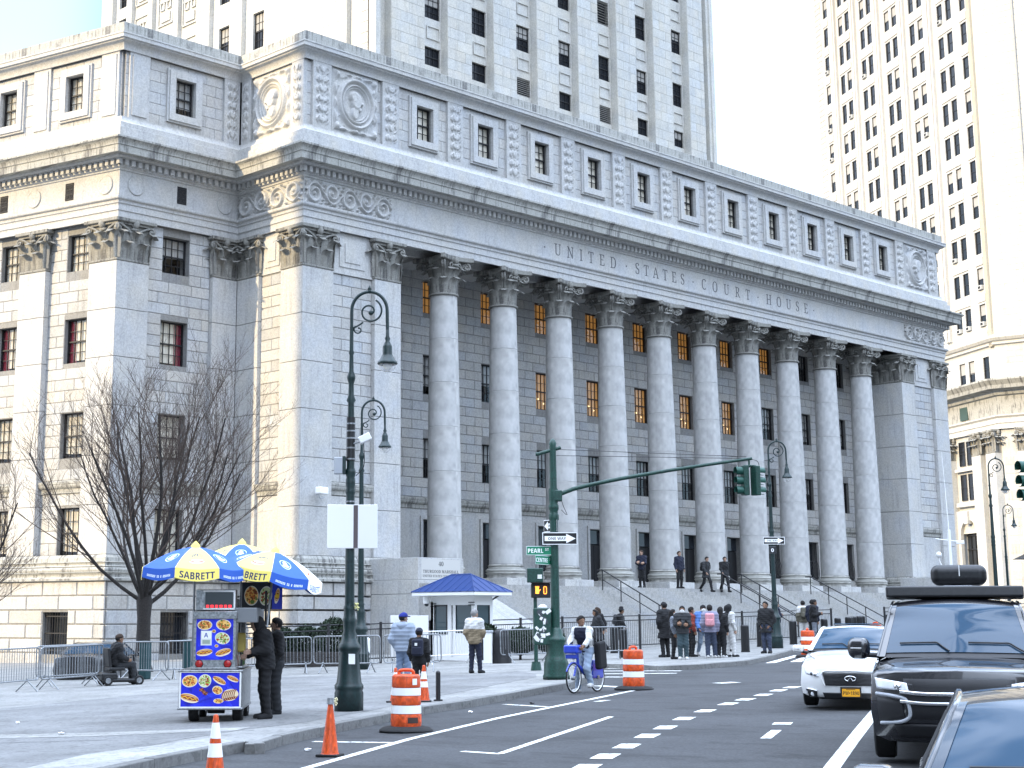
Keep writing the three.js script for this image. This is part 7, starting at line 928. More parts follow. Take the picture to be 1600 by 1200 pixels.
GRP('person in dark jacket, teal trousers and white mask in the group', -8.7, 20.0, toC - 0.2, { h: 1.72, top: C.char, puff: 1, legs: C.teal, mask: 1, wide: 0.03, hair: C.hair, pose: 'arms', skin: 'mid', shoes: C.white });
GRP('person in a rust red jacket half hidden in the group', -6.55, 18.75, toR + 0.2, { h: 1.68, top: C.red, legs: C.black, hair: C.hair, pose: 'stand', skin: 'mid' }); GRP('person in light blue jacket, pale jeans and white mask in the group', -6.30, 19.05, toC + 0.1, { h: 1.74, top: C.blue, legs: C.pale, mask: 1, cap: C.black, puff: 1, pose: 'walk', shoes: C.white, skin: 'mid' });
GRP('person in a lavender jacket wearing a pink backpack, back turned', -7.32, 20.10, away - 0.2, { h: 1.74, top: C.lav, puff: 1, legs: C.dkjean, wide: 0.03, pack: C.pink, pose: 'relaxed', hair: C.hair, shoes: C.white, skin: 'dark' }); GRP('person in black trousers beside the pink backpack', -7.0, 20.3, away - 0.6, { h: 1.66, top: C.black, legs: C.black, long: 1, hair: C.hair, wide: 0.03, shoes: C.white });
GRP('person in white with a black vest and shoulder bag at the right of the group', -6.45, 20.25, away - 1.0, { h: 1.74, top: C.white, legs: C.white, pack: C.black, hood: C.black, pose: 'relaxed', hair: C.hair, wide: 0.025 }); GRP('woman with dark hair looking right, behind the group', -1.4, 16.6, toR, { h: 1.72, top: C.black, legs: C.black, long: 1, hair: C.hair, far: 1 });
person('man in a long dark coat and jeans standing at the kerb by the lamp post', -3.17, 19.5, toL + 0.9, { h: 1.80, top: C.black, coat: 1, hem: 0.70, bulk: 0.05, legs: C.dkjean, hair: C.hair, pose: 'pockets', fat: 1.05, skin: 'mid', nod: -0.1 });
person('man in a dark blue jacket behind the ONE WAY lamp post', 10.2, 11.0, toR, { h: 1.78, top: C.navy, puff: 1, legs: C.navy, cap: C.black, pose: 'arms', far: 1 });
person('man in a white and grey jacket with a black shoulder bag, back turned', 9.49, 12.84, away, { h: 1.80, top: C.white, yoke: 1.26, lower: C.olive, bulk: 0.05, legs: C.white, hair: C.hair, pack: C.olive, far: 1 }); person('man in a navy coat beside the man with a phone', 8.1, 14.2, away - 0.9, { h: 1.84, top: C.navy, bulk: 0.05, legs: C.char, hair: C.hair, far: 1 });
person('man in black jacket looking at his phone above the bollards', 7.4, 14.7, toR - 0.2, { h: 1.86, top: C.black, bulk: 0.045, legs: C.grey, hair: C.hair, pose: 'phone', far: 1, fat: 1.1, skin: 'mid' });
const onStep = (x, z) => [x, Math.min(3.12, 3.12 - 0.164 * Math.ceil((z - 4.3) / 0.33)) + 0.15, z];
person('officer in dark uniform with folded arms at the top of the steps', 0, 0, toC - 0.5, { at: onStep(9.4, 4.0), h: 1.78, top: C.navy, legs: C.black, hair: C.brown, pose: 'arms', far: 1 }); person('officer in dark uniform standing by the middle column, hands down', 0, 0, toC + 0.5, { at: onStep(12.3, 4.05), h: 1.82, top: C.navy, legs: C.black, hair: C.brown, far: 1 });
person('person in dark clothes with a bag coming down the steps', 0, 0, toC + 0.6, { at: onStep(13.7, 4.62), h: 1.74, top: C.char, coat: 1, hem: 0.7, legs: C.black, hair: C.hair, pose: 'walk', far: 1, pack: C.black }); person('man in black jacket walking down the steps, rightmost of four', 0, 0, toC + 0.2, { at: onStep(15.25, 4.62), h: 1.78, top: C.black, legs: C.black, hair: C.hair, pose: 'walk', far: 1, yoke: 1.1, lower: C.char });
person('person in black hooded jacket bending to the food cart counter', -34.15, 30.12, toL + 0.35, { h: 1.80, top: C.black, bulk: 0.05, hood: C.black, legs: C.black, hair: null, pose: 'serve', nod: 0.35, hem: 0.82 }); person('second person behind the one in black at the cart, in dark trousers', -33.25, 29.3, toL + 0.1, { h: 1.72, top: C.black, bulk: 0.04, legs: C.char, hair: C.hair, pose: 'relaxed', wide: 0.04, shoes: C.char });
person('guard in dark clothes seen through the booth window', 0, 0, toC, { at: onG(-10.9, 12.5, 0.2), h: 1.72, top: C.black, legs: C.black, far: 1 });
// seated rider on a mobility scooter
{
  const X = -27.6, Z = 15.35, f = toR + 0.5; person('person in black seated on a mobility scooter at the barriers, seen from behind', X, Z, f, { h: 1.75, pose: 'sit', top: C.black, bulk: 0.045, legs: C.char, cap: C.brown, hair: C.hair, skin: 'mid' });
  const s = thing('mobility_scooter', 'black mobility scooter under the seated person at the barriers', 'scooter', onG(X, Z, 0.14), f); mesh('seat', gb([rbox(0.46, 0.09, 0.44, 0.03), T(0, 0.43, -0.02)], [rbox(0.44, 0.5, 0.08, 0.03), TR(0, 0.74, -0.24, -0.12)], [cyl(0.05, 0.05, 0.25, 10), T(0, 0.16, -0.05)]), M.black, s); mesh('deck', gb([rbox(0.44, 0.1, 1.05, 0.04), T(0, 0.13, 0.18)], [rbox(0.46, 0.2, 0.45, 0.06), T(0, 0.24, -0.22)]), M.black, s); mesh('tiller', gb([bar(V(0, 0.15, 0.62), V(0, 0.80, 0.48), 0.03)], [bar(V(-0.25, 0.80, 0.46), V(0.25, 0.80, 0.46), 0.016)]), M.iron, s);
  for (const [x, z] of [[-0.25, -0.28], [0.25, -0.28], [-0.2, 0.6], [0.2, 0.6]]) { const w = group('wheel', s); mesh('tyre', gb([new THREE.TorusGeometry(0.1, 0.036, 8, 18), TR(x, 0.13, z, 0, Math.PI / 2)]), M.rubber, w); mesh('rim', gb([cyl(0.075, 0.075, 0.05, 14), TR(x - 0.025, 0.13, z, 0, 0, -Math.PI / 2)]), M.galv, w); }
}
// cyclist on a blue share bike
{
  const X = -23.45, Z = 28.35, f = toC - 0.62, L = 0.54; person('cyclist in white sleeves, navy vest and light jeans looking right, astride a blue bike', 0, 0, f, { at: onG(X, Z, 0.0), h: 1.72, pose: 'bike', top: C.white, vest: C.navy, legs: C.pale, hair: C.hair, look: 1.1, shoes: C.white, wide: 0.024, skin: 'mid', grip: 0.9 });
  const b = thing('bicycle', 'blue share bicycle with front basket stopped in the road at the kerb', 'bicycle', onG(X, Z, 0), f), fr = new GB(), P = (y, z) => V(0, y, z); fr.add(bar(P(0.42, -0.02), P(0.84, -0.16), 0.032)).add(bar(P(0.42, 0), P(0.62, 0.34), 0.05, 0.045)).add(bar(P(0.62, 0.34), P(0.92, 0.36), 0.035)).add(bar(P(0.40, 0), P(0.34, -L), 0.024)).add(bar(P(0.72, -0.14), P(0.34, -L), 0.018)).add(bar(P(0.66, 0.40), P(0.34, L), 0.024)).add(bar(P(0.92, 0.36), P(1.06, 0.36), 0.02));
  mesh('frame', fr, M.bikeBlue, b); mesh('rear_guard', gb([rbox(0.05, 0.42, 0.5, 0.02), T(0, 0.52, -L - 0.02)]), M.bikeBlue, b); mesh('basket', gb([rbox(0.36, 0.2, 0.26, 0.05), T(0, 0.98, 0.56)], [rbox(0.3, 0.1, 0.04, 0.02), T(0, 0.82, 0.62)]), M.bikeBlue, b); mesh('handlebar', gb([tube([V(-0.3, 1.05, 0.42), V(-0.16, 1.06, 0.40), V(0, 1.06, 0.36), V(0.16, 1.06, 0.40), V(0.3, 1.05, 0.42)], 0.015, 6, 20)]), M.black, b); mesh('saddle', gb([rbox(0.16, 0.06, 0.27, 0.03), T(0, 0.89, -0.17)]), M.black, b); mesh('crank', gb([cyl(0.09, 0.09, 0.03, 18), TR(0.05, 0.40, 0, 0, 0, Math.PI / 2)], [bar(V(0.09, 0.40, 0), V(0.09, 0.25, 0.04), 0.012)], [rbox(0.1, 0.03, 0.08, 0.01), T(0.14, 0.24, 0.04)], [bar(V(-0.06, 0.40, 0), V(-0.06, 0.55, -0.04), 0.012)], [rbox(0.1, 0.03, 0.08, 0.01), T(-0.11, 0.56, -0.04)]), M.black, b); mesh('lamp', gb([sph(0.05, 10, 8), T(0, 0.78, 0.52)]), M.white, b);
  for (const z of [-L, L]) { const w = group('wheel', b), m = TR(0, 0.34, z, 0, Math.PI / 2), sp = new GB(); mesh('tyre', gb([new THREE.TorusGeometry(0.32, 0.02, 8, 36), m]), M.rubber, w); mesh('rim', gb([new THREE.TorusGeometry(0.297, 0.011, 6, 36), m]), M.white, w); for (let k = 0; k < 20; k++) { const a = k * Math.PI / 10; sp.add(bar(V(0.02 * (k % 2 ? 1 : -1), 0.34, z), V(0, 0.34 + 0.29 * Math.sin(a), z + 0.29 * Math.cos(a)), 0.0018, 0.0018, 3)); } sp.add(cyl(0.045, 0.045, 0.1, 12), TR(0.05, 0.34, z, 0, 0, Math.PI / 2)); mesh('spokes', sp, M.galv, w).userData.kind = 'stuff'; mesh('mudguard', gb([new THREE.TorusGeometry(0.345, 0.02, 5, 24, 2.2), TR(0, 0.34, z, 0, Math.PI / 2, 0).multiply(M4().makeRotationZ(z > 0 ? 0.5 : 0.6))]), z > 0 ? M.bikeBlue : M.bikeBlue, w); }
  const c = thing('messenger_bag', 'black bag hanging at the hip of the cyclist', 'bag', onG(X, Z, 0), f); mesh('bag', gb([rbox(0.16, 0.62, 0.36, 0.06, 3), TR(0.28, 0.84, -0.22, 0.1)]), cloth(C.black), c); mesh('strap', tube([V(0.26, 1.1, -0.1), V(0.14, 1.38, 0.02), V(-0.05, 1.52, 0.06), V(-0.18, 1.30, -0.02), V(0.0, 1.05, -0.17), V(0.22, 1.1, -0.26)], 0.014, 6, 30), cloth(C.black), c);
}
// ------------------------------------------------------------------ cars: lofted bodies with a curved nose, glazed cabins and fitted details
Object.assign(M, {
  whitePaint: phys('white car paint', [0.74, 0.74, 0.73], 0.3, { clearcoat: 1, clearcoatRoughness: 0.04 }), blackPaint: phys('black car paint', [0.006, 0.006, 0.009], 0.25, { clearcoat: 1, clearcoatRoughness: 0.02 }), carGlass: phys('car glass', [0.022, 0.05, 0.085], 0.02, { specularIntensity: 0.7 }), chrome: mat('chrome', [0.75, 0.75, 0.76], 0.12, { metalness: 1 }), headGlass: phys('headlamp glass', [0.75, 0.77, 0.8], 0.05, { clearcoat: 1 }), mesh: mat('grille mesh', [0.01, 0.01, 0.012], 0.5), alloy: mat('wheel alloy', [0.4, 0.4, 0.41], 0.35, { metalness: 0.8 }), taxi: null,
});
const lerpT = (tb, z) => { if (z >= tb[0][0]) return tb[0][1]; for (let k = 1; k < tb.length; k++) if (z >= tb[k][0]) { const [a, p] = tb[k - 1], [b, q] = tb[k], t = (a - z) / (a - b); return mix(p, q, t * t * (3 - 2 * t) * 0.5 + t * 0.5); } return tb[tb.length - 1][1]; };
function car(t, P) {
  const { L, W, H } = P, hw = W / 2, fz = (x, y) => L / 2 - P.round * Math.pow(Math.abs(x) / hw, P.rp || 3) - P.lean * Math.pow(Math.max(0, y - P.noseY) / 0.4, 2) - 0.14 * Math.pow(Math.max(0, P.noseY - 0.1 - y) / 0.4, 2);
  const rz = (x, y) => -L / 2 + 0.25 * Math.pow(Math.abs(x) / hw, 3.2) + 0.12 * Math.pow(Math.abs(y - 0.7) / 0.5, 2);
  const ring = (z) => { const yc = lerpT(P.top, z), ws = lerpT(P.sw, z), yb = P.clear, a = [P.axF, P.axR].reduce((m, q) => { const d = Math.abs(z - q), R = P.wr + 0.055; return d < R ? Math.max(m, P.wr + Math.sqrt(R * R - d * d)) : m; }, 0), y2 = Math.max(yb + 0.06, a), ys = yc - lerpT(P.drop, z); return [[0, Math.max(yb, a ? P.wr + 0.2 : 0)], [hw * 0.80, Math.max(yb, a)], [hw * 0.955, y2], [hw * 0.99, Math.max(y2 + 0.03, mix(yb, ys, 0.45))], [hw * 1.0 * ws, Math.max(y2 + 0.05, mix(yb, ys, 0.72))], [hw * 0.985 * ws, ys - 0.02], [hw * 0.93 * ws, ys + (yc - ys) * 0.35], [hw * 0.72 * ws, ys + (yc - ys) * 0.75], [hw * 0.36 * ws, yc - 0.008], [0, yc]]; };
  const N = 110, zs = Array.from({ length: N + 1 }, (_, k) => L / 2 - L * k / N), fix = (x, y, z) => V(x, y, Math.max(rz(x, y), Math.min(z, fz(x, y)))), pos = [], idx = [], row = 19;
  for (const z of zs) { const r = ring(z), q = [...r.slice(1).map((p) => p).reverse().map(([x, y]) => [-x, y]).reverse().reverse(), ...[]]; const full = [...r.slice(1).reverse().map(([x, y]) => [x, y]), r[0], ...r.slice(1).map(([x, y]) => [-x, y])].slice(0, 19); for (const [x, y] of full) { const v = fix(x, y, z); pos.push(v.x, v.y, v.z); } }
  for (let k = 0; k < N; k++) for (let j = 0; j < row; j++) { const a = k * row + j, b = k * row + (j + 1) % row, c = a + row, d = b + row; idx.push(a, b, d, a, d, c); }
  // nose and tail skins
  const cap = (zz, f) => { const r = ring(zz), base = pos.length / 3, n = 18; for (const [x, y] of r) for (let e = 0; e <= n; e++) { const X = (e / n * 2 - 1) * x; pos.push(X, y, f(X, y)); } for (let j = 0; j < r.length - 1; j++) for (let e = 0; e < n; e++) { const a = base + j * (n + 1) + e; idx.push(a, a + 1, a + n + 2, a, a + n + 2, a + n + 1); } }; cap(L / 2, fz); cap(-L / 2, rz);
  const g = new THREE.BufferGeometry(); g.setAttribute('position', new THREE.Float32BufferAttribute(pos, 3)); g.setAttribute('uv', new THREE.Float32BufferAttribute(new Float32Array(pos.length / 3 * 2), 2)); g.setIndex(idx); g.computeVertexNormals(); mesh('body', g, P.paint, t);
  // cabin
  const prof = new THREE.CatmullRomCurve3([V(0, P.cowlY, P.cowlZ), V(0, mix(P.cowlY, H, 0.56), mix(P.cowlZ, P.roofZ0, 0.52)), V(0, H - 0.035, P.roofZ0), V(0, H, mix(P.roofZ0, P.roofZ1, 0.45)), V(0, H - 0.05, P.roofZ1), V(0, mix(P.tailY, H - 0.05, 0.45), mix(P.tailZ, P.roofZ1, 0.45)), V(0, P.tailY, P.tailZ)], false, 'centripetal');
  const NV = 48, pr = prof.getPoints(NV), Wb = hw - 0.07, Wr = hw - P.tumble, halfW = (y) => mix(Wb, Wr, clamp((y - P.beltY) / (H - P.beltY))), vF = pr.findIndex((p) => p.z <= P.roofZ0 + 0.04), vR = pr.findIndex((p) => p.z <= P.roofZ1);
  const at = (v, u, off = 0) => { const p = pr[v], front = clamp(1 - v / vF), e = Math.abs(u), w = halfW(p.y - 0.03); return V(u * w, p.y - (0.05 - 0.035 * front) * e * e + off, p.z - 0.13 * e * e * sstep(0, 0.4, front) + off * 0.6 * sstep(0, 0.3, front)); };
  const skin = (name, v0, v1, u0, u1, m, off = 0, parent = t) => { const b = [], ii = [], n = 14; for (let v = v0; v <= v1; v++) for (let e = 0; e <= n; e++) { const q = at(v, mix(u0, u1, e / n), off); b.push(q.x, q.y, q.z); } for (let v = 0; v < v1 - v0; v++) for (let e = 0; e < n; e++) { const a = v * (n + 1) + e; ii.push(a, a + 1, a + n + 2, a, a + n + 2, a + n + 1); } const q = new THREE.BufferGeometry(); q.setAttribute('position', new THREE.Float32BufferAttribute(b, 3)); q.setIndex(ii); q.computeVertexNormals(); return mesh(name, q, m, parent); };
  skin('roof', vF - 1, vR + 1, -1, 1, P.roofM || P.paint); skin('windscreen', 1, vF - 1, -0.93, 0.93, M.carGlass, 0.004); skin('rear_window', vR + 1, NV - 2, -0.9, 0.9, M.carGlass, 0.004); for (const s of [-1, 1]) skin('pillar', 0, vF, s * 0.915, s * 1.0, P.paint, 0.008); skin('windscreen_frame', 0, vF, -1, 1, M.mesh, -0.006); skin('rear_deck', vR, NV, -1, 1, P.paint, -0.004);
  for (const s of [-1, 1]) {
    const b = new GB(), n = NV, rail = [], belt = []; for (let v = 0; v < n; v++) { const A = at(v, s), B = at(v + 1, s), low = (q) => V(s * (Wb + 0.005), P.beltY - 0.02, q.z), m = (q, k) => { const y = mix(P.beltY - 0.02, q.y, k); return V(s * (k === 1 ? Math.abs(q.x) : Math.min(halfW(y) + 0.004, Math.max(Math.abs(q.x), halfW(y)))), y, q.z); }; for (let k = 0; k < 3; k++) { const q = [m(A, k / 3), m(B, k / 3), m(B, (k + 1) / 3), m(A, (k + 1) / 3)]; s > 0 ? b.quad(...q) : b.quad(q[3], q[2], q[1], q[0]); } if (v % 3 === 0) rail.push(A.clone().add(V(s * 0.006, 0, 0))); if (v % 4 === 0) belt.push(V(s * (Wb + 0.014), P.beltY - 0.01, A.z)); }
    mesh('side_window', b, M.carGlass, t); mesh('roof_rail', tube(rail, 0.022, 6, 60), P.paint, t); mesh('window_trim', tube(belt, 0.011, 5, 50), P.trim, t); if (P.trim === M.chrome) mesh('window_trim', tube(rail.map((q) => q.clone().add(V(s * 0.012, -0.03, 0))), 0.008, 5, 60), P.trim, t);
    for (const z of P.pillars) { const y1 = at(pr.findIndex((p) => p.z <= z), s); mesh('pillar', bar(V(s * (Wb + 0.008), P.beltY, z), V(y1.x + s * 0.004, y1.y, z - 0.06), 0.035, 0.03, 6), M.mesh, t); }
    const mr = group('door_mirror', t), mx = s * (hw + P.mir[0] * 0.5 + 0.04), my = P.mir[3], mz = P.cowlZ - P.mir[4]; mesh('housing', gb([rbox(P.mir[0], P.mir[1], P.mir[2], Math.min(P.mir[1], P.mir[0]) * 0.38, 4), TR(mx, my, mz, 0, s * 0.15)]), P.paint, mr); mesh('stalk', gb([bar(V(s * (hw - 0.08), my - 0.09, mz - 0.02), V(mx - s * P.mir[0] * 0.2, my - P.mir[1] * 0.3, mz), 0.035, 0.03, 8)]), M.mesh, mr); mesh('lamp_strip', gb([rbox(P.mir[0] * 0.5, 0.018, 0.01, 0.004, 1), TR(mx + s * 0.03, my, mz + P.mir[2] * 0.5, 0, s * 0.2)]), M.chrome, mr);
    mesh('door_line', gb([bar(V(s * (hw * 0.995), P.clear + 0.12, P.cowlZ - 0.35), V(s * (hw - 0.03), P.beltY - 0.03, P.cowlZ - 0.25), 0.006, 0.006, 4)]), M.mesh, t); mesh('door_handle', gb([rbox(0.03, 0.035, 0.2, 0.012), T(s * hw * 0.99, P.beltY - 0.12, -0.15)]), P.trim, t);
    for (const z of [P.axF, P.axR]) { const w = group('wheel', t), m = TR(s * (hw - 0.13), P.wr, z, 0, 0, Math.PI / 2), R = P.wr; mesh('tyre', gb([lathe([[R * 0.66, -0.11], [R * 0.93, -0.12], [R, -0.09], [R, 0.09], [R * 0.93, 0.12], [R * 0.66, 0.11]], 32), m]), M.rubber, w); const rim = new GB(); rim.add(lathe([[R * 0.67, -0.1], [R * 0.62, -0.06], [R * 0.62, 0.06], [R * 0.67, 0.1]], 28), m).add(cyl(0.06, 0.06, 0.2, 12), m.clone().multiply(T(0, -0.1, 0))); for (let k = 0; k < 10; k++) rim.add(box(R * 0.56, 0.03, 0.035), m.clone().multiply(TR(0, -s * 0.07, 0, 0, k * Math.PI / 5).multiply(T(R * 0.34, 0, 0)))); mesh('rim', rim, M.alloy, w); mesh('disc', gb([cyl(R * 0.5, R * 0.5, 0.02, 20), m]), M.mesh, w); }
  }
  mesh('underbody', gb([box(W * 0.78, 0.2, L * 0.9), T(0, P.clear + 0.12, 0)]), M.mesh, t);
  // fitted patches on the nose: corners in (x, y), bilinear
  const patch = (name, q, off, m, parent = t, nx = 14, ny = 5) => { const b = [], ii = [], W2 = (u, v) => [0, 1].map((c) => mix(mix(q[0][c], q[1][c], u), mix(q[3][c], q[2][c], u), v)); for (let j = -1; j <= ny + 1; j++) for (let e = -1; e <= nx + 1; e++) { const u = clamp(e / nx), v = clamp(j / ny), [x, y] = W2(u, v), skirt = e < 0 || j < 0 || e > nx || j > ny; b.push(x, y, fz(x, y) + (skirt ? -0.03 : off)); } const w = nx + 3; for (let j = 0; j < ny + 2; j++) for (let e = 0; e < nx + 2; e++) { const a = j * w + e; ii.push(a, a + 1, a + w + 1, a, a + w + 1, a + w); } const g2 = new THREE.BufferGeometry(); g2.setAttribute('position', new THREE.Float32BufferAttribute(b, 3)); g2.setAttribute('uv', new THREE.Float32BufferAttribute(new Float32Array(b.length / 3 * 2), 2)); g2.setIndex(ii); g2.computeVertexNormals(); return mesh(name, g2, m, parent); };
  const line2 = (name, pts, r, m, parent = t, off = 0.008) => mesh(name, tube(pts.map(([x, y]) => V(x, y, fz(x, y) + off)), r, 6, pts.length * 6), m, parent);
  for (const s of [-1, 1]) { const wp = []; for (let k = 0; k <= 8; k++) { const v = 1 + Math.round(k * vF * 0.05), u = mix(s > 0 ? 0.85 : -0.1, s > 0 ? 0.15 : -0.75, k / 8); wp.push(at(Math.min(v, 3), u, 0.02)); } mesh('wiper', tube(wp, 0.011, 5, 30), M.mesh, t); }
  for (const s of [-1, 1]) { const hl = []; for (let k = 0; k <= 8; k++) { const z = mix(P.cowlZ + 0.06, L / 2 - 0.42, k / 8), r = ring(z), x = s * mix(r[6][0] * 0.98, r[7][0] * 1.0, k / 8); hl.push(V(x, mix(r[6][1], r[7][1], k / 8) + 0.004, Math.min(z, fz(x, 0.8)))); } mesh('hood_line', tube(hl, 0.005, 4, 30), M.mesh, t); }
  return { fz, patch, line2, at, pr, vF };
}
const FWD = [-0.885, 0.465], carTurn = Math.atan2(FWD[0], FWD[1]);
const sedan = { L: 4.85, W: 1.83, H: 1.47, round: 0.42, rp: 3, lean: 0.20, noseY: 0.56, clear: 0.19, axF: 1.42, axR: -1.45, wr: 0.335, top: [[2.42, 0.80], [2.2, 0.86], [1.6, 0.94], [0.98, 1.01], [0.7, 1.02], [0.4, 0.98], [-1.5, 0.99], [-1.7, 1.04], [-2.42, 0.98]], sw: [[2.4, 0.93], [2.0, 0.975], [1.4, 1.0], [-1.6, 1.0], [-2.42, 0.93]], drop: [[2.42, 0.12], [1.5, 0.13], [0.9, 0.12], [0.5, 0.05], [-1.5, 0.05], [-2.4, 0.1]], beltY: 0.97, cowlY: 1.0, cowlZ: 0.98, roofZ0: 0.12, roofZ1: -1.0, tailY: 1.03, tailZ: -1.85, tumble: 0.30, pillars: [-0.28, -1.2], mir: [0.21, 0.14, 0.14, 1.02, 0.36], paint: M.whitePaint, trim: M.mesh };
const place = (fx, fz2, L) => { const x = fx - FWD[0] * L / 2, z = fz2 - FWD[1] * L / 2; return onG(x, z, 0.004); };
{ // white saloon
  const t = thing('white_car', 'white saloon car driving towards the camera, black grille and yellow plate', 'car', place(-26.2, 36.9, 4.85), carTurn), c = car(t, sedan);
  const gr = c.patch('grille', [[-0.44, 0.40], [0.44, 0.40], [0.49, 0.625], [-0.49, 0.625]], 0.012, M.mesh); const gm = new GB(); for (let k = 0; k < 9; k++) { const y = 0.42 + k * 0.023; gm.add(tube([-0.42, -0.2, 0, 0.2, 0.42].map((x) => V(x, y + 0.01 * Math.cos(x * 8), c.fz(x, y) + 0.016)), 0.004, 4, 12)); } mesh('grille_bars', gm, M.blackPaint, gr).userData.kind = 'stuff';
  c.line2('grille_trim', [[-0.45, 0.39], [-0.5, 0.52], [-0.49, 0.63], [-0.2, 0.655], [0, 0.66], [0.2, 0.655], [0.49, 0.63], [0.5, 0.52], [0.45, 0.39]], 0.012, M.whitePaint);
  { const e = group('emblem', t), p = [], E = (x, y) => V(x, y, c.fz(x, y) + 0.03); for (let k = 0; k <= 24; k++) { const a = -Math.PI / 2 + 0.42 + k / 24 * (Math.PI * 2 - 0.84); p.push(E(0.095 * Math.cos(a), 0.525 + 0.043 * Math.sin(a))); } mesh('ring', tube(p, 0.010, 6, 60), M.chrome, e); mesh('stroke', gb([bar(p[0], E(0.008, 0.545), 0.010, 0.007)], [bar(p[24], E(-0.008, 0.545), 0.010, 0.007)]), M.chrome, e); }
  c.patch('lower_grille', [[-0.46, 0.165], [0.46, 0.165], [0.50, 0.275], [-0.50, 0.275]], 0.010, M.mesh);
  { const pl = group('number_plate', t); mesh('holder', gb([rbox(0.36, 0.19, 0.02, 0.01), T(0, 0.285, c.fz(0, 0.285) + 0.02)]), M.black, pl); const q = plane(0.305, 0.135).translate(0, 0.28, c.fz(0, 0.285) + 0.032); mesh('plate', q, canvasMat('plate', 256, 112, (x) => { x.fillStyle = '#e9a417'; x.fillRect(0, 0, 256, 112); x.fillStyle = '#3a2a12'; x.fillRect(60, 6, 136, 10); x.font = 'bold 74px sans-serif'; x.fillText('PW•1890', 8, 88, 240); }, 0.5), pl); }
  for (const s of [-1, 1]) { const hd = group('headlight', t); c.patch('lens', [[s * 0.56, 0.545], [s * 0.80, 0.60], [s * 0.845, 0.73], [s * 0.56, 0.635]], 0.006, M.headGlass, hd); mesh('projector', gb([sph(0.042, 12, 8), TR(s * 0.62, 0.592, c.fz(0.62, 0.592) - 0.01)]), M.chrome, hd); mesh('reflector', gb([sph(0.03, 10, 8), TR(s * 0.69, 0.60, c.fz(0.69, 0.60) - 0.005)]), M.mesh, hd); const fg = group('fog_lamp', t); c.patch('recess', [[s * 0.60, 0.19], [s * 0.76, 0.20], [s * 0.80, 0.325], [s * 0.60, 0.30]], 0.008, M.mesh, fg); c.line2('trim', [[s * 0.60, 0.30], [s * 0.70, 0.325], [s * 0.80, 0.33], [s * 0.78, 0.25]], 0.011, M.chrome, fg, 0.014); mesh('lens', gb([sph(0.042, 12, 8), TR(s * 0.68, 0.245, c.fz(0.68, 0.245) + 0.004, 0, 0, 0, V(1, 1, 0.4))]), M.headGlass, fg); }
  const sr = c.at(c.vF + 4, 0); mesh('sunroof', gb([rbox(0.86, 0.02, 0.55, 0.008), TR(0, sr.y + 0.012, sr.z - 0.2, -0.02)]), M.carGlass, t); { const q = c.at(c.vF - 4, -0.03, -0.03); mesh('rear_view_mirror', gb([rbox(0.22, 0.07, 0.03, 0.02), T(q.x, q.y - 0.04, q.z)]), M.mesh, t); }
}
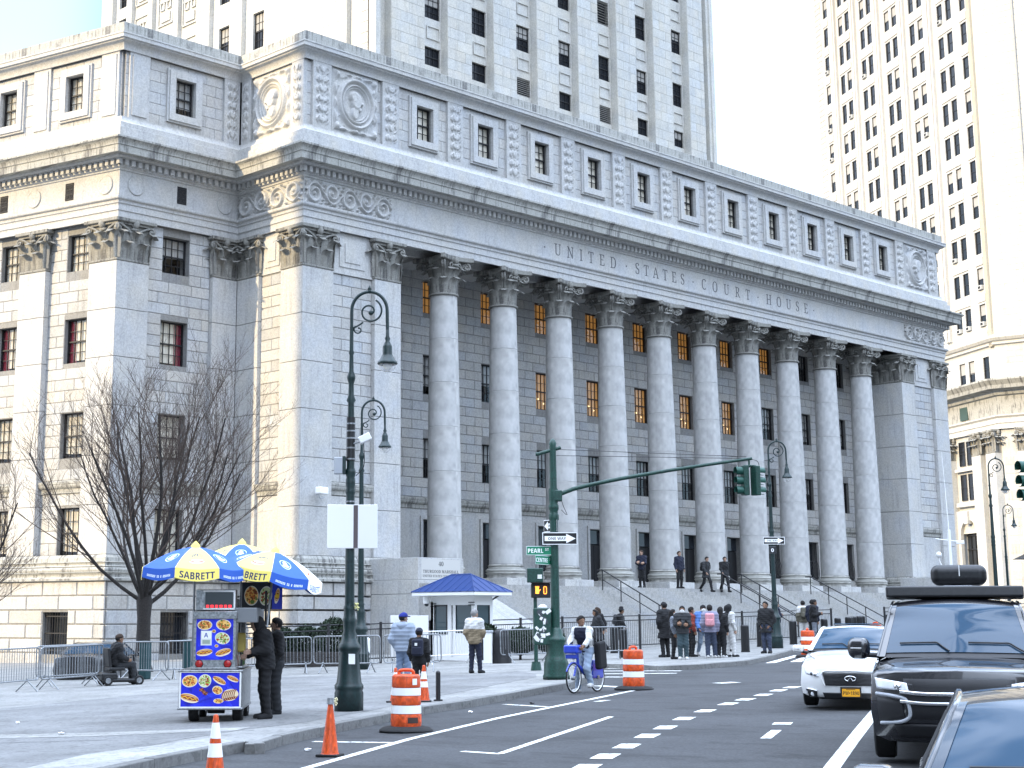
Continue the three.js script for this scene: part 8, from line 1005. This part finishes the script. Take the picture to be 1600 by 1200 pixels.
{ // black estate with roof bar
  const P = { L: 5.3, W: 2.05, H: 1.92, round: 0.34, rp: 4, lean: 0.10, noseY: 0.80, clear: 0.25, axF: 1.62, axR: -1.45, wr: 0.40, top: [[2.65, 1.07], [2.4, 1.13], [1.8, 1.18], [1.32, 1.21], [1.0, 1.22], [0.7, 1.18], [-2.4, 1.18], [-2.65, 1.12]], sw: [[2.6, 0.96], [2.1, 0.99], [1.5, 1.0], [-2.0, 1.0], [-2.65, 0.95]], drop: [[2.65, 0.10], [1.5, 0.12], [1.0, 0.10], [0.7, 0.05], [-2.6, 0.05]], beltY: 1.17, cowlY: 1.21, cowlZ: 1.30, roofZ0: 0.52, roofZ1: -2.2, tailY: 1.2, tailZ: -2.55, tumble: 0.26, pillars: [0.05, -1.0], mir: [0.28, 0.27, 0.2, 1.30, 0.42], paint: M.blackPaint, trim: M.chrome };
  const t = thing('black_car', 'big black off-road estate car with roof bar and chrome grille facing the camera', 'car', place(-34.37, 43.33, 5.3), carTurn), c = car(t, P);
  c.patch('grille', [[-0.60, 0.52], [0.60, 0.52], [0.62, 0.98], [-0.62, 0.98]], 0.008, M.mesh); for (const y of [0.70, 0.81]) c.line2('grille_bar', [[-0.66, y + 0.02], [-0.4, y], [0, y], [0.4, y], [0.66, y + 0.02]], 0.026, M.chrome, t, 0.02);
  for (const s of [-1, 1]) { const hd = group('headlight', t); c.patch('lens', [[s * 0.56, 0.84], [s * 0.93, 0.86], [s * 0.95, 0.985], [s * 0.58, 0.93]], 0.012, M.headGlass, hd); c.patch('inner', [[s * 0.50, 0.83], [s * 0.57, 0.84], [s * 0.59, 0.93], [s * 0.52, 0.92]], 0.011, M.mesh, hd); mesh('projector', gb([sph(0.05, 12, 8), T(s * 0.68, 0.89, c.fz(0.68, 0.89))]), M.chrome, hd); c.line2('bumper_trim', [[s * 0.94, 0.80], [s * 0.72, 0.775], [s * 0.60, 0.74], [s * 0.56, 0.56], [s * 0.62, 0.50], [s * 0.90, 0.46]], 0.022, M.skinGrey, t, 0.012); c.patch('bumper_vent', [[s * 0.62, 0.52], [s * 0.92, 0.48], [s * 0.94, 0.76], [s * 0.64, 0.72]], 0.004, M.mesh); }
  c.patch('lower_grille', [[-0.7, 0.30], [0.7, 0.30], [0.75, 0.46], [-0.75, 0.46]], 0.008, M.mesh);
  const rk = group('roof_rack', t); mesh('fairing', gb([rbox(1.72, 0.15, 0.2, 0.03), TR(0, 2.01, 0.22, -0.2)]), M.black, rk); mesh('rail', gb([rbox(0.05, 0.06, 2.6, 0.02), T(0.74, 1.97, -1.0)], [rbox(0.05, 0.06, 2.6, 0.02), T(-0.74, 1.97, -1.0)]), M.black, rk).userData.kind = 'stuff';
  { const q = c.at(c.vF - 4, 0, -0.02); mesh('rear_view_mirror', gb([rbox(0.27, 0.09, 0.04, 0.02), T(0.02, q.y - 0.05, q.z)]), M.mesh, t); }
  const bp = V(0, 2.08, -1.15).applyAxisAngle(V(0, 1, 0), carTurn).add(t.position), bg = thing('roof_bag', 'black rounded luggage roll on the roof of the black car', 'bag', bp.toArray(), carTurn); mesh('case', gb([rbox(0.74, 0.28, 0.55, 0.11, 5), T(0.07, 0.19, 0)]), M.black, bg); mesh('strap', gb([box(0.012, 0.15, 0.02), T(0.08, 0.25, 0.275)]), M.white, bg); mesh('tray', gb([rbox(0.4, 0.06, 0.5, 0.02), T(0.05, 0.02, 0)]), M.skinGrey, bg);
}
{ // near black saloon, only its roof, windscreen and left flank in view
  const t = thing('near_car', 'black saloon closest to the camera at the lower right corner, cut by the frame', 'car', place(-45.68, 50.05, 4.9), carTurn); car(t, { ...sedan, L: 4.9, paint: M.blackPaint, trim: M.chrome, mir: [0.22, 0.15, 0.15, 1.03, 0.38] });
  const k = thing('parked_car', 'dark parked car behind the crowd barriers at the left, mostly hidden', 'car', onG(-24.2, 9.4, -0.05), 2.3); k.scale.set(1, 0.86, 1); car(k, { ...sedan, paint: M.blackPaint });
}
scene.updateMatrixWorld(true);
renderer.render(scene, camera);
